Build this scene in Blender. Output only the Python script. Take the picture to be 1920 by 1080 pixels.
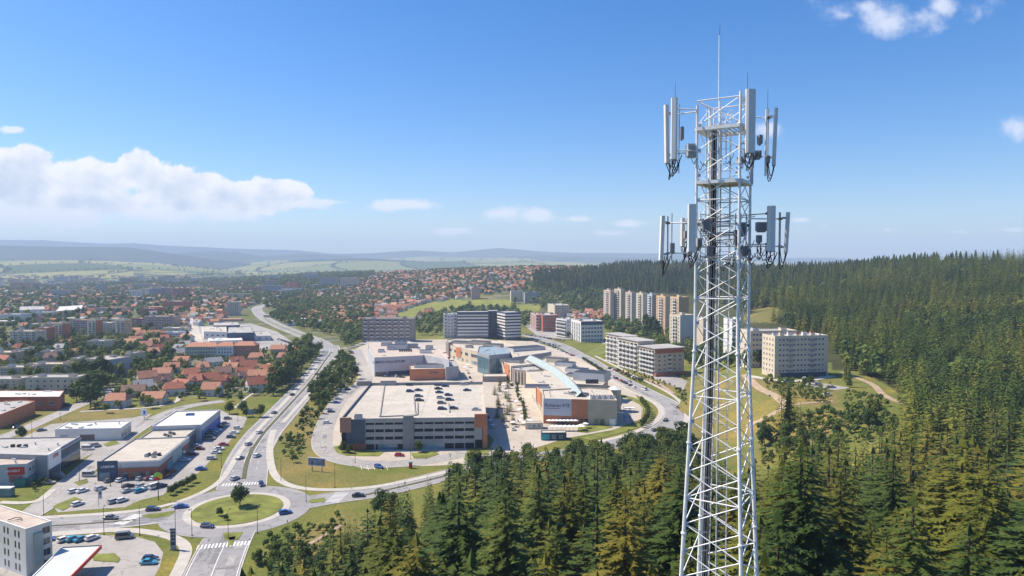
import bpy, math, random
import numpy as np
from mathutils import Vector, Matrix
from math import radians as R, sin, cos, pi, atan2, hypot, sqrt, tan
SC = bpy.context.scene
for o in list(bpy.data.objects): bpy.data.objects.remove(o)
COL = SC.collection
# ------------------------------------------------------------------ camera
F = 1297.0; CAMZ = 85.0; PITCH = math.atan(50 / F)
cd = bpy.data.cameras.new('camera'); cam = bpy.data.objects.new('camera', cd); COL.objects.link(cam)
cam.location = (0, 0, CAMZ); cam.rotation_euler = (pi / 2 - PITCH, 0, 0)
cd.sensor_width = 36; cd.lens = 36 * F / 1920; cd.clip_start = 0.5; cd.clip_end = 60000
SC.camera = cam
# ------------------------------------------------------------------ light and exposure
SUN_EL = 51.0; SUN_AZ = 163.0      # direction towards the sun, degrees from +x anticlockwise: from the left, ahead of the camera
sd = bpy.data.lights.new('sun', 'SUN'); sun = bpy.data.objects.new('sun', sd); COL.objects.link(sun)
sd.energy = 5.0; sd.angle = R(0.55); sd.color = (1.0, 0.89, 0.74)
_d = Vector((cos(R(SUN_EL)) * cos(R(SUN_AZ)), cos(R(SUN_EL)) * sin(R(SUN_AZ)), sin(R(SUN_EL))))
sun.rotation_euler = _d.to_track_quat('Z', 'Y').to_euler(); sun.location = (-60, 60, 300)
SC.view_settings.view_transform = 'Standard'; SC.view_settings.look = 'None'
SC.view_settings.exposure = 0.62; SC.view_settings.gamma = 1.0
SC.cycles.use_denoising = True
SC.cycles.max_bounces = 6; SC.cycles.diffuse_bounces = 2; SC.cycles.glossy_bounces = 2
SC.cycles.transmission_bounces = 3; SC.cycles.volume_bounces = 1; SC.cycles.transparent_max_bounces = 8
SC.cycles.sample_clamp_indirect = 4.0
try: SC.cycles.denoising_prefilter = 'ACCURATE'
except Exception: pass

def nd(nt, t, **kw):
    n = nt.nodes.new(t)
    for k, v in kw.items():
        if k.startswith('i_'):
            n.inputs[int(k[2:]) if k[2:].isdigit() else k[2:].replace('_', ' ')].default_value = v
        else: setattr(n, k, v)
    return n
def mth(nt, op, a, b=None, c=None, clamp=False):
    n = nt.nodes.new('ShaderNodeMath'); n.operation = op; n.use_clamp = clamp
    for i, q in enumerate((a, b, c)):
        if q is None: continue
        if isinstance(q, (int, float)): n.inputs[i].default_value = q
        else: nt.links.new(q, n.inputs[i])
    return n.outputs[0]
def vmt(nt, op, a, b=None):
    n = nt.nodes.new('ShaderNodeVectorMath'); n.operation = op
    for i, q in enumerate((a, b)):
        if q is None: continue
        if isinstance(q, (tuple, list)): n.inputs[i].default_value = q
        else: nt.links.new(q, n.inputs[i])
    return n.outputs['Value'] if op in ('LENGTH', 'DOT_PRODUCT') else n.outputs[0]
def mixc(nt, fac, a, b, mode='MIX'):
    n = nt.nodes.new('ShaderNodeMix'); n.data_type = 'RGBA'; n.blend_type = mode
    for i, q in ((0, fac), (6, a), (7, b)):
        if isinstance(q, (int, float)): n.inputs[i].default_value = q
        elif isinstance(q, (tuple, list)): n.inputs[i].default_value = (*q[:3], 1)
        else: nt.links.new(q, n.inputs[i])
    return n.outputs[2]
def ramp(nt, fac, stops):
    n = nt.nodes.new('ShaderNodeValToRGB'); e = n.color_ramp.elements
    while len(e) < len(stops): e.new(0.5)
    for el, (p, c) in zip(e, stops): el.position = p; el.color = (*c, 1) if len(c) == 3 else c
    nt.links.new(fac, n.inputs[0]); return n.outputs[0]
# ------------------------------------------------------------------ world: sky and clouds
W = bpy.data.worlds.new('World'); SC.world = W; W.use_nodes = True
nt = W.node_tree; nt.nodes.clear()
sky = nd(nt, 'ShaderNodeTexSky'); sky.sky_type = 'NISHITA'; sky.sun_disc = False
sky.sun_elevation = R(SUN_EL); sky.sun_rotation = R(90 - SUN_AZ); sky.altitude = 400
sky.air_density = 1.0; sky.dust_density = 0.9; sky.ozone_density = 2.4
hsv = nd(nt, 'ShaderNodeHueSaturation'); hsv.inputs['Saturation'].default_value = 1.42; hsv.inputs['Value'].default_value = 1.0
nt.links.new(sky.outputs[0], hsv.inputs['Color'])
tc = nd(nt, 'ShaderNodeTexCoord'); sep = nd(nt, 'ShaderNodeSeparateXYZ'); nt.links.new(tc.outputs['Generated'], sep.inputs[0])
yy = mth(nt, 'MAXIMUM', sep.outputs[1], 0.05)
cu = mth(nt, 'DIVIDE', sep.outputs[0], yy); cv = mth(nt, 'DIVIDE', sep.outputs[2], yy)
cmb = nd(nt, 'ShaderNodeCombineXYZ'); nt.links.new(cu, cmb.inputs[0]); nt.links.new(cv, cmb.inputs[1])
base = cmb.outputs[0]
nz1 = nd(nt, 'ShaderNodeTexNoise', i_Scale=17.0, i_Detail=8.0, i_Roughness=0.6); nt.links.new(base, nz1.inputs['Vector'])
nz0 = nd(nt, 'ShaderNodeTexNoise', i_Scale=6.0, i_Detail=3.0, i_Roughness=0.5)
off0 = vmt(nt, 'ADD', base, (7.3, 2.1, 0)); nt.links.new(off0, nz0.inputs['Vector'])
off1 = vmt(nt, 'ADD', base, (-0.010, 0.014, 0)); nz2 = nd(nt, 'ShaderNodeTexNoise', i_Scale=17.0, i_Detail=5.0, i_Roughness=0.55); nt.links.new(off1, nz2.inputs['Vector'])
def ell(px, py, rx, ry, wt=1.0):          # soft puff seen in that direction
    s = vmt(nt, 'SUBTRACT', base, ((px - 960) / F, (490 - py) / F, 0))
    m = vmt(nt, 'MULTIPLY', s, (F / rx, F / ry, 0)); l = vmt(nt, 'LENGTH', m)
    q = mth(nt, 'SUBTRACT', 1.0, l)
    return mth(nt, 'MULTIPLY', q, wt) if wt != 1.0 else q
def mx(lst):
    r = lst[0]
    for q in lst[1:]: r = mth(nt, 'SMOOTH_MAX', r, q, 0.25)
    return r
bank = mx([ell(45, 350, 125, 68), ell(55, 305, 62, 34), ell(170, 345, 125, 52), ell(262, 322, 52, 42), ell(330, 360, 115, 50), ell(-60, 330, 120, 70),
           ell(430, 372, 100, 36), ell(520, 372, 62, 36), ell(385, 345, 45, 24), ell(150, 378, 190, 34), ell(300, 385, 150, 24)])
thin = mx([ell(80, 410, 220, 26), ell(300, 405, 190, 18), ell(560, 385, 90, 12), ell(770, 386, 90, 14), ell(30, 245, 30, 9), ell(620, 380, 60, 9), ell(420, 408, 90, 10),
           ell(940, 402, 46, 20), ell(1012, 403, 50, 20), ell(1080, 411, 36, 9), ell(840, 434, 44, 9), ell(1176, 419, 34, 9), ell(1140, 438, 42, 8),
           ell(1500, 412, 34, 8), ell(1545, 425, 22, 6), ell(1662, 431, 18, 6), ell(1795, 435, 28, 6), ell(1895, 431, 22, 4)])
high = mx([ell(1620, 22, 60, 22), ell(1660, 48, 46, 34), ell(1715, 38, 54, 24), ell(1755, 22, 38, 24), ell(1580, 36, 30, 12), ell(1690, 42, 125, 34, .9), ell(1640, 32, 95, 32, .9), ell(1905, 245, 34, 26), ell(1440, 244, 26, 16), ell(1930, 235, 30, 18)])
n1 = mth(nt, 'SUBTRACT', nz1.outputs[0], 0.5); n0 = mth(nt, 'SUBTRACT', nz0.outputs[0], 0.5); n2 = mth(nt, 'SUBTRACT', nz2.outputs[0], 0.5)
def dens(e, k, lo, hi):
    s = mth(nt, 'ADD', e, mth(nt, 'MULTIPLY', n1, k)); s = mth(nt, 'ADD', s, mth(nt, 'MULTIPLY', n0, k * 0.5))
    m = nd(nt, 'ShaderNodeMapRange', interpolation_type='SMOOTHSTEP'); m.inputs[1].default_value = lo; m.inputs[2].default_value = hi
    nt.links.new(s, m.inputs[0]); return m.outputs[0], s
d1, s1 = dens(bank, 2.0, -0.02, 0.16); d2, _ = dens(thin, 3.0, 0.03, 0.75); d3, _ = dens(high, 3.2, -0.15, 1.0)
d2 = mth(nt, 'MULTIPLY', d2, 0.85); d3 = mth(nt, 'MULTIPLY', d3, 0.8)
relief = mth(nt, 'MULTIPLY_ADD', mth(nt, 'SUBTRACT', n1, n2), 3.4, 0.85)
deep = mth(nt, 'MULTIPLY', mth(nt, 'MAXIMUM', mth(nt, 'SUBTRACT', s1, 0.25), 0.0), 0.75)
lit = mth(nt, 'SUBTRACT', relief, deep, clamp=True)
CS = 7.1
ccol = mixc(nt, lit, (0.62 * CS, 0.70 * CS, 0.83 * CS), (0.98 * CS, 0.98 * CS, 1.0 * CS))
skyc = mixc(nt, 1.0, hsv.outputs[0], (0.88, 0.93, 1.06), 'MULTIPLY')
c1 = mixc(nt, d1, skyc, ccol); c2 = mixc(nt, d2, c1, (0.90 * CS, 0.92 * CS, 0.98 * CS)); c3 = mixc(nt, d3, c2, (0.80 * CS, 0.84 * CS, 0.97 * CS))
bg = nd(nt, 'ShaderNodeBackground'); bg.inputs[1].default_value = 0.102; nt.links.new(c3, bg.inputs[0])
out = nd(nt, 'ShaderNodeOutputWorld'); nt.links.new(bg.outputs[0], out.inputs[0])
# ------------------------------------------------------------------ projection helpers (photo pixel <-> place)
cp, sp = cos(PITCH), sin(PITCH)
def ray(px, py):
    a = (px - 960) / F; b = -(py - 540) / F
    return (a, cp + b * sp, -sp + b * cp)
def U(p, z=0.0):                         # where the line of sight through a pixel meets the level z
    dx, dy, dz = ray(*p); t = (z - CAMZ) / dz
    return (dx * t, dy * t)
def proj(x, y, z):
    z = z - CAMZ; f = y * cp - z * sp; u = y * sp + z * cp
    return 960 + F * x / f, 540 - F * u / f
def ZAT(px, py, D):                      # height seen at that pixel at distance D
    dx, dy, dz = ray(px, py); return CAMZ + dz * D / dy
def ss(t): t = np.clip(t, 0, 1); return t * t * (3 - 2 * t)
SKY_PX = [-1500, 400, 570, 670, 745, 895, 995, 1100, 1220, 1300, 1430, 1560, 1617, 1725, 1915, 2400, 4000]
SKY_PY = [540, 530, 521, 515, 508, 502, 498, 497, 494, 494, 496, 493, 488, 478, 473, 462, 450]
TOP_PX = [400, 670, 900, 1100, 1300, 1450, 1600, 1900, 2400]; TOP_D = [2600, 2400, 2100, 1900, 1600, 1300, 1150, 950, 850]
STA_PX = [400, 600, 750, 900, 1100, 1290, 1350, 1440, 1500, 1600, 1900, 2400]; STA_D = [2000, 1600, 1250, 1150, 1080, 1000, 800, 560, 480, 440, 330, 220]
RIDGES = [(5500, 2500, 1500, [(-900, 482), (0, 489), (150, 490), (300, 494), (420, 505), (480, 511), (520, 516)]),
          (8000, 1900, 1500, [(-900, 455), (0, 462), (150, 462), (240, 464), (320, 475), (420, 487), (470, 492), (700, 505)]),
          (9800, 1700, 1500, [(230, 500), (280, 487), (320, 477), (400, 470), (450, 472), (520, 484), (600, 490), (700, 495)]),
          (7200, 1900, 1500, [(380, 510), (480, 491), (600, 487), (700, 484), (800, 489), (1000, 490), (1100, 493), (1300, 500)]),
          (10500, 1600, 1500, [(430, 500), (480, 482), (560, 477), (640, 479), (720, 485), (800, 481), (900, 482), (1000, 479), (1100, 482), (1240, 483), (1400, 487), (1500, 495)]),
          (13200, 2200, 1200, [(-900, 448), (0, 451), (80, 450), (150, 455), (200, 457), (250, 455), (350, 463), (430, 466), (480, 467), (560, 470), (620, 475), (700, 474), (780, 470), (850, 473), (935, 466), (1000, 470), (1100, 474), (1240, 475), (1350, 480), (1480, 484), (1560, 483), (1620, 488), (1700, 491), (2300, 488)])]
def HPX(x, y):
    return 960 + F * x / np.maximum(y, np.abs(x) / 2.2 + 1e-3)
def H(x, y):
    x = np.asarray(x, float); y = np.asarray(y, float)
    px = HPX(x, y); D = np.maximum(y, 1.0)
    dx = x - 55; dx = np.where(dx > 0, dx * 0.62, dx); dy = np.where(y < 30, (y - 30) * 0.35, y - 30)
    h1 = 37 * (1 - ss((np.hypot(dx, dy) - 38) / 140))
    xe = 94 + np.maximum(0, D - 400) * 0.33
    h2 = 16 * ss((x - xe) / 50) * ss((D - 110) / 110)
    sk = np.interp(px, SKY_PX, SKY_PY); t = np.interp(px, TOP_PX, TOP_D); s = np.interp(px, STA_PX, STA_D)
    tree = np.interp(px, [500, 1000, 1400], [7, 9, 22])
    top = CAMZ + (490 - sk) / F * t - tree
    rise = ss((D - s) / (t - s)); rise = rise * 0.55 + 0.45 * np.clip((D - s) / (t - s), 0, 1)
    h3 = np.maximum(top, 0) * rise * (1 - ss((D - t) / (t * 1.2)))
    h = np.maximum(h1, 0) + np.maximum(h2 * (1 - rise), 0) + h3
    for D0, wf, wb, pl in RIDGES:
        z = CAMZ + (490 - np.interp(px, [a for a, b in pl], [b for a, b in pl])) / F * D0
        e = np.where((px < pl[0][0]) | (px > pl[-1][0]), np.exp(-np.minimum(np.abs(px - pl[0][0]), np.abs(px - pl[-1][0])) / 120.), 1)
        b = np.where(D < D0, ss(1 - (D0 - D) / wf), ss(1 - (D - D0) / wb))
        h = np.maximum(h, z * b * e)
    # gentle relief far away only
    far = ss((D - 3500) / 2500)
    h = h + far * (6 * np.sin(x / 310 + y / 900) + 5 * np.sin(y / 260 - x / 700))
    return np.where(y > 0, h, np.maximum(h1, 0))
def HZ(x, y): return float(H(x, y))
def G(px, py):                           # first ground point along the line of sight
    dx, dy, dz = ray(px, py)
    ts = np.geomspace(60, 14000, 900) if py < 700 else np.linspace(60, 900, 1500)
    z = CAMZ + dz * ts; hh = H(dx * ts, dy * ts); k = np.argmax(z < hh)
    if z[k] >= hh[k]: k = len(ts) - 1
    a, b = ts[max(k - 1, 0)], ts[k]
    for _ in range(14):
        m = (a + b) / 2
        if CAMZ + dz * m < HZ(dx * m, dy * m): b = m
        else: a = m
    return (dx * b, dy * b, HZ(dx * b, dy * b))
def GA(p, q):
    a, b = U(p), U(q); return atan2(b[1] - a[1], b[0] - a[0])
def inpoly(x, y, poly):
    x = np.asarray(x, float); y = np.asarray(y, float); r = np.zeros(x.shape, bool); n = len(poly)
    for i in range(n):
        (x1, y1), (x2, y2) = poly[i][:2], poly[(i + 1) % n][:2]
        if y1 == y2: continue
        r ^= ((y1 > y) != (y2 > y)) & (x < (x2 - x1) * (y - y1) / (y2 - y1) + x1)
    return r
OCC = []                                 # paved or built footprints, in metres
def occupied(x, y):
    r = np.zeros(np.shape(x), bool)
    for p in OCC: r |= inpoly(x, y, p)
    return r
# ------------------------------------------------------------------ materials
MATS = {}
def mat(name, col, rough=0.8, var=0.18, scale=0.6, metal=0.0, detail=3.0, spec=0.3, obj=True, dark=None, bump=0.0):
    if name in MATS: return MATS[name]
    m = bpy.data.materials.new(name); m.use_nodes = True; t = m.node_tree; b = t.nodes['Principled BSDF']
    b.inputs['Roughness'].default_value = rough; b.inputs['Metallic'].default_value = metal
    b.inputs['Specular IOR Level'].default_value = spec
    g = nd(t, 'ShaderNodeNewGeometry'); n = nd(t, 'ShaderNodeTexNoise', i_Scale=scale, i_Detail=detail, i_Roughness=0.6)
    t.links.new(g.outputs['Position'], n.inputs['Vector'])
    lo = dark or tuple(c * (1 - var) for c in col); hi = tuple(min(1, c * (1 + var)) for c in col)
    c = ramp(t, n.outputs[0], [(0.3, lo), (0.7, hi)])
    t.links.new(c, b.inputs['Base Color'])
    if bump:
        bm_ = nd(t, 'ShaderNodeBump', i_Strength=bump, i_Distance=0.3); n2_ = nd(t, 'ShaderNodeTexNoise', i_Scale=scale * 5, i_Detail=3.0)
        t.links.new(g.outputs['Position'], n2_.inputs['Vector']); t.links.new(n2_.outputs[0], bm_.inputs['Height']); t.links.new(bm_.outputs[0], b.inputs['Normal'])
    MATS[name] = m; return m
def glass(name, col, rough=0.12):
    if name in MATS: return MATS[name]
    m = mat(name, col, rough, 0.35, 0.35, spec=0.8); t = m.node_tree; b = t.nodes['Principled BSDF']; oi = nd(t, 'ShaderNodeObjectInfo')
    src = b.inputs['Base Color'].links[0].from_socket      # blinds and curtains behind some panes
    cc = ramp(t, oi.outputs['Random'], [(0.0, (0, 0, 0)), (0.70, (0, 0, 0)), (0.72, (.10, .09, .075)), (0.9, (.20, .18, .15)), (1.0, (.03, .05, .07))]); t.links.new(mixc(t, 1.0, src, cc, 'ADD'), b.inputs['Base Color']); return m
def groundmat(name, col, kind, rough=0.9):
    """worn flat surfaces: stains, patches, seams"""
    m = mat(name, col, rough, 0.10, 0.05, detail=6); t = m.node_tree; b = t.nodes['Principled BSDF']; src = b.inputs['Base Color'].links[0].from_socket
    g = nd(t, 'ShaderNodeNewGeometry'); n = nd(t, 'ShaderNodeTexNoise', i_Scale=0.35, i_Detail=8.0, i_Roughness=0.72); t.links.new(g.outputs['Position'], n.inputs['Vector'])
    st = ramp(t, n.outputs[0], [(0.30, (.66, .65, .64)), (0.48, (1, 1, 1)), (0.60, (1, 1, 1)), (0.75, (1.10, 1.09, 1.06))]); c = mixc(t, 1.0, src, st, 'MULTIPLY')
    mp = nd(t, 'ShaderNodeMapping'); mp.inputs['Rotation'].default_value = (0, 0, R(4.5 if kind != 'road' else 30)); t.links.new(g.outputs['Position'], mp.inputs[0])
    if kind == 'road':
        v = nd(t, 'ShaderNodeTexVoronoi', feature='DISTANCE_TO_EDGE', i_Scale=0.07); w = vmt(t, 'ADD', mp.outputs[0], None); n3 = nd(t, 'ShaderNodeTexNoise', i_Scale=0.4, i_Detail=4.0); t.links.new(g.outputs['Position'], n3.inputs['Vector'])
        wv = vmt(t, 'ADD', g.outputs['Position'], vmt(t, 'MULTIPLY', n3.outputs['Color'], (5, 5, 0))); t.links.new(wv, v.inputs['Vector'])
        ck = ramp(t, v.outputs['Distance'], [(0.0, (.62, .62, .62)), (0.016, (1, 1, 1))]); c = mixc(t, 1.0, c, ck, 'MULTIPLY')
        v2 = nd(t, 'ShaderNodeTexVoronoi', i_Scale=0.045); t.links.new(g.outputs['Position'], v2.inputs['Vector']); pv2 = ramp(t, v2.outputs['Color'], [(0.0, (.86, .86, .86)), (0.5, (1, 1, 1)), (1.0, (1.08, 1.07, 1.05))]); c = mixc(t, 1.0, c, pv2, 'MULTIPLY')
    else:
        br_ = nd(t, 'ShaderNodeTexBrick', i_Scale=1.0); br_.inputs['Color1'].default_value = (1, 1, 1, 1); br_.inputs['Color2'].default_value = (.93, .93, .92, 1); br_.inputs['Mortar'].default_value = (.70, .70, .68, 1)
        br_.inputs['Mortar Size'].default_value = 0.06 if kind == 'roof' else 0.05; br_.inputs['Brick Width'].default_value = 9.0 if kind == 'roof' else 4.0; br_.inputs['Row Height'].default_value = 4.2 if kind == 'roof' else 4.0; t.links.new(mp.outputs[0], br_.inputs['Vector']); c = mixc(t, 1.0, c, br_.outputs[0], 'MULTIPLY')
    t.links.new(c, b.inputs['Base Color']); return m
def leafmat(name, cols, scale=0.4, rnd=True, trans=0.25):
    if name in MATS: return MATS[name]
    m = bpy.data.materials.new(name); m.use_nodes = True; t = m.node_tree; b = t.nodes['Principled BSDF']
    b.inputs['Roughness'].default_value = 0.75; b.inputs['Specular IOR Level'].default_value = 0.15
    g = nd(t, 'ShaderNodeNewGeometry'); n = nd(t, 'ShaderNodeTexNoise', i_Scale=scale, i_Detail=3.0, i_Roughness=0.7)
    t.links.new(g.outputs['Position'], n.inputs['Vector'])
    oi = nd(t, 'ShaderNodeObjectInfo')
    f = mth(t, 'ADD', mth(t, 'MULTIPLY', n.outputs[0], 0.55), mth(t, 'MULTIPLY', oi.outputs['Random'], 0.42 if rnd else 0.14))
    if rnd: nb = nd(t, 'ShaderNodeTexNoise', i_Scale=0.013, i_Detail=2.0); t.links.new(g.outputs['Position'], nb.inputs['Vector']); f = mth(t, 'ADD', f, mth(t, 'MULTIPLY_ADD', nb.outputs[0], 1.1, -0.50))
    if not rnd: f = mth(t, 'ADD', f, 0.17)
    c = ramp(t, f, [(p, c) for p, c in cols]); t.links.new(c, b.inputs['Base Color'])
    tr = nd(t, 'ShaderNodeBsdfTranslucent'); t.links.new(c, tr.inputs[0]); ms = nd(t, 'ShaderNodeMixShader'); ms.inputs[0].default_value = trans
    t.links.new(b.outputs[0], ms.inputs[1]); t.links.new(tr.outputs[0], ms.inputs[2])
    t.links.new(ms.outputs[0], t.nodes['Material Output'].inputs[0])
    MATS[name] = m; return m
# ------------------------------------------------------------------ mesh and object helpers
class MB:
    def __init__(s): s.v = []; s.f = []; s.m = []
    def add(s, vs, fs, mi=0):
        k = len(s.v); s.v += [tuple(q) for q in vs]
        for f in fs: s.f.append(tuple(i + k for i in f)); s.m.append(mi)
        return s
    def box(s, x0, x1, y0, y1, z0, z1, mi=0, top=None):
        s.add([(x0, y0, z0), (x1, y0, z0), (x1, y1, z0), (x0, y1, z0), (x0, y0, z1), (x1, y0, z1), (x1, y1, z1), (x0, y1, z1)],
              [(0, 3, 2, 1), (0, 1, 5, 4), (1, 2, 6, 5), (2, 3, 7, 6), (3, 0, 4, 7)], mi)
        s.f.append((len(s.v) - 4, len(s.v) - 3, len(s.v) - 2, len(s.v) - 1)); s.m.append(mi if top is None else top); return s
    def obox(s, c, d, l, w, z0, z1, mi=0):      # box along direction d, centred on c
        n = (-d[1], d[0]); q = [(c[0] + d[0] * a * l / 2 + n[0] * b * w / 2, c[1] + d[1] * a * l / 2 + n[1] * b * w / 2) for a, b in ((-1, -1), (1, -1), (1, 1), (-1, 1))]
        return s.prism(q, z0, z1, mi)
    def prism(s, poly, z0, z1, mi=0, top=None, bottom=True):
        n = len(poly); zz0 = z0 if hasattr(z0, '__len__') else [z0] * n; zz1 = z1 if hasattr(z1, '__len__') else [z1] * n
        k = len(s.v); s.v += [(p[0], p[1], z) for p, z in zip(poly, zz0)] + [(p[0], p[1], z) for p, z in zip(poly, zz1)]
        for i in range(n): j = (i + 1) % n; s.f.append((k + i, k + j, k + n + j, k + n + i)); s.m.append(mi)
        s.f.append(tuple(k + n + i for i in range(n))); s.m.append(mi if top is None else top)
        if bottom: s.f.append(tuple(k + i for i in reversed(range(n)))); s.m.append(mi)
        return s
    def tube(s, p0, p1, r0, r1=None, n=6, mi=0, cap=True):
        r1 = r0 if r1 is None else r1; p0 = Vector(p0); p1 = Vector(p1); d = (p1 - p0)
        if d.length < 1e-6: return s
        d.normalize(); a = d.orthogonal().normalized(); b = d.cross(a); k = len(s.v)
        for p, r in ((p0, r0), (p1, r1)):
            for i in range(n): q = p + (a * cos(2 * pi * i / n) + b * sin(2 * pi * i / n)) * r; s.v.append(tuple(q))
        for i in range(n): j = (i + 1) % n; s.f.append((k + i, k + j, k + n + j, k + n + i)); s.m.append(mi)
        if cap: s.f.append(tuple(k + i for i in reversed(range(n)))); s.m.append(mi); s.f.append(tuple(k + n + i for i in range(n))); s.m.append(mi)
        return s
    def path(s, pts, r, n=6, mi=0):
        for a, b in zip(pts[:-1], pts[1:]): s.tube(a, b, r, r, n, mi)
        return s
    def mesh(s, name, mats, smooth=False):
        me = bpy.data.meshes.new(name); me.from_pydata(s.v, [], s.f)
        for m in (mats if isinstance(mats, (list, tuple)) else [mats]): me.materials.append(m)
        if any(s.m): me.polygons.foreach_set('material_index', s.m)
        if smooth: me.polygons.foreach_set('use_smooth', [True] * len(s.f))
        me.update(); return me
    def obj(s, name, mats, parent=None, loc=(0, 0, 0), rz=0.0, smooth=False, **tags):
        return place(name, s.mesh(name, mats, smooth), parent, loc, rz, **tags)
def place(name, me, parent=None, loc=(0, 0, 0), rz=0.0, sc=None, mats=None, **tags):
    o = bpy.data.objects.new(name, me); COL.objects.link(o); o.location = loc
    if rz: o.rotation_euler = (0, 0, rz)
    if sc is not None: o.scale = sc if hasattr(sc, '__len__') else (sc,) * 3
    if parent: o.parent = parent
    for k, v in tags.items():
        if v: o[k] = v
    if mats:
        for i, m in enumerate(mats): o.material_slots[i].link = 'OBJECT'; o.material_slots[i].material = m
    return o
def thing(name, label, category, loc=(0, 0, 0), rz=0.0, group=None, sc=None):
    return place(name, None, None, loc, rz, sc, label=label, category=category, group=group)
def fit(poly, cx, cy): return [(p[0] - cx, p[1] - cy) for p in poly]
def inset(poly, d):
    n = len(poly); r = []
    for i in range(n):
        p0, p1, p2 = Vector(poly[i - 1][:2]), Vector(poly[i][:2]), Vector(poly[(i + 1) % n][:2])
        a = (p1 - p0).normalized(); b = (p2 - p1).normalized(); na = Vector((-a.y, a.x)); nb = Vector((-b.y, b.x))
        m = na + nb; k = 1 + na.dot(nb)
        r.append(tuple(p1 + m * (d / max(k, 0.3))))
    return r
def ccw(poly):
    a = sum(poly[i - 1][0] * poly[i][1] - poly[i][0] * poly[i - 1][1] for i in range(len(poly)))
    return list(poly) if a > 0 else list(reversed(poly))
ORD = ['first', 'second', 'third', 'fourth', 'fifth', 'sixth', 'seventh', 'eighth', 'ninth', 'tenth', 'eleventh', 'twelfth', 'thirteenth', 'fourteenth', 'fifteenth', 'sixteenth']
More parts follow.
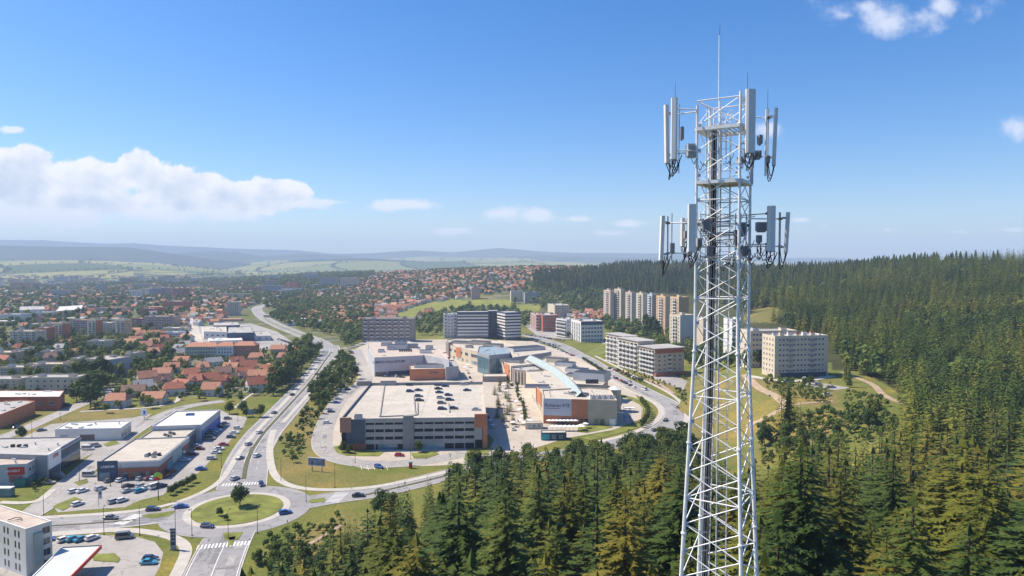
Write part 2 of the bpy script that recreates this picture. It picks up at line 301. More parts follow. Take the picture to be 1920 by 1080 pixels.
# ================================================================== ground
GRASS_DRY = [[(520, 800), (600, 690), (660, 690), (670, 720), (600, 790), (590, 850), (640, 880), (780, 890), (760, 905), (600, 915), (520, 900)],
             [(1180, 800), (1240, 740), (1200, 700), (1300, 700), (1560, 720), (1600, 800), (1400, 880), (1290, 850)], [(560, 1000), (640, 960), (700, 960), (640, 1050), (500, 1080)],
             [(0, 790), (60, 760), (250, 765), (300, 790), (60, 840)]]
MEADOW = [[(726, 604), (745, 588), (790, 570), (850, 562), (890, 566), (852, 577), (800, 586), (768, 602)], [(885, 560), (965, 563), (960, 575), (880, 572)], [(965, 572), (1015, 572), (1010, 584), (965, 582)]]
def ground_mesh():
    th = np.unique(np.concatenate([np.radians(np.arange(-41, 41.01, 0.125)), np.radians(np.arange(-88, -41, 1.0)), np.radians(np.arange(41, 88.1, 1.0))]))
    rr = np.unique(np.concatenate([[3, 8, 15, 22, 30], np.arange(38, 240, 2.5), np.geomspace(240, 1600, 190), np.geomspace(1600, 15200, 250)]))
    T, RR = np.meshgrid(th, rr); Y = RR * np.cos(np.clip(T, -1.3, 1.3)) ** 0; X = RR * np.tan(T); big = np.abs(T) > np.radians(50)
    X = np.where(big, RR * np.sin(T) / np.cos(np.radians(50)), X); Y = np.where(big, RR * np.cos(T) / np.cos(np.radians(50)), RR)
    Z = H(X, Y); nr, nc = X.shape
    # a skirt of ground behind the camera
    PX, PY = proj(X, Y, Z)
    n_ = lambda a, b, c, s: np.sin(X / a + 1.3 * np.sin(Y / b + s)) * np.cos(Y / c - 1.1 * np.sin(X / b - s))
    rng = np.random.RandomState(4)
    grass = np.array([0.130, 0.150, 0.036]); dry = np.array([0.200, 0.165, 0.062]); wood = np.array([0.040, 0.045, 0.018])
    town = np.array([0.095, 0.105, 0.060]); conc = np.array([0.22, 0.21, 0.19]); far_forest = np.array([0.018, 0.036, 0.022])
    C = np.empty(X.shape + (3,)); C[:] = grass
    def blend(mask, col): C[:] = C * (1 - mask[..., None]) + np.asarray(col) * mask[..., None]
    nn = 0.5 + 0.5 * n_(17., 11., 23., 2.)
    blend(0.35 * nn, dry)
    for p in GRASS_DRY: blend(inpoly(PX, PY, p) * (0.35 + 0.6 * nn) * (Y < 900), dry)
    D = Y
    # town ground: gardens, yards
    tw = ((D > 430) & (D < 3600) & (PX < 660) & (H(X, Y) < 3)) | ((D > 900) & (PX >= 560) & (PX < 1120) & (D < 2300))
    blend(tw * (0.35 + 0.45 * (n_(29, 17, 21, 5) > 0.15)), town); blend(tw * 0.55 * (n_(13, 19, 11, 1) > 0.55), conc)
    # forest floor
    fr = (np.hypot(np.where(X > 55, (X - 55) * .62, X - 55), Y - 30) < 150) & (X > -0.28 * Y + 5)
    fr |= (PX > 1290) & (D > np.interp(PX, STA_PX, STA_D) * 1.02) & (D < 2600)
    fr |= (PX > 1100) & (D > 980) & (D < 2600)
    fr |= (PX > 1560) & (D < 2600) & (PY > 0) & (X > 150)
    fr &= ~inpoly(PX, PY, [(1395, 702), (1560, 694), (1604, 694), (1664, 722), (1712, 758), (1700, 812), (1600, 822), (1540, 850), (1420, 880)])
    blend(fr * 0.9, wood)
    for p_ in ([(1395, 580), (1445, 570), (1505, 588), (1480, 605), (1395, 605)],): blend(inpoly(PX, PY, p_) * .9, (.16, .15, .05))
    for p_ in MEADOW: blend(inpoly(PX, PY, p_) * .9, (.20, .22, .05))
    # open fields in the middle distance
    fld = (D > 2600) & (D < 12500)
    a = np.radians(24); gx = (X * cos(a) + Y * sin(a)) / 620.; gy = (-X * sin(a) + Y * cos(a)) / 900.
    gx = gx + 0.35 * np.sin(gy * 2.1); gy = gy + 0.3 * np.sin(gx * 1.7)
    idx = (np.floor(gx) * 57 + np.floor(gy) * 131).astype(int) % 97; pal = rng.rand(97, 1) * np.array([[0.10, 0.06, 0.03]]) + np.array([[0.150, 0.185, 0.065]])
    pal[::7] = (0.05, 0.085, 0.03); pal[3::11] = (0.24, 0.20, 0.11)
    pc = pal[idx]; C = np.where(fld[..., None], pc, C)
    hed = (np.minimum(gx % 1, 1 - gx % 1) < 0.030) | (np.minimum(gy % 1, 1 - gy % 1) < 0.026)
    C = np.where((fld & hed)[..., None], far_forest, C)
    # wooded ridges
    wd = (D > 6700) & (PX < 470) | ((D > 8300) & (PX < 720) & (n_(900, 700, 1100, 3) > -0.55)) | ((D > 6600) & (n_(700, 900, 800, 1) > 0.30)) | ((D > 9000) & (n_(700, 900, 800, 1) > -0.25)) | (D > 11800)
    wd &= D > 5900
    C = np.where(wd[..., None], far_forest * (0.85 + 0.3 * (n_(260, 300, 330, 2)[..., None] > 0)), C)
    tw2 = (D > 2300) & (D < 4300) & (PX > 250) & (PX < 700) & (n_(90, 70, 120, 3) > -0.2) | (D > 2000) & (D < 3300) & (PX <= 300) & (n_(90, 70, 120, 3) > 0)
    C = np.where(tw2[..., None], np.array([0.05, 0.075, 0.04]), C)
    V = np.stack([X, Y, Z], -1).reshape(-1, 3); i = np.arange(nr - 1)[:, None] * nc + np.arange(nc - 1)[None]; q = np.stack([i, i + 1, i + 1 + nc, i + nc], -1).reshape(-1, 4)
    # ground behind the camera, joined to the first row by a fan
    k = len(V); ex = [(-4000, -40, 0), (-4000, -4000, 0), (4000, -4000, 0), (4000, -40, 0)]
    gx_, gy_ = np.meshgrid(np.linspace(-400, 400, 41), np.concatenate([[-4000, -1500, -600], np.linspace(-300, 3, 25)])); gx_ = np.sign(gx_) * np.abs(gx_ / 400) ** 2 * 15000
    V2 = np.stack([gx_, gy_, H(gx_, gy_)], -1).reshape(-1, 3); mc = gx_.shape[1]; j = np.arange(gx_.shape[0] - 1)[:, None] * mc + np.arange(mc - 1)[None] + k
    q2 = np.stack([j, j + 1, j + 1 + mc, j + mc], -1).reshape(-1, 4)
    V = np.concatenate([V, V2]); q = np.concatenate([q, q2]); Cf = np.concatenate([C.reshape(-1, 3), np.tile(wood, (len(V2), 1))])
    me = bpy.data.meshes.new('ground'); me.vertices.add(len(V)); me.vertices.foreach_set('co', V.astype(np.float32).ravel())
    me.loops.add(q.size); me.loops.foreach_set('vertex_index', q.astype(np.int32).ravel()); me.polygons.add(len(q))
    me.polygons.foreach_set('loop_start', np.arange(0, q.size, 4, dtype=np.int32)); me.polygons.foreach_set('loop_total', np.full(len(q), 4, np.int32))
    me.update(calc_edges=True); me.validate()
    ca = me.color_attributes.new('ground_kind', 'FLOAT_COLOR', 'POINT'); ca.data.foreach_set('color', np.concatenate([Cf, np.ones((len(Cf), 1))], 1).astype(np.float32).ravel())
    me.polygons.foreach_set('use_smooth', np.ones(len(q), bool)); return me
def ground_mat():
    m = bpy.data.materials.new('grass_and_soil'); m.use_nodes = True; t = m.node_tree; b = t.nodes['Principled BSDF']; b.inputs['Roughness'].default_value = 0.95; b.inputs['Specular IOR Level'].default_value = 0.1
    a = nd(t, 'ShaderNodeVertexColor'); a.layer_name = 'ground_kind'; g = nd(t, 'ShaderNodeNewGeometry')
    n1 = nd(t, 'ShaderNodeTexNoise', i_Scale=0.045, i_Detail=6.0, i_Roughness=0.65); n2 = nd(t, 'ShaderNodeTexNoise', i_Scale=0.9, i_Detail=4.0, i_Roughness=0.7)
    for n in (n1, n2): t.links.new(g.outputs['Position'], n.inputs['Vector'])
    c1 = mixc(t, 1.0, a.outputs[0], ramp(t, n1.outputs[0], [(0.3, (0.66, 0.78, 0.55)), (0.5, (1, 1, 1)), (0.66, (1.35, 1.15, 0.95)), (0.76, (1.9, 1.5, 1.3))]), 'MULTIPLY')
    c2 = mixc(t, 1.0, c1, ramp(t, n2.outputs[0], [(0.3, (0.58, 0.62, 0.55)), (0.5, (1, 1, 1)), (0.7, (1.35, 1.28, 1.2))]), 'MULTIPLY')
    t.links.new(c2, b.inputs['Base Color'])
    bp = nd(t, 'ShaderNodeBump', i_Strength=0.5, i_Distance=0.25); t.links.new(n2.outputs[0], bp.inputs['Height']); t.links.new(bp.outputs[0], b.inputs['Normal'])
    return m
gm = ground_mesh(); gm.materials.append(ground_mat()); place('ground', gm, kind='structure')
# haze: even air round the whole scene
hz = MB().box(-17500, 17500, -4200, 16200, -2, 540).obj('haze', [], kind='stuff')
hm = bpy.data.materials.new('haze_air'); hm.use_nodes = True; t = hm.node_tree; t.nodes.clear()
pv = nd(t, 'ShaderNodeVolumePrincipled'); pv.inputs['Color'].default_value = (0.60, 0.75, 1.0, 1); pv.inputs['Density'].default_value = 0.000105; pv.inputs['Anisotropy'].default_value = 0.0
t.links.new(pv.outputs[0], nd(t, 'ShaderNodeOutputMaterial').inputs['Volume']); hz.data.materials.append(hm)

# ================================================================== roads, lots, pavements
ASPH = groundmat('asphalt', (0.285, 0.278, 0.280), 'road'); ASPH2 = groundmat('asphalt_worn', (0.335, 0.318, 0.298), 'road')
PAVE = groundmat('paving_beige', (0.46, 0.405, 0.34), 'pave'); SIDE = mat('sidewalk_concrete', (0.44, 0.41, 0.365), 0.9, 0.12, 0.3)
KERB = mat('kerb_stone', (0.46, 0.44, 0.41), 0.85, 0.1, 0.8); PAINT = mat('road_paint', (0.72, 0.72, 0.70), 0.7, 0.1, 1.0)
LAWN = mat('lawn', (0.155, 0.172, 0.036), 0.95, 0.45, 0.16, detail=7, bump=0.4); DIRT = mat('dirt_track', (0.36, 0.27, 0.19), 0.95, 0.25, 0.3, detail=5); HEDGE_SOIL = mat('verge_soil', (0.10, 0.10, 0.05), 0.95, 0.3, 0.6)
_zl = [0.02]
def nz(): _zl[0] += 0.004; return _zl[0]
def resample(pts, step=3.0):
    out = [];
    for a, b in zip(pts[:-1], pts[1:]):
        L = hypot(b[0] - a[0], b[1] - a[1]); n = max(1, int(L / step))
        out += [(a[0] + (b[0] - a[0]) * i / n, a[1] + (b[1] - a[1]) * i / n) for i in range(n)]
    out.append(pts[-1]); return out
def smoothp(pts, it=2):
    for _ in range(it):
        q = [pts[0]]
        for a, b in zip(pts[:-1], pts[1:]): q += [(a[0] * .75 + b[0] * .25, a[1] * .75 + b[1] * .25), (a[0] * .25 + b[0] * .75, a[1] * .25 + b[1] * .75)]
        q.append(pts[-1]); pts = q
    return pts
def sides(pts, w, off=0.0):
    L, Rr = [], []
    for i in range(len(pts)):
        a = pts[max(i - 1, 0)]; b = pts[min(i + 1, len(pts) - 1)]; d = Vector((b[0] - a[0], b[1] - a[1])); d = d.normalized() if d.length else Vector((1, 0)); n = Vector((-d.y, d.x)); p = Vector(pts[i][:2])
        L.append(tuple(p + n * (off + w / 2))); Rr.append(tuple(p + n * (off - w / 2)))
    return L, Rr
PAVED = []
def strip(name, pts, w, m, drape=False, z=None, h=0.0, reg=True, off=0.0, kind='structure', lift=0.10):
    pts = resample(smoothp(pts), 3.0 if not drape else 2.5); L, Rr = sides(pts, w, off); z = z if z is not None else nz(); b = MB(); n = len(pts)
    def zz(p): return z + (HZ(p[0], p[1]) + lift if drape else 0)
    for i in range(n): b.v += [(*L[i], zz(L[i])), (*Rr[i], zz(Rr[i]))]
    for i in range(n - 1): b.f.append((2 * i, 2 * i + 1, 2 * i + 3, 2 * i + 2)); b.m.append(0)
    poly = Rr + L[::-1]
    if reg: OCC.append(poly); PAVED.append(poly)
    if h:
        k = len(b.v)
        for i in range(n): b.v += [(*L[i], -0.05), (*Rr[i], -0.05)]
        for i in range(n - 1): b.f += [(2 * i, 2 * i + 2, k + 2 * i + 2, k + 2 * i), (2 * i + 1, k + 2 * i + 1, k + 2 * i + 3, 2 * i + 3)]; b.m += [0, 0]
    return b.obj(name, m, kind=kind), pts, L, Rr
def area(name, pxs, m, z=None, h=0.0, world=None, reg=True):
    poly = ccw(world or [U(p) for p in pxs]); z = z if z is not None else nz(); b = MB()
    if h: b.prism(poly, -0.05, h, 0)
    else: b.add([(*p, z) for p in poly], [tuple(range(len(poly)))])
    if reg: OCC.append(poly); PAVED.append(poly)
    b.obj(name, m, kind='structure'); return poly
def UP(l): return [U(p) for p in l]
KERBS = []
# lots
area('retail_car_park', [(100, 948), (132, 908), (185, 884), (215, 860), (300, 800), (330, 770), (412, 768), (432, 778), (464, 782), (456, 800), (418, 840), (372, 887), (330, 906), (306, 928), (262, 938), (235, 951), (150, 957), (108, 961)], ASPH2)
area('petrol_forecourt', [(60, 1020), (85, 1012), (180, 1003), (250, 1005), (268, 1010), (290, 1016), (306, 1036), (300, 1062), (285, 1090), (-80, 1110), (-60, 1030)], ASPH2)
area('showroom_yard', [(150, 862), (185, 845), (245, 808), (285, 775), (250, 783), (96, 795), (-20, 850), (-40, 910), (60, 905), (100, 880)], ASPH2)
MALL = area('shopping_plaza', [(655, 660), (700, 638), (860, 636), (1000, 640), (1060, 660), (1125, 690), (1190, 738), (1206, 762), (1203, 785), (1150, 806), (1060, 822), (1010, 838), (930, 862), (850, 872), (788, 874), (760, 872), (690, 880), (640, 869), (606, 853), (597, 835), (604, 800), (625, 755), (660, 728), (672, 704), (658, 675)], PAVE)
area('terrace_yard', [(1150, 660), (1125, 640), (1010, 632), (985, 612), (1010, 600), (1130, 640), (1180, 665), (1300, 720), (1290, 735), (1230, 712)], ASPH2)
area('works_yard', [(372, 672), (352, 668), (360, 640), (372, 612), (470, 606), (520, 622), (560, 650), (500, 655)], ASPH2)
# --- town roads
main_px = [(453, 915), (456, 900), (462, 867), (477, 837), (495, 811), (512, 793), (542, 760), (570, 730), (592, 703), (610, 675), (622, 660), (618, 648)]
rd = {}
RC = U((446, 955))
def road(key, name, pts, w, m=ASPH, kerb=True, **k):
    o, c, L, Rr = strip(name, pts, w, m, **k); rd[key] = (c, w)
    if kerb: KERBS.append((L, len(PAVED) - 1)); KERBS.append((Rr, len(PAVED) - 1))
    return o
road('main', 'road', UP(main_px), 17.5)
road('upper', 'road', UP([(622, 662), (606, 644), (588, 636), (555, 624), (520, 610), (495, 597), (484, 586), (480, 579), (489, 573), (515, 568)]), 17)
road('west', 'road', UP([(400, 958), (350, 962), (240, 976), (85, 986), (-120, 1000)]), 13.5)
road('east', 'road', UP([(490, 952), (560, 946), (620, 934), (700, 924), (790, 903), (880, 880), (1000, 858), (1100, 845), (1160, 832), (1210, 820), (1250, 802), (1270, 780), (1258, 757), (1222, 740), (1182, 720), (1147, 703), (1110, 677), (1085, 665), (1060, 650), (1030, 640), (985, 628)]), 12)
road('south', 'road', UP([(440, 985), (421, 1022), (408, 1050), (396, 1080), (372, 1150)]), 14.5)
road('service', 'road', UP([(-90, 1020), (0, 985), (62, 966), (112, 921), (160, 880), (228, 823), (290, 785), (345, 762), (420, 752)]), 8.5, ASPH2)
road('street', 'road', UP([(-80, 850), (30, 812), (90, 785), (160, 755), (215, 728)]), 8, ASPH2)
road('avenue', 'road', UP([(352, 590), (358, 604), (362, 625), (366, 642), (372, 660)]), 15, SIDE, kerb=False)
road('backlane', 'road', UP([(668, 655), (683, 690), (690, 715), (652, 735), (628, 760), (608, 800), (602, 832), (614, 852), (650, 866), (710, 872), (780, 868), (850, 856), (905, 838)]), 9.5, ASPH2)
road('connector', 'road', UP([(622, 655), (660, 652), (700, 636), (740, 630)]), 8, ASPH2, kerb=False)
# roundabout ring
def disc(name, c, r, m, z=None, h=0, reg=True, n=72): return area(name, None, m, z, h, [(c[0] + r * cos(2 * pi * i / n), c[1] + r * sin(2 * pi * i / n)) for i in range(n)], reg)
disc('roundabout_road', RC, 24.5, ASPH)
disc('roundabout_apron', RC, 17.2, SIDE, h=0.10); disc('roundabout_island', RC, 14.8, LAWN, h=0.22)
# pavements and paths (0.14 m steps)
sw = dict(h=0.14, z=0.14)
for q, w_ in (([(513, 806), (505, 838), (507, 870), (516, 896), (545, 913), (600, 920), (690, 916), (770, 901), (850, 882), (930, 866)], 3.0),
              ([(60, 1005), (160, 998), (230, 993), (290, 999), (335, 1011), (352, 1030), (340, 1060), (322, 1095)], 3.4),
              ([(70, 971), (180, 965), (270, 957), (330, 944), (385, 922), (415, 902), (430, 880), (447, 850), (475, 815), (520, 768), (560, 727), (595, 685)], 2.4),
              ([(640, 668), (600, 716), (560, 760), (530, 793)], 2.2),
              ([(1125, 828), (1180, 815), (1228, 794), (1243, 774), (1232, 757), (1195, 739), (1160, 722), (1125, 702), (1085, 680), (1055, 662)], 3.2),
              ([(1282, 800), (1290, 778), (1275, 750), (1238, 727), (1190, 706), (1150, 684), (1105, 662)], 2.4),
              ([(150, 772), (330, 762), (338, 735), (330, 715)], 2.6), ([(0, 942), (40, 944), (75, 940), (100, 918)], 2.6), ([(375, 658), (420, 655)], 3), ([(440, 765), (475, 735), (520, 725)], 1.6)):
    strip('sidewalk', UP(q), w_, SIDE, **sw)
# lawns inside paved land
for q in ([(98, 950), (140, 932), (155, 938), (118, 958)], [(138, 905), (163, 898), (165, 905), (148, 911)], [(193, 833), (214, 825), (225, 832), (200, 838)],
          [(170, 1040), (215, 1038), (226, 1048), (222, 1055), (176, 1052)], [(418, 1000), (456, 998), (447, 1012), (422, 1014)], [(430, 1008), (442, 1006), (436, 1022), (426, 1026)],
          [(578, 938), (608, 934), (612, 940), (582, 944)], [(262, 967), (300, 962), (330, 958), (318, 968), (285, 973)], [(625, 838), (650, 832), (672, 842), (720, 848), (710, 856), (650, 855), (632, 850)],
          [(770, 850), (815, 846), (824, 852), (800, 860), (776, 860)], [(880, 832), (912, 812), (926, 824), (915, 850), (870, 862)], [(1085, 800), (1140, 796), (1150, 802), (1100, 812), (1082, 810)],
          [(1095, 664), (1130, 645), (1148, 648), (1148, 662), (1112, 668)]):
    area('lawn', q, LAWN, h=0.16)
strip('lawn', UP([(1150, 738), (1200, 752), (1222, 770), (1214, 792), (1170, 806), (1100, 824)]), 6, LAWN, z=.16, h=.16, reg=False)
strip('lawn', UP([(1040, 672), (1090, 702), (1140, 728)]), 3.5, LAWN, z=.17, h=.17, reg=False)
strip('verge', UP([(474, 838), (468, 852), (460, 876), (457, 898)]), 1.6, HEDGE_SOIL, z=.2, h=.2, reg=False)
strip('verge', UP(main_px[3:-1]), 1.3, HEDGE_SOIL, z=.19, h=.19, reg=False)
strip('verge', UP([(590, 636), (555, 624), (520, 610), (497, 598)]), 2.2, LAWN, z=.19, h=.19, reg=False)
strip('verge', UP([(672, 931), (700, 925), (790, 904), (880, 881)]), 1.2, HEDGE_SOIL, z=.19, h=.19, reg=False)
strip('verge', UP([(85, 987), (200, 980), (255, 975)]), 0.7, HEDGE_SOIL, z=.19, h=.19, reg=False)
# dirt tracks on the slopes
for q, w_ in (([(1395, 702), (1420, 728), (1455, 742), (1475, 762), (1440, 782), (1400, 800)], 4.0), ([(1470, 765), (1520, 756), (1560, 752)], 2.6), ([(1580, 698), (1610, 710), (1640, 722), (1655, 742), (1700, 760)], 3.6),
              ([(640, 985), (600, 1010), (560, 1030), (535, 1050)], 1.6), ([(1560, 705), (1500, 716), (1440, 712), (1400, 706)], 6.0), ([(1215, 712), (1240, 722), (1262, 738)], 3.5)):
    strip('dirt_track', [G(*p)[:2] for p in q], w_, DIRT if w_ != 6.0 else SIDE, drape=True, z=0.02)
pts = [(1520, 715), (1590, 712), (1570, 735), (1530, 738), (1500, 722)]
strip('yard', [G(*p)[:2] for p in [(1510, 718), (1545, 724), (1580, 730)]], 14, ASPH2, drape=True, z=0.05)
# kerbs along road edges, broken where another road joins
kb = MB()
for line, own in KERBS:
    a = np.array(line); mid = (a[1:] + a[:-1]) / 2; bad = np.zeros(len(mid), bool)
    for i, p in enumerate(PAVED):
        if i != own: bad |= inpoly(mid[:, 0], mid[:, 1], p)
    for (p, q, b_) in zip(line[:-1], line[1:], bad):
        if b_: continue
        L = hypot(q[0] - p[0], q[1] - p[1])
        if L < .05: continue
        kb.obox(((p[0] + q[0]) / 2, (p[1] + q[1]) / 2), ((q[0] - p[0]) / L, (q[1] - p[1]) / L), L + 0.02, 0.32, -0.02, 0.15)
kb.obj('kerb', KERB, kind='structure')
# painted markings
pm = MB(); ZP = 0.125
def dash(pts, off, ln, gap, w=0.16, solid=False):
    pts = resample(smoothp(pts), 1.0) if len(pts) < 40 else pts; acc = 0; L, _ = sides(pts, 0, off)
    for p, q in zip(L[:-1], L[1:]):
        d = hypot(q[0] - p[0], q[1] - p[1])
        if d > .01 and (solid or (acc % (ln + gap)) < ln): pm.add([(p[0] + (q[1] - p[1]) / d * w / 2 * s_, p[1] - (q[0] - p[0]) / d * w / 2 * s_, ZP) for s_ in (1,)] + [(q[0] + (q[1] - p[1]) / d * w / 2, q[1] - (q[0] - p[0]) / d * w / 2, ZP), (q[0] - (q[1] - p[1]) / d * w / 2, q[1] + (q[0] - p[0]) / d * w / 2, ZP), (p[0] - (q[1] - p[1]) / d * w / 2, p[1] + (q[0] - p[0]) / d * w / 2, ZP)], [(0, 1, 2, 3)])
        acc += d
def cut(key, a, b): c = rd[key][0]; n = len(c); return resample(c[int(a * n):int(b * n)], 1.0)
for off in (-4.6, 4.6): dash(cut('main', .06, .97), off, 3, 6)
for off in (-8.2, 8.2, -1.2, 1.2): dash(cut('main', .09, .97), off, 1, 0, 0.18, True)
for off in (-4.6, 4.6): dash(cut('upper', .12, .97), off, 3, 6)
for off in (-7.9, 7.9): dash(cut('upper', .12, .97), off, 1, 0, 0.2, True)
dash(cut('east', .14, .97), 0, 3, 5)
for off in (-5.5, 5.5): dash(cut('east', .12, .97), off, 1, 0, 0.16, True)
for off in (-3.3, 3.3): dash(cut('west', .25, .95), off, 3, 5)
for off in (-6.3, 6.3): dash(cut('west', .2, .97), off, 1, 0, 0.16, True)
dash(cut('south', .3, .98), 0, 1, 0, 0.22, True)
for off in (-6.6, 6.6): dash(cut('south', .3, .98), off, 1, 0, 0.2, True)
dash(cut('service', .1, .9), 0, 2, 4); dash(cut('street', .05, .9), 0, 2, 4); dash(cut('backlane', .05, .95), 0, 2, 4)
def zebra(a, b, n, ln=3.2, w=0.5):
    a, b = U(a), U(b); L = hypot(b[0] - a[0], b[1] - a[1]); d = ((b[0] - a[0]) / L, (b[1] - a[1]) / L)
    for i in range(n): t_ = (i + .5) / n * L; c = (a[0] + d[0] * t_, a[1] + d[1] * t_); nn = (-d[1], d[0]); pm.add([(c[0] + d[0] * u_ * w / 2 + nn[0] * v_ * ln / 2, c[1] + d[1] * u_ * w / 2 + nn[1] * v_ * ln / 2, ZP + .004) for u_, v_ in ((-1, -1), (1, -1), (1, 1), (-1, 1))], [(0, 1, 2, 3)])
zebra((416, 910), (492, 906), 14); zebra((368, 1027), (470, 1018), 15); zebra((222, 984), (262, 965), 11, 4); zebra((622, 943), (642, 924), 8, 5)
for i in range(5): dash([U((676 + i * 12, 873)), U((679 + i * 12, 882))], 0, 1, 0, .15, True)
pm.obj('road_marking', PAINT, kind='structure')
# patched asphalt
pa = MB(); rp = random.Random(5)
for key_, n_, hw in (('main', 16, 8), ('west', 8, 6), ('east', 14, 5), ('south', 5, 6), ('service', 10, 3), ('upper', 8, 7), ('backlane', 8, 4)):
    c_ = rd[key_][0]
    for _ in range(n_):
        i_ = int(rp.uniform(.12, .9) * len(c_)); a_, b_ = c_[i_], c_[min(i_ + 1, len(c_) - 1)]; L_ = hypot(b_[0] - a_[0], b_[1] - a_[1]) or 1; d_ = ((b_[0] - a_[0]) / L_, (b_[1] - a_[1]) / L_); o_ = rp.uniform(-hw + 1.6, hw - 1.6); q_ = MB(); q_.obox((a_[0] - d_[1] * o_, a_[1] + d_[0] * o_), d_, rp.uniform(3, 16), rp.uniform(1.2, 3.0), 0, 1)
        pa.add([(v[0], v[1], .104 + .0005 * (len(pa.f) % 17)) for v in q_.v[4:8]], [(0, 1, 2, 3)], rp.choice([0, 0, 1]))
pa.obj('asphalt_patch', [mat('asphalt_new', (.19, .188, .19), .9, .15, .6), mat('asphalt_old', (.33, .32, .305), .9, .15, .6)], kind='structure')
# stall lines in the retail car park
sl = MB()
def stalls(a, b, n, ln, ang):
    a, b = U(a), U(b)
    for i in range(n + 1): t_ = i / n; c = (a[0] + (b[0] - a[0]) * t_, a[1] + (b[1] - a[1]) * t_); sl.obox(c, (cos(ang), sin(ang)), ln, 0.12, 0.10, 0.132)
stalls((128, 925), (210, 921), 12, 5, R(62)); stalls((205, 906), (330, 897), 14, 5, R(75)); stalls((312, 893), (440, 788), 34, 5, R(5)); stalls((372, 876), (452, 800), 26, 5, R(5)); stalls((222, 924), (312, 918), 12, 5, R(70))
sl.obj('road_marking', PAINT, kind='structure')
# ================================================================== buildings
CONC = mat('concrete', (0.40, 0.385, 0.36), 0.85, 0.12, 0.25); CONC_D = mat('concrete_dark_grey', (0.27, 0.27, 0.265), 0.85, 0.12, 0.25)  # second tone is a plain darker grey concrete
WHITE = mat('white_render', (0.66, 0.65, 0.62), 0.8, 0.06, 0.2); CREAM = mat('cream_render', (0.58, 0.50, 0.38), 0.85, 0.08, 0.2); BEIGE = mat('beige_render', (0.52, 0.44, 0.33), 0.85, 0.08, 0.2)
OCHRE = mat('ochre_render', (0.58, 0.41, 0.25), 0.85, 0.1, 0.2); PINK = mat('pink_render', (0.52, 0.32, 0.28), 0.85, 0.1, 0.2); BRICKR = mat('red_cladding', (0.36, 0.125, 0.075), 0.8, 0.12, 0.3)
ORANGE = mat('orange_cladding', (0.52, 0.20, 0.10), 0.8, 0.1, 0.3); BLUEW = mat('pale_blue_render', (0.45, 0.49, 0.53), 0.85, 0.06, 0.2); NAVY = mat('navy_cladding', (0.045, 0.075, 0.13), 0.6, 0.15, 0.3)
SLATE = mat('slate_cladding', (0.075, 0.10, 0.13), 0.6, 0.15, 0.3); GREY = mat('grey_cladding', (0.32, 0.33, 0.34), 0.7, 0.1, 0.3); LGREY = mat('light_grey_cladding', (0.50, 0.51, 0.52), 0.7, 0.06, 0.3); BROWNG = mat('brown_grey_render', (0.30, 0.25, 0.22), 0.85, 0.1, 0.3)
ROOFB = groundmat('roof_membrane_beige', (0.50, 0.455, 0.385), 'roof'); ROOFG = groundmat('roof_membrane_grey', (0.40, 0.385, 0.365), 'roof'); ROOFW = groundmat('roof_membrane_white', (0.62, 0.60, 0.57), 'roof')
ROOFP = mat('roof_gravel_pinkish', (0.46, 0.39, 0.33), 0.95, 0.2, 0.3, detail=8); TILE = mat('clay_tiles_orange', (0.40, 0.185, 0.115), 0.8, 0.22, 0.7, detail=5); TILE_R = mat('clay_tiles_red', (0.33, 0.115, 0.07), 0.8, 0.22, 0.7, detail=5)
TILE_B = mat('roof_tiles_brown', (0.19, 0.11, 0.085), 0.8, 0.22, 0.7, detail=5); TILE_G = mat('roof_sheet_grey', (0.26, 0.27, 0.28), 0.7, 0.15, 0.5); TILE_L = mat('clay_tiles_faded', (0.50, 0.27, 0.16), 0.85, 0.2, 0.7, detail=5)
GLS = glass('window_glass', (0.028, 0.036, 0.050)); GLB = glass('glass_teal', (0.08, 0.20, 0.25), 0.1); GLT = mat('skylight_glass', (0.36, 0.43, 0.42), 0.6, .12, .6, spec=.15); DECKSHADE = mat('deck_shade_black', (0.02, 0.022, 0.028), 0.9, 0.2, 0.4)
METAL = mat('galvanised_metal', (0.50, 0.51, 0.53), 0.45, 0.12, 0.8, metal=0.6, spec=0.5); FRAME = mat('window_frame_white', (0.60, 0.60, 0.58), 0.6, 0.05, 1.0); AC = mat('plant_casing', (0.45, 0.45, 0.44), 0.6, 0.15, 1.0); DKM = mat('dark_metal', (0.05, 0.05, 0.055), 0.5, 0.2, 1.0, metal=0.3)
RED = mat('red_paint', (0.55, 0.03, 0.025), 0.5, 0.1, 1.0); GREENP = mat('green_awning', (0.05, 0.20, 0.17), 0.7, 0.1, 1.0); TEALP = mat('teal_canvas', (0.05, 0.40, 0.42), 0.7, 0.1, 1.0); YELP = mat('yellow_paint', (0.75, 0.50, 0.04), 0.6, 0.1, 1.0); LIMEP = mat('lime_paint', (0.15, 0.45, 0.05), 0.6, 0.1, 1.0)
WHT = mat('white_paint', (0.78, 0.78, 0.76), 0.5, 0.05, 1.0); BLUP = mat('blue_paint', (0.03, 0.13, 0.45), 0.5, 0.1, 1.0); SIGNW = mat('sign_panel_white', (0.50, 0.53, 0.57), 0.6, 0.04, 0.6); SIGNTXT = mat('sign_lettering_dark', (0.09, 0.10, 0.16), 0.6, 0.1, 1.0)
_wm = {}
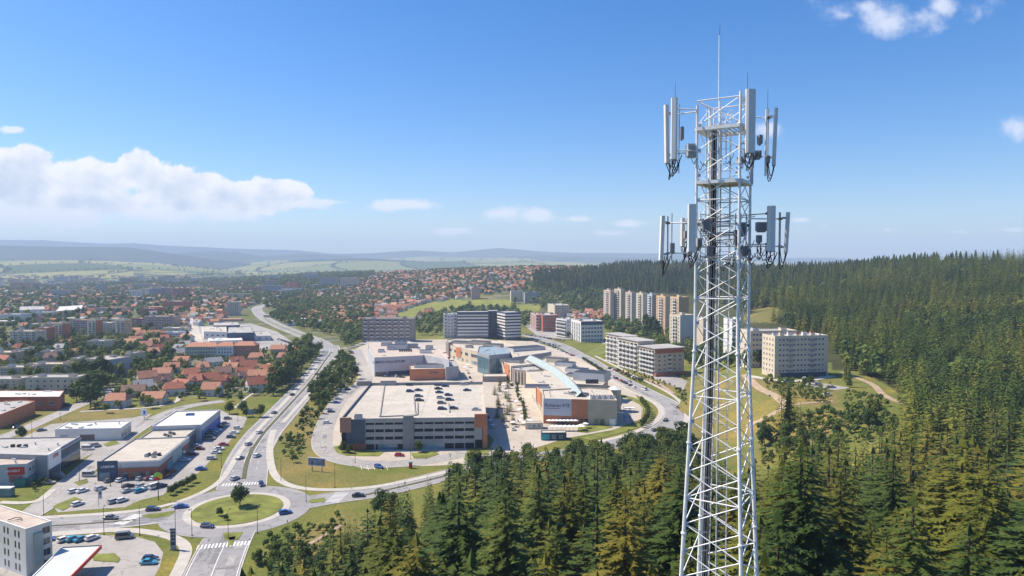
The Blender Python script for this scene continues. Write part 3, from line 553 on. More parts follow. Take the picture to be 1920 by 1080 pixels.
def winmesh(w, h, gm=None, fr=True, bars=1):
    key = (round(w, 2), round(h, 2), gm.name if gm else 'g', fr, bars)
    if key in _wm: return _wm[key]
    b = MB(); b.box(-w / 2, w / 2, -0.03, 0.02, -h / 2, h / 2, 0)
    if fr:
        t_ = 0.09
        b.box(-w / 2 - .02, w / 2 + .02, -0.07, 0.02, -h / 2 - .02, -h / 2 + t_, 1).box(-w / 2 - .02, w / 2 + .02, -0.065, 0.02, h / 2 - t_, h / 2 + .02, 1)
        b.box(-w / 2 - .02, -w / 2 + t_, -0.06, 0.02, -h / 2 + t_, h / 2 - t_, 1).box(w / 2 - t_, w / 2 + .02, -0.06, 0.02, -h / 2 + t_, h / 2 - t_, 1)
        for i in range(bars): x = -w / 2 + w * (i + 1) / (bars + 1); b.box(x - .04, x + .04, -0.055, 0.02, -h / 2 + t_, h / 2 - t_, 1)
        b.box(-w / 2 - .1, w / 2 + .1, -0.16, 0.02, -h / 2 - .08, -h / 2 - .02, 1)
    _wm[key] = b.mesh('window', [gm or GLS, FRAME]); return _wm[key]
_bm = {}
def balmesh(w, m, h=1.0, d=1.3, open_=True):
    key = (round(w, 2), m.name, h, d)
    if key in _bm: return _bm[key]
    b = MB(); b.box(-w / 2, w / 2, -d, 0.02, -0.18, 0.0, 0).box(-w / 2, w / 2, -d, -d + .1, 0.0, h, 0).box(-w / 2, -w / 2 + .1, -d + .1, 0.02, 0, h, 0).box(w / 2 - .1, w / 2, -d + .1, 0.02, 0, h, 0)
    b.box(-w / 2 + .3, w / 2 - .3, -0.05, 0.02, 0.02, 2.2, 1); _bm[key] = b.mesh('balcony', [m, GLS]); return _bm[key]
class Bld:
    def __init__(s, name, label, cat, poly, h, wall, roof, z0=0.0, par=0.6, group=None, roofname='roof', occ=True, z1=None, rise=None):
        s.poly = ccw([tuple(p[:2]) for p in poly]); s.h = h; s.z0 = z0; s.wall = wall
        s.o = thing(name, label, cat, (*s.poly[0], z0), 0, group); cx, cy = s.poly[0]; s.c = (cx, cy)
        q = fit(s.poly, cx, cy); s.q = q
        MB().prism(q, -2.0 if z0 else -0.1, h - (0.35 if par else 0)).obj('wall', wall, s.o)
        if par:
            qi = inset(q, 0.35); n = len(q); b = MB()
            for i in range(n):
                j = (i + 1) % n; b.add([(*q[i], h - .35), (*q[j], h - .35), (*q[j], h + par), (*q[i], h + par), (*qi[i], h - .35), (*qi[j], h - .35), (*qi[j], h + par), (*qi[i], h + par)],
                                       [(0, 1, 2, 3), (3, 2, 6, 7), (5, 4, 7, 6), (1, 0, 4, 5)], 0)
            b.obj('parapet', par_mat(wall), s.o)
            MB().prism(inset(q, 0.352), h - .34, h).obj(roofname, roof, s.o)
        else:
            MB().prism(q, h - .0, h + .25).obj(roofname, roof, s.o)
        if occ: OCC.append(s.poly)
        s.w = []
    def edge(s, i):
        a = Vector(s.q[i]); b = Vector(s.q[(i + 1) % len(s.q)]); d = b - a; L = d.length; d.normalize(); return a, d, L
    def at(s, i, t_, z, out=0.0):
        a, d, L = s.edge(i); n = Vector((d.y, -d.x)); p = a + d * t_ + n * out; return (p.x, p.y, z), atan2(d.y, d.x)
    def grid(s, i, cols, rows, w, h, z0=1.6, dz=3.0, m0=1.5, m1=None, gm=None, fr=True, bars=1, skip=None, name='window', bal=None, every=None):
        a, d, L = s.edge(i); m1 = m0 if m1 is None else m1
        for r_ in range(rows):
            for c_ in range(cols):
                if skip and skip(r_, c_): continue
                t_ = m0 + (L - m0 - m1) * ((c_ + .5) / cols)
                if bal and bal(r_, c_): s.w.append((i, t_, z0 + r_ * dz - h / 2 - .3, balmesh(every or 3.0, FRAME), 'balcony'))
                else: s.w.append((i, t_, z0 + r_ * dz, winmesh(w, h, gm, fr, bars), name))
        return s
    def flush(s, limit=100):
        names = {}; rest = {}
        for (i, t_, z, me, nm) in s.w:
            loc, a = s.at(i, t_, z); names[nm] = names.get(nm, 0) + 1
            if names[nm] <= limit: place(nm, me, s.o, loc, a)
            else: rest.setdefault(nm, []).append((loc, a, me))
        for nm, L in rest.items():
            b = MB(); mats = []
            for loc, a, me in L:
                ca, sa = cos(a), sin(a); vs = [(loc[0] + v.co.x * ca - v.co.y * sa, loc[1] + v.co.x * sa + v.co.y * ca, loc[2] + v.co.z) for v in me.vertices]; k = len(b.v); b.v += vs
                for p in me.polygons:
                    m_ = me.materials[p.material_index]
                    if m_ not in mats: mats.append(m_)
                    b.f.append(tuple(k + q for q in p.vertices)); b.m.append(mats.index(m_))
            b.obj(nm, mats, s.o, kind='stuff')
        s.w = []; return s
    def panel(s, i, t0, t1, z0, z1, m, name, out=0.12, thick=0.1, label=None):
        a, d, L = s.edge(i); n = Vector((d.y, -d.x)); p0 = a + d * t0 + n * (out - thick); p1 = a + d * t1 + n * (out - thick); p2 = a + d * t1 + n * out; p3 = a + d * t0 + n * out
        return MB().prism([tuple(p3), tuple(p2), tuple(p1), tuple(p0)], z0, z1).obj(name, m, s.o, label=label)
    def text(s, i, t_, z, txt, size, m, out=0.16, name='sign_lettering', italic=0.0):
        loc, a = s.at(i, t_, z, out); return text(txt, size, m, s.o, loc, a, name, italic)
    def rbox(s, x, y, sx, sy, sz, m=None, name='roof_unit', a=0.0, z=None):
        b = MB(); b.box(-sx / 2, sx / 2, -sy / 2, sy / 2, 0, sz, 0).box(-sx / 2 + .15, sx / 2 - .15, -sy / 2 + .15, sy / 2 - .15, sz, sz + .12, 1)
        return b.obj(name, [m or AC, DKM], s.o, (x, y, (s.h if z is None else z) - .01), a)
    def rin(s, fx, fy):      # a point of the roof from fractions along edge 0 and edge -1
        a = Vector(s.q[0]); u = Vector(s.q[1]) - a; v = Vector(s.q[-1]) - a; p = a + u * fx + v * fy; return p.x, p.y
def par_mat(m): return m
def text(txt, size, m, parent, loc, a, name='sign_lettering', italic=0.0, bold=0.0):
    cu_ = bpy.data.curves.new('t', 'FONT'); cu_.body = txt; cu_.size = size; cu_.extrude = 0.04; cu_.shear = italic; cu_.align_x = 'CENTER'; cu_.offset = 0.012 * size
    ob = bpy.data.objects.new('t', cu_); COL.objects.link(ob); dg = bpy.context.evaluated_depsgraph_get(); me = bpy.data.meshes.new_from_object(ob.evaluated_get(dg)); bpy.data.objects.remove(ob)
    me.transform(Matrix.Rotation(pi / 2, 4, 'X')); me.materials.clear(); me.materials.append(m)
    return place(name, me, parent, loc, a)
def corner(xm, xr, ytop, ybase, phi, xl=None, depth=None, dist=None):
    """footprint from the pixel columns of a near corner and of the ends of the two walls that leave it"""
    if dist: x0, y0 = (xm - 960) / F * dist, dist
    else: x0, y0, _ = G(xm, ybase)
    f = R(phi); c, s_ = cos(f), sin(f); ur = (xr - 960) / F; WR = (ur * y0 - x0) / (c - ur * s_)
    if depth is None: ul = (xl - 960) / F; WL = (ul * y0 - x0) / (-s_ - ul * c)
    else: WL = depth
    z0 = HZ(x0, y0); h = ZAT(xm, ytop, y0) - z0
    P = [(x0, y0), (x0 + c * WR, y0 + s_ * WR), (x0 + c * WR - s_ * WL, y0 + s_ * WR + c * WL), (x0 - s_ * WL, y0 + c * WL)]
    return P, h, z0, WR, WL
def block(label, xm, xr, ytop, ybase, phi, wall, roof=None, xl=None, depth=None, rows=5, cr=6, cl=3, name='apartment_block', cat='apartment block', group=None, ww=1.4, wh=1.4, balR=None, balL=None, gm=None, dist=None, par=0.6, units=2, fr=True, wallL=None, bw=3.0, tint=None):
    P, h, z0, WR, WL = corner(xm, xr, ytop, ybase, phi, xl, depth, dist)
    B = Bld(name, label, cat, P, h, wall, roof or ROOFG, z0, par, group); dz = (h - 0.6) / rows
    if cr: B.grid(0, cr, rows, ww, min(wh, dz * .55), z0=dz * .55, dz=dz, m0=WR * .04, gm=gm, fr=fr, bal=balR, every=bw)
    if cl: B.grid(len(P) - 1, cl, rows, ww, min(wh, dz * .55), z0=dz * .55, dz=dz, m0=abs(WL) * .05, gm=gm, fr=fr, bal=balL, every=bw)
    B.flush()
    for k in range(units): x, y = B.rin(.2 + .6 * k / max(1, units - 1), .5); B.rbox(x, y, min(4, abs(WR) * .2), min(3.5, abs(WL) * .35), 1.8, wall if k % 2 else AC, 'roof_unit' if k % 2 == 0 else 'lift_house', R(phi))
    return B
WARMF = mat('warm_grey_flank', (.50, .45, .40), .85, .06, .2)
PALEP = mat('pale_pink_render', (0.58, 0.46, 0.38), .85, .06, .2)
# ---------------------------------------------------------------- multi-storey car park
P, h, z0, WR, WL = corner(641, 910, 783, 844, 3.2, depth=88); gar = P
B = Bld('parking_garage', 'long concrete multi-storey car park with open decks and rooftop parking', 'car park', P, 13.2, DECKSHADE, ROOFB, 0, 0, roofname='roof_deck'); gh = 13.45  # solid core coloured near black for the shade inside the open decks
q = B.q; lv = [3.5, 6.8, 10.1, 13.3]
def band(z0_, z1_, t0, t1, m=CONC, nm='parapet_band', edge=0, out=.35): return B.panel(edge, t0, t1, z0_, z1_, m, nm, out, .5)
ts = [10.5, 27.6, 32.2, WR - 5.0]
for z_ in (3.0, 6.4, 9.8): band(z_ - .45, z_ + 1.55, ts[0], ts[1]); band(z_ - .45, z_ + 1.55, ts[2], ts[3])
band(12.3, 14.3, ts[0], ts[1]); band(12.3, 14.3, ts[2], ts[3])
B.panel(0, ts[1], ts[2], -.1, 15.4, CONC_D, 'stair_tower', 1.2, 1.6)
B.panel(0, 2.0, ts[0], 3.0, 14.0, SLATE, 'corner_cladding', .7, .9, label='dark slate corner cladding'); B.panel(0, -.4, ts[0], 0, 3.0, BRICKR, 'base_wall', .8, 1.0)
B.panel(0, -.6, 4.4, 8.2, 14.9, mat('brown_cladding', (0.36, 0.20, 0.14), .8, .1, .4), 'corner_panel', 1.0, 1.0)
B.panel(0, ts[3], WR + .8, 9.6, 15.8, ORANGE, 'corner_panel', .9, 1.0, label='orange corner panel'); B.panel(0, WR - 1.4, WR + .8, 0, 9.6, ORANGE, 'corner_panel', .9, 1.0, label='orange corner panel'); B.panel(0, ts[3], WR - 1.6, 4.0, 9.5, CONC, 'corner_panel', .5, .6)
for k in range(5): t_ = ts[0] + (ts[1] - ts[0]) * (k / 4.0 * .999); B.panel(0, t_ - .25, t_ + .25, 0, 12.3, CONC, 'column', .22, .4)
for k in range(7): t_ = ts[2] + (ts[3] - ts[2]) * (k / 6.0); B.panel(0, t_ - .25, t_ + .25, 0, 12.3, CONC, 'column', .22, .4)
B.panel(0, 16, 25, .1, 2.7, GLB, 'shop_window', .3, .2); B.panel(0, 34, 46, .1, 2.7, GLB, 'shop_window', .3, .2)
for e_, nm in ((1, 'east'), (3, 'west')):
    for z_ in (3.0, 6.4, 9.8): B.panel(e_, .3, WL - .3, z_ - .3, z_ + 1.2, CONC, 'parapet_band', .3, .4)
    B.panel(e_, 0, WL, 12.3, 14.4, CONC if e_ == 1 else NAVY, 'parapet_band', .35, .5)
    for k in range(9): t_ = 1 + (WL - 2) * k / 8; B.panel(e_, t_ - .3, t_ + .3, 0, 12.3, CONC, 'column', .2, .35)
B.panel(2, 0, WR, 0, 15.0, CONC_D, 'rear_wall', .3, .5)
def dk(px, py, z=13.47): p = U((px, py), z); return (p[0] - B.c[0], p[1] - B.c[1])
rk = MB()
for a_, b_ in (((721, 722), (712, 782)), ((712, 782), (783, 779)), ((776, 745), (779, 779)), ((783, 756), (783, 778)), ((841, 757), (843, 774))):
    p, q_ = dk(*a_), dk(*b_); L = hypot(q_[0] - p[0], q_[1] - p[1]); rk.obox(((p[0] + q_[0]) / 2, (p[1] + q_[1]) / 2), ((q_[0] - p[0]) / L, (q_[1] - p[1]) / L), L, .5, 13.44, 13.95)
rk.obj('ramp_kerb', CONC_D, B.o)
x, y = dk(728, 722); B.rbox(x, y, 9, 3, 2.2, GREY, 'ramp_house', 0.05, 13.44); x, y = dk(683, 722); B.rbox(x, y, 8, 5, 1.8, BROWNG, 'ramp_house', .05, 13.44)
x, y = dk(672, 785); B.rbox(x, y, 3.5, 2.5, 1.8, AC, 'roof_unit', .05, 13.44)
jn = MB()
for f_ in (.17, .33, .5, .66, .83): a_ = Vector(B.q[0]) + (Vector(B.q[3]) - Vector(B.q[0])) * f_; b_ = Vector(B.q[1]) + (Vector(B.q[2]) - Vector(B.q[1])) * f_; d_ = (b_ - a_).normalized(); jn.obox(tuple((a_ + b_) / 2), tuple(d_), (b_ - a_).length - 2, .12, 13.44, 13.462)
for f_ in (.27, .54, .8): a_ = Vector(B.q[0]) + (Vector(B.q[1]) - Vector(B.q[0])) * f_; b_ = Vector(B.q[3]) + (Vector(B.q[2]) - Vector(B.q[3])) * f_; d_ = (b_ - a_).normalized(); jn.obox(tuple((a_ + b_) / 2), tuple(d_), (b_ - a_).length - 2, .12, 13.446, 13.468)
jn.obj('deck_joint', CONC_D, B.o)
GAR = B
bl = MB(); A0, A1, A3 = (Vector(B.q[i]) for i in (0, 1, 3)); ux = (A1 - A0).normalized(); uy = (A3 - A0).normalized(); Wd_, Dp_ = (A1 - A0).length, (A3 - A0).length
for cx_ in (.075, .31, .47, .60, .755, .90):
    for k_ in range(int(Dp_ / 2.6) - 4):
        if k_ * 2.6 + 8 > Dp_ - 4: continue
        c_ = A0 + ux * Wd_ * cx_ + uy * (k_ * 2.6 + 8); bl.obox(tuple(c_), tuple(ux), 9.6 if cx_ not in (.075, .90) else 4.8, .10, 13.45, 13.474)
bl.obj('bay_marking', PAINT, B.o, kind='stuff')
# ---------------------------------------------------------------- shopping centre
def hall(label, roofpx, h, wall, roof=ROOFB, name='shopping_hall', cat='shopping hall', par=.7, group=None, z0=0):
    B = Bld(name, label, cat, [U(p, z0 + h) for p in roofpx], h, wall, roof, z0, par, group); r = random.Random(len(label)); xs = [p[0] for p in B.q]; ys = [p[1] for p in B.q]; k = 0
    for _ in range(60):
        x, y = r.uniform(min(xs), max(xs)), r.uniform(min(ys), max(ys))
        if k >= 7: break
        if all(inpoly(x + a, y + b_, B.q) for a in (-2.5, 2.5) for b_ in (-2.5, 2.5)):
            t_ = r.random(); a_ = r.choice([.05, -.4, 1.6])
            if t_ < .45: MB().tube((0, 0, 0), (0, 0, .9), .28, n=8).tube((0, 0, .9), (0, 0, 1.1), .42, n=8).obj('roof_vent', METAL, B.o, (x, y, h - .01))
            elif t_ < .75: MB().box(-1.1, 1.1, -.7, .7, 0, .35, 0).box(-1.0, 1.0, -.6, .6, .35, .5, 1).obj('skylight', [AC, GLT], B.o, (x, y, h - .01), a_)
            else: MB().box(-2.2, 2.2, -.3, .3, .25, .75).box(-2.1, -1.9, -.2, .2, 0, .25).box(1.9, 2.1, -.2, .2, 0, .25).obj('air_duct', METAL, B.o, (x, y, h - .01), a_)
            k += 1
    return B
B = hall('big pale grey hall with a long blank wall and dark lettering behind the car park', [(702, 672), (790, 668), (795, 667), (842, 676), (823, 655), (765, 641), (688, 641), (690, 655)], 13.5, LGREY, ROOFP)
P0 = B.q; e = 0
e = min(range(len(P0)), key=lambda i: (B.edge(i)[0] - Vector(fit([U((702, 672), 13.5)], *B.c)[0])).length)
L = B.edge(e)[2]; B.text(e, L * .30, 9.6, 'OMEGA PALLADIUM', 2.6, SIGNTXT); B.panel(e, L * .28, L * .98, .2, 3.4, NAVY, 'glazed_base', .1, .12); B.panel(e, L * .02, L * .26, .2, 3.2, GLS, 'glazed_base', .1, .12)
for (px, py, sx, sy, sz, m_) in ((745, 655, 16, 9, 4, LGREY), (715, 660, 5, 5, 2, WHITE), (725, 648, 9, 5, 2.5, AC), (770, 652, 12, 8, 3, GREY), (798, 662, 9, 4, 2.6, WHITE), (805, 655, 6, 5, 3, AC), (752, 646, 10, 6, 2.5, GLT), (735, 656, 6, 4, 2.5, AC)):
    p = U((px, py), 13.5); B.rbox(p[0] - B.c[0], p[1] - B.c[1], sx, sy, sz, m_, 'roof_unit', .06)
for k in range(6): p = U((750 + k * 4.2, 659), 13.5); B.rbox(p[0] - B.c[0], p[1] - B.c[1], 1.4, 1.2, 1.6, DKM, 'roof_fan', .06)
B2 = hall('dark red cladded shop box at the right end of the grey hall', [(811, 674), (843, 671), (838, 662), (806, 664)], 11, BRICKR, ROOFB); B2.text(0, B2.edge(0)[2] * .78, 7.2, 'DRIVE', 2.4, SIGNW)
B = hall('low orange fronted shop building just behind the car park deck', [(768, 694), (850, 692), (846, 686), (826, 683), (768, 686)], 7.5, ORANGE, ROOFB)
B.text(0, B.edge(0)[2] * .55, 4.6, 'OPTIKA', 2.0, SIGNTXT); p = U((806, 688), 7.5); B.rbox(p[0] - B.c[0], p[1] - B.c[1], 22, 9, 2.2, LGREY, 'roof_box', .05)
B = hall('grey service block between the orange shop and the plaza', [(836, 690), (860, 688), (852, 676), (826, 678)], 9, GREY, ROOFG)
# central curved gallery
B = hall('long mall wing with glazed upper storey and dark corner tower facing the plaza', [(838, 647), (882, 658), (905, 663), (932, 664), (968, 650), (935, 640), (895, 636), (850, 636), (838, 638)], 11, CREAM, ROOFB, par=.9)
for e_ in (0, 1): L = B.edge(e_)[2]; B.grid(e_, 4, 1, 5.5, 2.6, 7.6, 3, 2, gm=GLS, bars=3); B.grid(e_, 5, 1, 4.0, 2.6, 2.0, 3, 2, gm=GLB, bars=2)
B.flush(); B.panel(0, B.edge(0)[2] * .42, B.edge(0)[2] * .62, 3.5, 11.5, ORANGE, 'feature_panel', .4, .4); B.panel(0, 0, 6, -.1, 14, BROWNG, 'corner_tower', 1.2, 4)
for (px, py, sx, sy, sz) in ((870, 644, 22, 10, 2), (900, 646, 18, 9, 3.2), (925, 650, 16, 9, 2.4), (880, 652, 6, 4, 2)): p = U((px, py), 11); B.rbox(p[0] - B.c[0], p[1] - B.c[1], sx, sy, sz, ROOFB, 'roof_box', -.35)
B = hall('glass fronted entrance hall with a blue grey flat roof in the middle of the mall', [(895, 662), (917, 668), (956, 664), (952, 655), (925, 650), (898, 651)], 14.5, GREY, mat('roof_blue_grey', (0.24, 0.31, 0.36), .6, .1, .2))
for e_ in (0, 1): L = B.edge(e_)[2]; B.panel(e_, .6, L - .6, .1, 12.6, GLB, 'glass_wall', .12, .14); [B.panel(e_, L * (k + .5) / 9 - .12, L * (k + .5) / 9 + .12, .1, 12.8, METAL, 'mullion', .3, .2) for k in range(9)]
B = hall('wide low hall with a large plain beige roof right of the glass entrance', [(962, 672), (1034, 661), (1010, 649), (950, 654)], 12.5, GREY, ROOFB)
p = U((985, 656), 12.5); B.rbox(p[0] - B.c[0], p[1] - B.c[1], 30, 14, 2.5, LGREY, 'roof_box', .5)
B = hall('cream shop row with an orange pillar wall facing the tree lined plaza', [(920, 668), (944, 679), (958, 688), (1000, 684), (985, 674), (948, 668)], 10.5, CREAM, ROOFB)
for e_ in (0, 1): B.grid(e_, 3, 2, 4.2, 2.2, 2.4, 4.6, 1.5, gm=GLS, bars=2)
B.flush(); L = B.edge(1)[2]; B.panel(1, L * .25, L * .8, .1, 11, ORANGE, 'feature_panel', .5, .5); p = U((960, 679), 10.5); B.rbox(p[0] - B.c[0], p[1] - B.c[1], 16, 9, 2.4, ROOFG, 'roof_box', -.4)
B = hall('grey roofed shop corner with brown columns beside the tree row', [(962, 694), (986, 697), (1018, 694), (1012, 688), (985, 682), (958, 686)], 9.5, BROWNG, ROOFG)
for k in range(4): B.panel(0, B.edge(0)[2] * (.1 + .25 * k), B.edge(0)[2] * (.1 + .25 * k) + .8, 0, 9.2, CREAM, 'pillar', .5, .5)
B = hall('central mall hall with a broad bare beige roof left of the glazed arcade', [(996, 712), (1016, 740), (1060, 740), (1075, 730), (1052, 706), (1020, 696), (986, 697)], 11.5, CREAM, ROOFB)
L = B.edge(0)[2]; B.grid(0, 5, 1, 4, 3, 2.2, 3, 2, gm=GLS); B.flush(); B.panel(0, L * .55, L * .97, 4.5, 12.4, ORANGE, 'feature_panel', .4, .4)
p = U((1004, 726), 11.5); B.rbox(p[0] - B.c[0] + 1, p[1] - B.c[1], 14, 7, 1.2, BLUEW, 'canopy_roof', -.1)
B = hall('front mall hall with pale sign wall beside orange and beige cladding', [(1019, 749), (1157, 753), (1143, 731), (1100, 728), (1016, 733)], 12.6, BEIGE, ROOFB)
e = min(range(len(B.q)), key=lambda i: (B.edge(i)[0] - Vector(fit([U((1019, 749), 12.6)], *B.c)[0])).length); L = B.edge(e)[2]
B.panel(e, 0, L * .385, 4.4, 13.2, SIGNW, 'sign_panel', .35, .35); B.panel(e, 0, L * .385, -.05, 4.3, ORANGE, 'cladding', .25, .25); B.panel(e, L * .388, L * .60, -.05, 13.2, ORANGE, 'cladding', .3, .3)
B.text(e, L * .185, 9.0, 'Kumaren RTE', 2.3, SIGNTXT, .40, italic=.25); B.panel(e, L * .03, L * .22, 8.0, 8.25, SIGNTXT, 'sign_underline', .42, .06)
for t_ in (.18, .25, .32, .50, .56, .70, .78): B.panel(e, L * t_, L * (t_ + .05), .1, 3.1, GLS, 'shop_window', .42, .2)
B.panel(e, L * .90, L * .98, .1, 3.6, WHT, 'delivery_door', .4, .4)
for k in range(9): p = U((1108 + k * 5.4, 748), 12.6); B.rbox(p[0] - B.c[0], p[1] - B.c[1], 1.3, 2.2, 1.9, AC if k % 2 else WHT, 'roof_fan', .05)
p = U((1085, 740), 12.6); B.rbox(p[0] - B.c[0], p[1] - B.c[1], 10, 5, 1.0, ROOFG, 'roof_box', -.5)
B = hall('upper mall hall with white plant box right of the glazed arcade', [(1050, 693), (1080, 722), (1130, 724), (1140, 712), (1115, 690), (1070, 672), (1030, 668), (1012, 676), (1030, 684)], 12.0, BEIGE, ROOFB)
for (px, py, sx, sy, sz, m_) in ((1110, 712, 20, 13, 5, LGREY), (1082, 697, 14, 8, 2.4, WHITE), (1060, 686, 13, 8, 2.8, LGREY), (1042, 679, 12, 7, 3, CREAM), (1100, 700, 9, 6, 2.2, ROOFG), (1075, 706, 8, 7, 2, AC), (1052, 677, 10, 5, 2, ROOFG), (1126, 706, 10, 7, 2.5, GREY)):
    p = U((px, py), 12); B.rbox(p[0] - B.c[0], p[1] - B.c[1], sx, sy, sz, m_, 'roof_unit', -.45)
for k in range(6): p = U((1100 + 4 * k, 719), 12); B.rbox(p[0] - B.c[0], p[1] - B.c[1], 1.2, 1, 2.4, DKM, 'roof_fan', 0)
# glazed arcade ridge
apx = UP([]) or [U(p, 13) for p in [(994, 671), (1018, 682), (1040, 694), (1058, 707), (1074, 722), (1090, 743)]]; apx = resample(smoothp(apx, 1), 4.0); L_, R_ = sides(apx, 7.0); o_ = thing('glazed_arcade', 'long curved glass arcade roof running along the mall roofs', 'glass arcade', (*apx[0], 11.5)); b = MB(); ri = MB(); ox, oy = apx[0]
for i in range(len(apx) - 1):
    b.add([(L_[i][0] - ox, L_[i][1] - oy, .6), (apx[i][0] - ox, apx[i][1] - oy, 3.6), (apx[i + 1][0] - ox, apx[i + 1][1] - oy, 3.6), (L_[i + 1][0] - ox, L_[i + 1][1] - oy, .6), (R_[i][0] - ox, R_[i][1] - oy, .6), (R_[i + 1][0] - ox, R_[i + 1][1] - oy, .6)], [(0, 1, 2, 3), (1, 4, 5, 2)])
    ri.tube((L_[i][0] - ox, L_[i][1] - oy, .65), (apx[i][0] - ox, apx[i][1] - oy, 3.68), .14, n=4); ri.tube((R_[i][0] - ox, R_[i][1] - oy, .65), (apx[i][0] - ox, apx[i][1] - oy, 3.68), .14, n=4)
    ri.tube((apx[i][0] - ox, apx[i][1] - oy, 3.68), (apx[i + 1][0] - ox, apx[i + 1][1] - oy, 3.68), .2, n=4)
    for S in (L_, R_): b.add([(S[i][0] - ox, S[i][1] - oy, -.4), (S[i + 1][0] - ox, S[i + 1][1] - oy, -.4), (S[i + 1][0] - ox, S[i + 1][1] - oy, .6), (S[i][0] - ox, S[i][1] - oy, .6)], [(0, 1, 2, 3)], 1)
b.obj('glazing', [GLT, METAL], o_); ri.obj('rib', METAL, o_)
# round tank tower at the mall's right end
x, y = U((1152, 770)); o_ = thing('round_tower', 'short round cream tower with a shallow conical cap at the mall corner', 'tower', (x, y, 0)); MB().tube((0, 0, 0), (0, 0, 12.5), 3.7, n=28).obj('wall', CREAM, o_, smooth=False); MB().tube((0, 0, 12.5), (0, 0, 14.2), 4.0, .3, n=28).obj('roof', WHITE, o_); OCC.append([(x - 4, y - 4), (x + 4, y - 4), (x + 4, y + 4), (x - 4, y + 4)])
# little pavilions on the plaza
for (px, py, w_, d_, h_, m_, lab) in ((868, 716, 17, 12, 3.6, BROWNG, 'low brown walled pavilion with beige roof in the middle of the plaza'), (1015, 826, 12, 6, 3.4, SLATE, 'small dark kiosk with a teal mural in front of the sign wall'), (985, 805, 9, 5, 3.0, CREAM, 'small cream kiosk at the front of the plaza')):
    x, y = U((px if px != 868 else 905, py)); o_ = Bld('kiosk', lab, 'kiosk', [(x, y), (x + w_, y + .6), (x + w_, y + d_), (x, y + d_ - .5)], h_, m_, ROOFB, 0, .3)
    o_.grid(0, 3, 1, 1.6, 1.5, 1.7, 3, 1, gm=GLB).flush()
    if px == 1015: o_.panel(0, .2, 3.8, .3, 3.0, TEALP, 'mural', .1, .08)
# loading bay with blue steel frame right of the front hall
x, y = U((1172, 792)); o_ = thing('steel_gantry', 'blue steel service gantry standing beside the front hall', 'gantry', (x, y, 0)); b = MB()
for a_, c_ in ((0, 0), (3, 0), (0, 4), (3, 4)): b.tube((a_, c_, 0), (a_, c_, 7.5), .14)
for z_ in (2.5, 5, 7.4): b.path([(0, 0, z_), (3, 0, z_), (3, 4, z_), (0, 4, z_), (0, 0, z_)], .1)
b.obj('frame', BLUP, o_); MB().box(-.2, 5.2, -.2, 2.0, 7.5, 7.8).obj('canopy', WHT, o_)
# ---------------------------------------------------------------- retail strip
ax, ay = U((299, 896)); d = Vector((cos(R(98.6)), sin(R(98.6)))); l = Vector((-d.y, d.x)); A = Vector((ax, ay))
def rq(t0, t1, w0, w1): return [tuple(A + d * t0 + l * w0), tuple(A + d * t1 + l * w0), tuple(A + d * t1 + l * w1), tuple(A + d * t0 + l * w1)]
B = Bld('shop', 'red and grey retail shop nearest the roundabout with a navy corner sign wall', 'shop', rq(0, 37, 0, 22.4), 6.6, GREY, ROOFB, 0, .5)
B.panel(3, 0, 7.2, .1, 7.6, NAVY, 'corner_cladding', .5, .6); B.text(3, 3.8, 5.0, 'LABIMIM', 1.3, WHT, .55); B.panel(3, .8, 4.6, .2, 3.2, GLB, 'shop_window', .6, .2)
B.panel(3, 7.6, 22.4, 0.05, 4.3, BRICKR, 'cladding', .15, .2); B.panel(0, 0, 36.8, .05, 4.4, BRICKR, 'cladding', .15, .2)
for t0, t1 in ((8.4, 11), (12.4, 16.4), (17.4, 19.2)): B.panel(3, t0, t1, .3, 3.0, GLS, 'shop_window', .22, .1)
B.panel(3, 7.4, 22.6, 4.9, 6.9, LGREY, 'fascia', .4, .4); B.panel(0, -.3, 37, 4.9, 6.9, LGREY, 'fascia', .4, .4); B.panel(0, 8, 32, .2, 3.8, GLB, 'shop_window', .3, .14); B.panel(0, 14, 26, 1.4, 6.0, GLT, 'shop_window', .5, .14)
for k in range(8): x, y = B.rin(.16 + .018 * (k % 4) * 1.0, .18 + .045 * (k % 5)); B.rbox(x + (k % 3) * .5, y + .4 * k, 1.3, 1.1, 1.0, DKM if k % 2 else AC, 'roof_fan', R(98.6))
B = Bld('shop', 'middle retail shop with lower roof and many small roof fans', 'shop', rq(37.1, 56, 2.5, 22.0), 5.6, GREY, ROOFB, 0, .5); B.panel(0, .5, 18, .1, 4.2, SLATE, 'shop_window', .3, .2)
for k in range(9): x, y = B.rin(.3 + .05 * k, .35 + .05 * (k % 5)); B.rbox(x, y, 1.0, .9, .9, DKM if k % 2 else AC, 'roof_fan', R(98.6))
B = Bld('shop', 'farthest retail shop of the row with large pale roof and bright blue side wall', 'shop', rq(56.2, 90, 0, 22), 7.4, LGREY, ROOFW, 0, .5); B.panel(0, .4, 33, .1, 4.6, BLUP, 'cladding', .25, .3); B.panel(0, 4, 14, .2, 3.2, GLS, 'shop_window', .35, .2)
x, y = B.rin(.72, .55); B.rbox(x, y, 2.2, 3.6, .8, BLUP, 'roof_unit', R(98.6))
# white shop
B = hall('long low white shop with a flat pale roof left of the retail row', [(103, 806), (226, 804), (246, 790), (127, 793)], 5.4, WHITE, ROOFW, 'shop', 'shop', .4)
e = 0; L = B.edge(0)[2]; B.panel(e, L * .08, L * .2, .9, 2.6, GLS, 'shop_window', .08, .1); B.panel(e, L * .38, L * .6, .3, 2.9, GLS, 'shop_window', .08, .1); B.grid(1, 6, 1, 1.6, 2.8, 2.2, 3, .8, gm=GLS).flush()
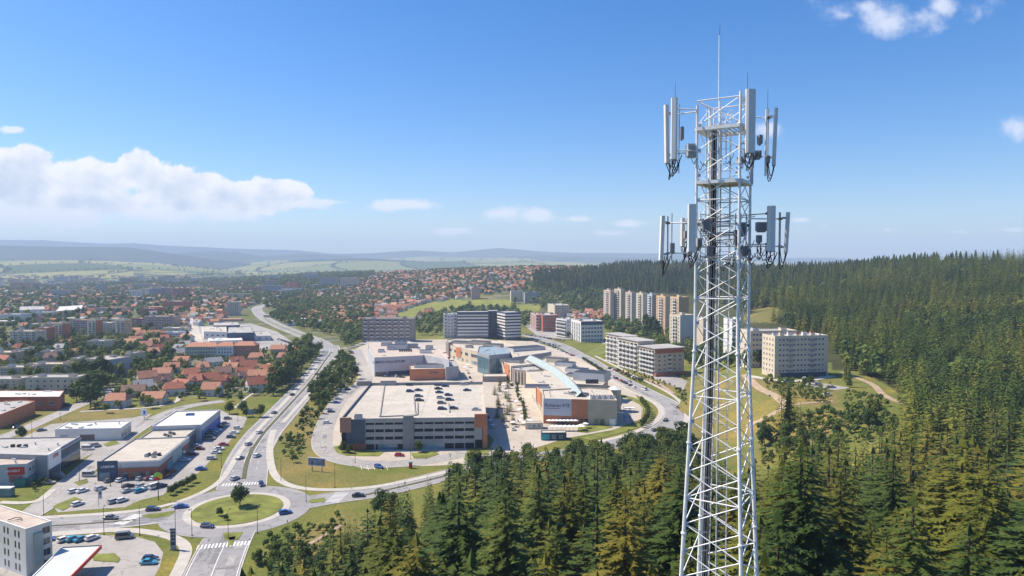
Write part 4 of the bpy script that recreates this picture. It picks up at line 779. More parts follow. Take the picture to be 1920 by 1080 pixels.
# showroom building at the far left
B = hall('large grey showroom building with sloping side facade and white lettered sign box', [(88, 856), (150, 820), (18, 823), (-70, 825), (-90, 850)], 9.5, GREY, ROOFG, 'showroom', 'showroom', .5)
e = min(range(len(B.q)), key=lambda i: (B.edge(i)[0] - Vector(fit([U((88, 856), 9.5)], *B.c)[0])).length); L = B.edge(e)[2]
B.panel(e, 0.3, L * .36, 4.2, 10.2, WHT, 'sign_box', .5, .6); B.text(e, L * .2, 7.6, 'HTM', 2.2, RED, .56); B.panel(e, L * .05, L * .33, .1, 4.0, NAVY, 'glazed_front', .3, .3); B.panel(e, L * .38, L * .98, 5.4, 8.8, SLATE, 'ribbon_window', .2, .2); B.panel(e, L * .38, L * .98, .2, 4.2, GLS, 'ribbon_window', .2, .2)
for z_ in (4.7, 9.0): B.panel(e, L * .38, L, z_ - .2, z_ + .25, LGREY, 'facade_band', .5, .5)
for k in range(3): p = U((24 + 12 * k, 838), 9.5); B.rbox(p[0] - B.c[0], p[1] - B.c[1], 1.2, 1.2, 1, DKM, 'roof_fan')
B = hall('lower two storey wing with red billboard wall and green awning beside the showroom', [(50, 871), (84, 853), (60, 851), (-80, 862), (-90, 880), (8, 873)], 8.0, LGREY, ROOFP, 'showroom', 'showroom', .4)
e = min(range(len(B.q)), key=lambda i: (B.edge(i)[0] - Vector(fit([U((50, 871), 8)], *B.c)[0])).length); L = B.edge(e)[2]; B.grid(e, 5, 1, 1.5, 1.4, 5.6, 3, 1, gm=GLS); B.grid(e, 4, 1, 2.0, 2.6, 1.7, 3, 1.5, gm=GLS, fr=False); B.flush()
e2 = (e - 1) % len(B.q); L = B.edge(e2)[2]; B.panel(e2, L * .15, L * .9, 4.2, 7.2, RED, 'advert_panel', .2, .2); B.panel(e2, L * .2, L * .8, 1.6, 3.9, mat('poster_pink', (.42, .16, .15), .6, .3, .8), 'advert_panel', .2, .2); B.text(e2, L * .4, 5.4, 'SHARKY', 1.3, WHT, .25)
B.panel(e2, L * .5, L, .1, 2.9, GREENP, 'awning', 1.6, 1.4); B.panel(e, 0, 5, .1, 2.9, GREENP, 'awning', 1.4, 1.2)
x, y, _ = G(8, 932); o_ = Bld('bus_shelter', 'small glass bus shelter with white flat roof at the left edge', 'bus shelter', [(x - 3.2, y), (x + 2.2, y), (x + 2.2, y + 2.4), (x - 3.2, y + 2.4)], 3.0, GLB, WHT, 0, 0)
# white office building, bottom left
DKG = mat('dark_office_glass', (.02, .025, .04), .15, .2, .5, spec=.8)
P, h, z0, WR, WL = corner(50, 85, 994, 1082, 62, depth=34); B = Bld('office_building', 'white four storey office building with narrow dark windows in the bottom left corner', 'office building', P, h, WHITE, ROOFP, 0, .35)
B.grid(3, 18, 4, .75, 1.8, 1.9, h / 4.2, .6, gm=DKG, fr=False, skip=lambda r_, c_: c_ % 3 == 2); B.grid(0, 2, 4, .9, 1.8, 1.9, h / 4.2, WR * .62, .5, gm=DKG, fr=False); B.flush()
B.panel(0, WR * .28, WR * .62, 2.4, h * .86, GLT, 'stair_glazing', .6, .8); x, y = B.rin(.4, .3)
MB().path([(x - 1.5, y - 1, .4), (x - .5, y + .6, .5), (x + 1, y + .8, .4), (x + 1.8, y - .4, .5), (x + .6, y - 1, .4)], .12).obj('roof_hose', DKM, B.o, (0, 0, h))
# petrol canopy
cpx = [(191, 1023), (135, 1080), (62, 1080), (116, 1027)]; cw = [U(p, 5.4) for p in cpx]; d_ = Vector(cw[1]) - Vector(cw[0]); cw[1] = tuple(Vector(cw[0]) + d_ * 1.5); d2_ = Vector(cw[2]) - Vector(cw[3]); cw[2] = tuple(Vector(cw[3]) + d2_ * 1.5)
cw = ccw(cw); o_ = thing('petrol_canopy', 'large flat petrol station canopy with white roof and red edge band', 'petrol canopy', (*cw[0], 0)); q = fit(cw, *cw[0])
MB().prism(inset(q, .25), 4.7, 5.40).obj('roof', mat('canopy_sheet', (0.50, 0.53, 0.50), .7, .06, .3), o_); qi = inset(q, .25)
_mi = max(range(4), key=lambda i: q[i][0] + q[(i + 1) % 4][0])
for i in range(4):
    j = (i + 1) % 4; a_, b_ = Vector(q[i]), Vector(q[j]); MB().prism([tuple(a_), tuple(b_), qi[j], qi[i]], 4.6, 5.62).obj('fascia', RED if i == _mi else (NAVY if i == (_mi + 1) % 4 else WHT), o_)
cen = sum((Vector(p) for p in q), Vector((0, 0))) / 4
for fx in (.25, .75):
    for fy in (.3, .7): p = Vector(q[0]).lerp(Vector(q[1]), fx).lerp(Vector(q[3]).lerp(Vector(q[2]), fx), fy); MB().box(p.x - .2, p.x + .2, p.y - .2, p.y + .2, 0, 4.8).obj('column', METAL, o_)
for fx in (.25, .5, .75):
    p = Vector(q[0]).lerp(Vector(q[1]), fx).lerp(Vector(q[3]).lerp(Vector(q[2]), fx), .45); t_ = thing('fuel_pump', ['red and white fuel pump under the canopy, nearest the photo edge', 'red and white fuel pump under the middle of the canopy', 'red and white fuel pump under the far end of the canopy'][int(fx * 4) - 1], 'fuel pump', (p.x + cw[0][0], p.y + cw[0][1], .1), group='fuel pumps')
    MB().box(-.35, .35, -.6, .6, 0, 1.7).obj('body', WHT, t_); MB().box(-.37, .37, -.62, .62, 1.25, 1.9).obj('display', RED, t_); MB().path([(.36, .3, 1.1), (.6, .3, .5), (.5, 0, .3), (.38, -.1, .9)], .03).obj('hose', DKM, t_)
OCC.append(cw)
# ---------------------------------------------------------------- apartment and office blocks of the middle distance
b_all = lambda r_, c_: True
block('brown grey nine storey block with a close grid of balconies behind the grey hall', 679, 776, 598, 641, 2, BROWNG, ROOFG, depth=16, rows=6, cr=16, cl=0, wh=1.3, ww=2.6, balR=lambda r_, c_: c_ % 2 == 0, bw=3.6)
B = block('white stair wing with stacked balconies at the left end of the striped office', 832, 857, 590, 634, 6, WHITE, ROOFG, depth=18, rows=7, cr=4, cl=0, name='office_building', cat='office building', balR=lambda r_, c_: c_ in (0, 3), bw=2.4)
def ribbon(B, e_, n, z0_, dz, hh, m=GLS, t0=0.4, t1=None, fb=None):
    L = B.edge(e_)[2]
    for k in range(n):
        B.panel(e_, t0, (t1 or L - .4), z0_ + k * dz, z0_ + k * dz + hh, m, 'ribbon_window', .06, .1)
        if fb: B.panel(e_, t0, (t1 or L - .4), z0_ + k * dz + hh, z0_ + (k + 1) * dz - .05, fb, 'spandrel_band', .28, .3)
P, h, z0, WR, WL = corner(857, 916, 586, 636, 4, depth=20); B = Bld('office_building', 'office block striped with white bands and dark ribbon windows', 'office building', P, h, SLATE, ROOFG, z0, .6); ribbon(B, 0, 7, 2.2, (h - 4) / 7, (h - 4) / 7 * .5, GLS, fb=WHITE); B.panel(0, 0, WR, h - 2.4, h + .5, NAVY, 'top_band', .4, .4)
P, h, z0, WR, WL = corner(914, 934, 584, 633, 4, depth=22); B = Bld('office_building', 'plain dark slate tower between the two striped office blocks', 'office building', P, h, SLATE, ROOFG, z0, .6)
P, h, z0, WR, WL = corner(948, 977, 587, 638, 22, xl=932); B = Bld('office_building', 'corner office tower with white stripes wrapping both faces', 'office building', P, h, SLATE, ROOFG, z0, .6)
for e_ in (0, 3): ribbon(B, e_, 8, 1.6, (h - 3) / 8, (h - 3) / 8 * .5, GLS, fb=WHITE)
B.panel(0, 0, WR, h - 1.6, h + .6, NAVY, 'top_band', .4, .4)
block('reddish brown apartment house left of the white terraced blocks', 1018, 1047, 592, 622, 8, BRICKR, ROOFG, xl=1006, rows=5, cr=6, cl=3)
block('pink and white apartment wing with balconies behind the striped office', 1005, 1020, 591, 620, 8, PINK, ROOFG, xl=995, rows=5, cr=3, cl=3, balL=b_all, balR=lambda r_, c_: c_ == 0)
block('cream and ochre apartment block with grey roof on the slope above', 1040, 1068, 573, 598, 10, CREAM, ROOFG, xl=1027, rows=6, cr=6, cl=4, balR=lambda r_, c_: c_ % 3 == 0)
block('white apartment wing with long balcony bands left of the navy topped block', 1062, 1082, 600, 634, 28, WHITE, ROOFG, xl=1043, rows=5, cr=4, cl=5, balL=b_all, bw=5)
B = block('white apartment block with a navy top storey and dark window squares', 1089, 1132, 604, 642, 14, WHITE, ROOFG, xl=1071, rows=5, cr=7, cl=4, ww=2.4, wh=2.0, balL=b_all); B.panel(0, 0, B.edge(0)[2], B.h - 3.0, B.h + .7, NAVY, 'top_band', .35, .4)
# stepped white terraces
for k, (xm, xr, yt, yb, xl, lab) in enumerate(((1170, 1196, 632, 686, 1137, 'farthest stepped wing of the white balcony terraces'), (1196, 1228, 641, 697, 1160, 'middle stepped wing of the white balcony terraces'), (1228, 1284, 655, 706, 1200, 'nearest stepped wing of the terraces with red brown top storey'))):
    P, h, z0, WR, WL = corner(xm, xr, yt, yb, 22, xl=xl); B = Bld('terrace_block', lab, 'apartment block', P, h, CREAM if k < 2 else BEIGE, ROOFG, z0, .3)
    ds = (h - 1) / 6
    B.grid(3, 5, 6, 2, 1.6, ds * .5, ds, .5, bal=b_all, every=WL / 6.2); B.grid(0, 5, 6, 1.8, 1.5, ds * .55, ds, 1.5, gm=GLS, bal=(lambda r_, c_: c_ == 2 and r_ < 5)); B.flush()
    if k == 2: B.panel(0, -.3, WR, h - 3.4, h - .3, BRICKR, 'top_storey', .3, .35); B.panel(0, -.5, WR + 2, .1, 2.6, BRICKR, 'garage_base', 1.8, 2)
    MB().prism(inset(B.q, -.9), h + .28, h + .6).obj('roof_overhang', ROOFG, B.o)
# beige tower blocks
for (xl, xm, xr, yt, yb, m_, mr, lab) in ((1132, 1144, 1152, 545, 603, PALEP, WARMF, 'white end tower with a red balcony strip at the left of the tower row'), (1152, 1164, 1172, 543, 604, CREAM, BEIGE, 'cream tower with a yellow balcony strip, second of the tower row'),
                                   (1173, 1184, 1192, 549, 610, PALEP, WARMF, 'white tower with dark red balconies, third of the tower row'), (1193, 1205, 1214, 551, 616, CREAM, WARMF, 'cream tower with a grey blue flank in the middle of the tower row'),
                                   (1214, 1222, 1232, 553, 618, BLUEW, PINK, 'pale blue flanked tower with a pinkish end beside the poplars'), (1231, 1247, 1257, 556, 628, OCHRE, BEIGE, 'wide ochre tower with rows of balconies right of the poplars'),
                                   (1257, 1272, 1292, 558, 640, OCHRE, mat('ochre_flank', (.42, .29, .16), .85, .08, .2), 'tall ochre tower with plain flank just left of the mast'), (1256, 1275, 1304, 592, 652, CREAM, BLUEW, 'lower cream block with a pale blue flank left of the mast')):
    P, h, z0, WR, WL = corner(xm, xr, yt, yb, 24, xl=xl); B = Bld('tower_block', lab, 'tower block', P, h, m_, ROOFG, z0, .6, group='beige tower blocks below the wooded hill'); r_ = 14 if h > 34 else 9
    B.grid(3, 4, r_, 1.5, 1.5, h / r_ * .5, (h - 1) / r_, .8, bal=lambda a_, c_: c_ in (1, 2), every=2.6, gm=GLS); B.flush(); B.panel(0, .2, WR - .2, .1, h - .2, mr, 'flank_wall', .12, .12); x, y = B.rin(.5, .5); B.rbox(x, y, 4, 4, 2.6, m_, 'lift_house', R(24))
# blocks seen through and right of the mast
block('beige six storey block seen through the lattice mast', 1318, 1345, 598, 662, 10, BEIGE, ROOFG, depth=14, rows=8, cr=5, cl=0, balR=lambda r_, c_: c_ == 2)
block('pale block with balconies seen between the mast legs', 1372, 1392, 600, 668, 10, WHITE, ROOFG, depth=14, rows=8, cr=4, cl=0, balR=lambda r_, c_: c_ % 2 == 0)
B = block('cream panel block standing just behind the big white apartment slab', 1406, 1497, 622, 690, 6, CREAM, ROOFG, depth=15, rows=7, cr=13, cl=0, ww=1.6, wh=1.5)
P, h, z0, WR, WL = corner(1452, 1555, 632, 708, 10, xl=1431); B = Bld('apartment_block', 'large cream eight storey apartment slab at the foot of the wooded hill', 'apartment block', P, h, CREAM, ROOFG, z0, .6); ds = (h - 2.6) / 7
SLAB = B
B.grid(0, 13, 7, 1.35, 1.35, 2.2 + ds * .55, ds, 2.2, gm=GLS, skip=lambda r_, c_: c_ in (3, 9)); B.grid(3, 4, 7, 1.3, 1.4, 2.2 + ds * .55, ds, .6, gm=GLS); B.flush()
L = B.edge(0)[2]
for c_ in (3, 9): t_ = 2.2 + (L - 4.4) * (c_ + .5) / 13; [B.panel(0, t_ - 1.3, t_ + 1.3, 2.6 + k * ds, 2.6 + k * ds + ds * .55, CONC_D, 'loggia', .5, .6) for k in range(7)]
B.panel(0, 3, L - 1, .1, 2.6, NAVY, 'ground_floor', .12, .14)
for k in range(13): x, y = B.rin(.06 + .072 * k, .35 + .25 * (k % 2)); B.rbox(x, y, 1.6 + (k % 3) * .6, 1.6, 1.2 + .5 * (k % 3), (WHITE, AC, CREAM, BRICKR)[k % 4 if k % 8 != 3 else 3], 'chimney_stack', R(10))
# ---------------------------------------------------------------- left town: tower blocks, slabs, works
for (xl, xm, xr, yt, yb, m_, mr, lab) in ((98, 117, 130, 607, 642, CREAM, ORANGE, 'cream tower block with an orange right flank, leftmost of the three near towers'), (161, 180, 191, 601, 640, CREAM, ORANGE, 'cream tower block with an orange flank, middle of the three near towers'), (214, 234, 246, 601, 637, CREAM, OCHRE, 'cream tower block with an ochre flank, right of the three near towers')):
    # left-going face towards the camera
    P, h, z0, WR, WL = corner(xm, xr, yt, yb, 68, xl=xl); B = Bld('tower_block', lab, 'tower block', P, h, m_, ROOFG, z0, .6, group='near town tower blocks')
    B.grid(3, 6, 8, 1.5, 1.3, 1.8, (h - 1) / 8, .8, gm=GLS, bal=lambda r_, c_: c_ % 3 == 1, every=2.0); B.flush(); B.panel(0, .1, WR - .1, .1, h - .2, mr, 'flank_wall', .12, .12); x, y = B.rin(.5, .4); B.rbox(x, y, 5, 4, 2.4, m_, 'lift_house', R(68))
LB = [  # xm, xr, ytop, ybase, phi, wall, depth, rows, cols, label
    (19, 66, 622, 650, -2, CREAM, 14, 6, 12, 'long cream slab with orange end far left of the near towers'), (66, 84, 616, 645, -2, ORANGE, 13, 6, 5, 'short orange slab joined to the long cream one'),
    (82, 100, 607, 640, 0, CREAM, 13, 7, 5, 'cream slab directly left of the leftmost near tower'), (130, 178, 601, 628, 4, PINK, 13, 7, 10, 'pinkish slab behind and between the near towers'), (182, 214, 606, 628, 2, CREAM, 13, 6, 8, 'cream slab between the middle and right near towers'),
    (270, 325, 594, 618, 1, PINK, 16, 5, 12, 'long pink slab block with white roof edge'), (247, 270, 598, 618, 1, BRICKR, 14, 5, 5, 'dark red slab left of the long pink block'), (305, 343, 616, 632, 3, CREAM, 14, 3, 7, 'low cream building with terraces near the avenue'), (308, 338, 624, 640, 3, WHITE, 12, 3, 6, 'low white building in front of the terraced one'),
    (245, 262, 545, 561, 4, WHITE, 14, 8, 5, 'far white tower block in the left town, leftmost of its pair'), (262, 279, 541, 558, 4, OCHRE, 14, 8, 5, 'far ochre tower block beside the far white one'),
    (296, 322, 540, 557, 2, PINK, 16, 7, 7, 'far pink tower block in the left town'), (325, 349, 542, 560, 2, BRICKR, 16, 7, 7, 'far dark red tower block in the left town'), (181, 192, 532, 550, 2, GREY, 14, 8, 4, 'far grey tower block beneath the green fields'),
    (425, 447, 567, 592, 10, CREAM, 15, 8, 6, 'lone cream tower block by the bend of the main road'), (494, 517, 527, 549, 4, BROWNG, 16, 8, 6, 'brown grey tower block on the right of the distant centre'), (534, 559, 529, 548, 4, BRICKR, 16, 8, 6, 'red tower block on the right of the distant centre'),
    (601, 632, 520, 540, 4, GREY, 16, 8, 8, 'far grey tower block pair at the foot of the hillside'), (638, 671, 521, 542, 4, CREAM, 16, 8, 8, 'far cream tower block right of the grey pair'),
    (958, 980, 546, 566, 6, CREAM, 14, 5, 5, 'cream block among trees on the hillside'), (984, 1010, 549, 569, 6, GREY, 14, 5, 6, 'grey block among trees on the hillside'), (884, 900, 540, 562, 5, PINK, 14, 6, 4, 'pinkish block among trees on the hillside'),
    (52, 128, 684, 702, 0, BEIGE, 12, 4, 12, 'long beige three storey block at the left among trees'), (0, 48, 690, 712, 0, BEIGE, 12, 4, 9, 'beige three storey block at the left edge'), (134, 195, 673, 694, -2, BEIGE, 12, 4, 9, 'beige block behind the pale four storey pair'),
    (48, 140, 709, 738, 1, CREAM, 13, 3, 7, 'cream three storey block with framed bays left of the garden houses'), (-60, 30, 712, 730, 0, BEIGE, 14, 3, 8, 'flat roofed beige block at the left edge behind the dark hall'), (75, 100, 660, 676, 0, BEIGE, 12, 3, 5, 'small beige block behind trees at left'),
    (40, 72, 655, 668, 0, WHITE, 14, 2, 5, 'white roofed low block among trees at left'), (-20, 22, 662, 680, 0, BEIGE, 14, 3, 6, 'beige block with light roof at the left edge under the towers'), (165, 200, 640, 655, 0, CREAM, 12, 3, 6, 'cream block with long roof behind trees'), (215, 262, 640, 652, 0, BROWNG, 12, 2, 8, 'dark long low block under the right near tower'),
    (178, 236, 578, 590, 0, PINK, 14, 3, 10, 'far long pinkish block in the left town'), (262, 296, 579, 592, 0, BRICKR, 14, 3, 7, 'far dark red long block in the left town'), (306, 352, 566, 582, 2, BRICKR, 16, 4, 8, 'far red brown school like block'), (60, 100, 586, 597, 0, WHITE, 16, 2, 6, 'far low white hall in the left town'),
    (410, 470, 551, 560, 2, BEIGE, 14, 3, 9, 'far low beige block right of the avenue'), (366, 400, 556, 564, 2, PINK, 14, 2, 7, 'far low pinkish block near the avenue'), (0, 38, 590, 604, 0, WHITE, 20, 2, 6, 'far white hall at the left edge'), (452, 492, 540, 549, 0, BRICKR, 16, 3, 6, 'far long red roofed block left of the brown grey tower')]
for (xm, xr, yt, yb, phi, m_, dp, rw, cc, lab) in LB:
    block(lab, xm, xr, yt, yb, phi, m_, (ROOFG, ROOFP, ROOFW)[(xm * 7) % 3], depth=dp, rows=rw, cr=cc, cl=0, units=2 if xr - xm > 20 else 1, ww=1.5, balR=(lambda r_, c_: c_ % 3 == 1) if rw >= 5 else None, bw=2.2)
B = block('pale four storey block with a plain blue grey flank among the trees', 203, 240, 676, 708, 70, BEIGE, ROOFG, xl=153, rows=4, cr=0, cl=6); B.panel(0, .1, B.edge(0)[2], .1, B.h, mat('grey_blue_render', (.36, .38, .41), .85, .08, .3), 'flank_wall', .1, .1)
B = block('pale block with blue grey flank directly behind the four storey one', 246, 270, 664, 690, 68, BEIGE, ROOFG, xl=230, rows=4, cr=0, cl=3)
def gable(name, label, cat, P, h, rh, wall, roof, rows, cols, group=None, z0=0.0, dz=3.0):
    o = thing(name, label, cat, (*P[0], z0), 0, group); q = fit(P, *P[0]); OCC.append(P); MB().prism(q, -.5, h).obj('wall', wall, o); q2 = inset(q, -.5); a, b_, c, d_ = [Vector(p) for p in q2]; m1 = (a + d_) / 2; m2 = (b_ + c) / 2; u = (m2 - m1).normalized() * min(4, (m2 - m1).length * .2); m1 = m1 + u; m2 = m2 - u
    MB().add([(*a, h), (*b_, h), (*c, h), (*d_, h), (*m1, h + rh), (*m2, h + rh)], [(0, 1, 5, 4), (2, 3, 4, 5), (1, 2, 5), (3, 0, 4), (3, 2, 1, 0)]).obj('roof', roof, o)
    B = Bld.__new__(Bld); B.poly = P; B.q = q; B.o = o; B.h = h; B.c = P[0]; B.w = []; B.grid(0, cols, rows, 1.3, 1.4, 1.8, dz, 1.0).flush(); return B
_rs = random.Random(41); _n = 0
for _t in range(900):
    if _n >= 64: break
    D_ = sqrt(_rs.uniform(850 ** 2, 3000 ** 2)); u_ = _rs.uniform(-.76, -.26); x_ = u_ * D_; px_, py_ = proj(x_, D_, 0)
    if not (518 < py_ < 640) or (px_ > 350 and py_ > 560): continue
    w_ = _rs.uniform(24, 60); d_ = _rs.uniform(11, 14); h_ = _rs.choice([9, 12, 12, 15, 21, 24]); a_ = R(_rs.choice([0, 3, -4, 8, 62, 70])); c_, s_ = cos(a_), sin(a_); P_ = [(x_ + u * w_ * c_ - v * d_ * s_, D_ + u * w_ * s_ + v * d_ * c_) for u, v in ((0, 0), (1, 0), (1, 1), (0, 1))]
    q_ = np.array(P_ + [((P_[0][0] + P_[2][0]) / 2, (P_[0][1] + P_[2][1]) / 2)])
    if occupied(q_[:, 0], q_[:, 1]).any(): continue
    k_ = _rs.randrange(6); B = Bld('apartment_block', f'{("white", "cream", "beige", "pinkish", "pale blue", "ochre")[k_]} {"tall" if h_ > 16 else "low"} slab {"before" if D_ < 1500 else "in"} the far left town', 'apartment block', P_, h_, (WHITE, CREAM, BEIGE, PALEP, BLUEW, OCHRE)[k_], _rs.choice([ROOFG, ROOFW, ROOFB]), HZ(x_, D_), .5, group='slab blocks of the far left town')
    for e_ in ((0, 3) if a_ > .5 else (0,)):
        for z_ in range(int(h_ / 3)): B.panel(e_, 1, B.edge(e_)[2] - 1, z_ * 3 + 1.1, z_ * 3 + 2.4, GLS, 'window_band', .08, .1)
    _n += 1
P, h, z0, WR, WL = corner(347, 405, 648, 671, 3, depth=13); gable('apartment_house', 'cream apartment house with orange hipped roof, left of its orange twin', 'apartment house', P, h - 1, 3.2, CREAM, TILE, 3, 11)
P, h, z0, WR, WL = corner(436, 476, 646, 670, 3, depth=13); gable('apartment_house', 'orange rendered apartment house with orange roof right of the cream one', 'apartment house', P, h - 1, 3.2, ORANGE, TILE, 3, 8)
P, h, z0, WR, WL = corner(406, 435, 647, 671, 3, depth=13); gable('apartment_house', 'pale middle house joining the cream and orange apartment houses', 'apartment house', P, h - 1, 3.2, WHITE, TILE, 3, 5)
for (rp, h, w_, rf, lab) in (([(426, 625), (476, 624), (470, 612), (428, 614)], 9, NAVY, ROOFG, 'factory hall with a big plain blue front wall'), ([(382, 622), (425, 623), (424, 613), (378, 613)], 8, WHITE, ROOFB, 'white factory hall joined to the blue fronted one'), ([(453, 631), (508, 630), (500, 621), (458, 622)], 5, LGREY, ROOFG, 'low light grey workshop in front of the blue hall'),
                              ([(392, 640), (455, 638), (452, 633), (390, 634)], 4, WHITE, ROOFW, 'long low white canopy building before the factory halls'), ([(400, 611), (450, 610), (446, 604), (400, 605)], 8, SLATE, ROOFG, 'dark hall behind the blue fronted factory'), ([(104, 584), (152, 580), (156, 572), (112, 575)], 9, LGREY, ROOFW, 'far hall with curved white roof in the left town'),
                              ([(36, 582), (84, 580), (80, 574), (38, 575)], 9, WHITE, ROOFG, 'far flat roofed hall left of the white roofed one'), ([(-60, 746), (112, 745), (121, 733), (0, 733), (-60, 733)], 7.5, BRICKR, ROOFW, 'long dark red hall with a bright roof at the left edge'),
                              ([(-30, 779), (2, 778), (66, 753), (40, 751), (-40, 757)], 7, ORANGE, ROOFG, 'hall with an orange side wall and glass end below the dark red hall')):
    B = hall(lab, rp, h, w_, rf, 'factory_hall', 'hall', .4); L = B.edge(0)[2]
    if w_ is not NAVY: B.grid(0, max(3, int(L / 7)), 1, 3, 1.6, h * .55, 3, 1, gm=GLS, bars=2).flush()
# ================================================================== lattice mast
MD = 28.0; MX = (1355 - 960) / F * MD; MY = MD; MZ0 = HZ(MX, MY)
PAINTW = mat('mast_white_paint', (0.80, 0.80, 0.79), 0.45, 0.14, 2.5, spec=0.5, detail=5); GALV = mat('galvanised_steel', (0.42, 0.42, 0.43), 0.45, 0.2, 3.0, metal=0.5); CABLE = mat('black_cable', (0.035, 0.034, 0.034), 0.6, 0.2, 2.0)
RADOME = mat('antenna_radome', (0.74, 0.73, 0.70), 0.5, 0.05, 1.5, spec=0.5); BOXG = mat('radio_unit_grey', (0.33, 0.33, 0.34), 0.6, 0.08, 2.0); RUST = mat('rusty_clamp', (0.30, 0.18, 0.10), 0.8, 0.3, 5.0)
mast = thing('lattice_mast', 'tall white lattice telecom mast with panel antennas rising from the forest', 'telecom mast', (MX, MY, MZ0))
ZB = ZAT(1355, 640, MD)
def mr(z): return 1.19 + max(0, ZB - z) * 0.053
PH = R(12.5); LD = [(sin(PH), -cos(PH)), (cos(PH), sin(PH)), (-sin(PH), cos(PH)), (-cos(PH), -sin(PH))]     # near, right, back, left
def LP(k, z): r = mr(z); return Vector((LD[k % 4][0] * r, LD[k % 4][1] * r, z - MZ0))
ZT = ZAT(1355, 191, MD); legtop = [ZT + .15, ZT + .05, ZT, ZT - .2]
for k in range(4):
    b = MB(); zs = [legtop[k], 88, ZB, 76, 70, 60, 50, MZ0 - .3]; zs = sorted(set(zs), reverse=True)
    for a_, c_ in zip(zs[:-1], zs[1:]): b.tube(LP(k, a_), LP(k, c_), .050 + .0021 * max(0, 88 - a_), .050 + .0021 * max(0, 88 - c_), 10)
    z = ZT - 2.6
    while z > MZ0: b.tube(LP(k, z + .03), LP(k, z - .03), .085 + .0022 * max(0, 88 - z), n=10); z -= 3.7
    b.obj('leg', PAINTW, mast, smooth=False)
zz = [ZT - .03]; ph = 0.98
while zz[-1] > MZ0 + 1: zz.append(zz[-1] - ph * (mr(zz[-1]) / 1.19) ** .35)
br = []
for i in range(len(zz) - 1):
    za, zb_ = zz[i], zz[i + 1]
    for k in range(4):
        if i % 2 == 0 or k in (0, 3): br.append((abs(za - 85), LP(k, za), LP(k + 1, zb_), .0215 if i > 7 else .018))
        if i % 2 == 1 or k in (0, 3): br.append((abs(za - 85) + .3, LP(k + 1, za), LP(k, zb_), .0215 if i > 7 else .018))
        if i % 4 == 0: br.append((abs(za - 85) - .2, LP(k, za), LP(k + 1, za), .026))
br.sort(key=lambda q: q[0])
for i, (_, p, q, r_) in enumerate(br[:99]): MB().tube(p, q, r_, n=6).obj('brace', PAINTW, mast)
b = MB(); [b.tube(p, q, r_ * 1.15, n=5) for _, p, q, r_ in br[99:]]; b.obj('brace', PAINTW, mast, kind='stuff')
# platforms
b = MB()
for z in zz[1:]:
    for k in range(4):
        p = LP(k, z); q = p + (LP(k + 1, z) - p).normalized() * .16; s_ = p + (LP(k + 3, z) - p).normalized() * .16
        for t_ in (q, s_): b.add([p + Vector((0, 0, -.08)), t_ + Vector((0, 0, -.05)), t_ + Vector((0, 0, .05)), p + Vector((0, 0, .08))], [(0, 1, 2, 3)])
b.obj('joint_plate', GALV, mast, kind='stuff')
for py_, w_ in ((243, 0), (342, 1)):
    z = ZAT(1355, py_, MD); b = MB(); P4 = [LP(k, z) for k in range(4)]
    for k in range(4):
        p, q = P4[k], P4[(k + 1) % 4]; d_ = (q - p).normalized(); n_ = Vector((-d_.y, d_.x, 0)) * .10; b.prism([(p - n_)[:2], (q - n_)[:2], (q + n_)[:2], (p + n_)[:2]], z - MZ0 - .11, z - MZ0 + .02)
    b.obj('platform_beam', PAINTW, mast); g_ = MB()
    for i in range(9): f_ = (i + .5) / 9; g_.tube(P4[3].lerp(P4[0], f_), P4[2].lerp(P4[1], f_), .025, n=4)
    g_.prism([tuple(P4[3].lerp(P4[0], .12)[:2]), tuple(P4[3].lerp(P4[0], .88)[:2]), tuple(P4[2].lerp(P4[1], .88)[:2]), tuple(P4[2].lerp(P4[1], .12)[:2])] if False else [tuple((P4[k] * .9)[:2]) for k in range(4)], z - MZ0 - .03, z - MZ0 - .005) if w_ else None; g_.obj('platform_grating', PAINTW if w_ else GALV, mast)
def at_(px, py, dy=0.0): D = MD + dy; return Vector(((px - 960) / F * D - MX, dy, ZAT(px, py, D) - MZ0))
# cable trunk, cable ladder, climbing ladder
b = MB(); rng = random.Random(3)
trunk = [(1337, 236), (1337, 400), (1336, 520), (1335, 620), (1335, 700), (1334, 780), (1332, 860), (1330, 960), (1328, 1080), (1326, 1300), (1322, 1700)]
for k in range(8):
    o_ = (k % 4 - 1.5) * .055; d_ = .05 * (k // 4); b.path([at_(px, py, .35 + d_) + Vector((o_ + .012 * sin(px * py + k), 0, 0)) for px, py in trunk], .026, 5)
b.obj('cable_bundle', CABLE, mast)
b = MB(); [b.path([at_(px + dx_, py, .27) for px, py in trunk], .014, 5) for dx_ in (-2.8, 1.6, 4.2)]; b.obj('feeder_pipe', GALV, mast)
b = MB(); [b.box(at_(np.interp(py_, [a[1] for a in trunk], [a[0] for a in trunk]) , py_, .25).x - .14, at_(np.interp(py_, [a[1] for a in trunk], [a[0] for a in trunk]), py_, .25).x + .14, .22, .25, at_(1337, py_, .25).z - .02, at_(1337, py_, .25).z + .02) for py_ in range(250, 1100, 34)]; b.obj('cable_clamp', GALV, mast, kind='stuff')
for off in (-6.5, 7.5):
    b = MB(); b.path([at_(px + off, py, .42) for px, py in [(1337, 225)] + trunk[1:]], .022, 5); b.obj('cable_rail', PAINTW, mast)
b = MB()
for i in range(46): py = 240 + i * 24; p = at_(np.interp(py, [a[1] for a in trunk], [a[0] for a in trunk]) - 6.5, py, .45); q = at_(np.interp(py, [a[1] for a in trunk], [a[0] for a in trunk]) + 7.5, py, .45); b.tube(p, q, .016, n=4)
b.obj('cable_tray_rung', GALV, mast)
lad = MB().box(-.01, .01, -.01, .01, 0, .01).obj('ladder', GALV, mast, tuple(at_(1357, 600, .5)))
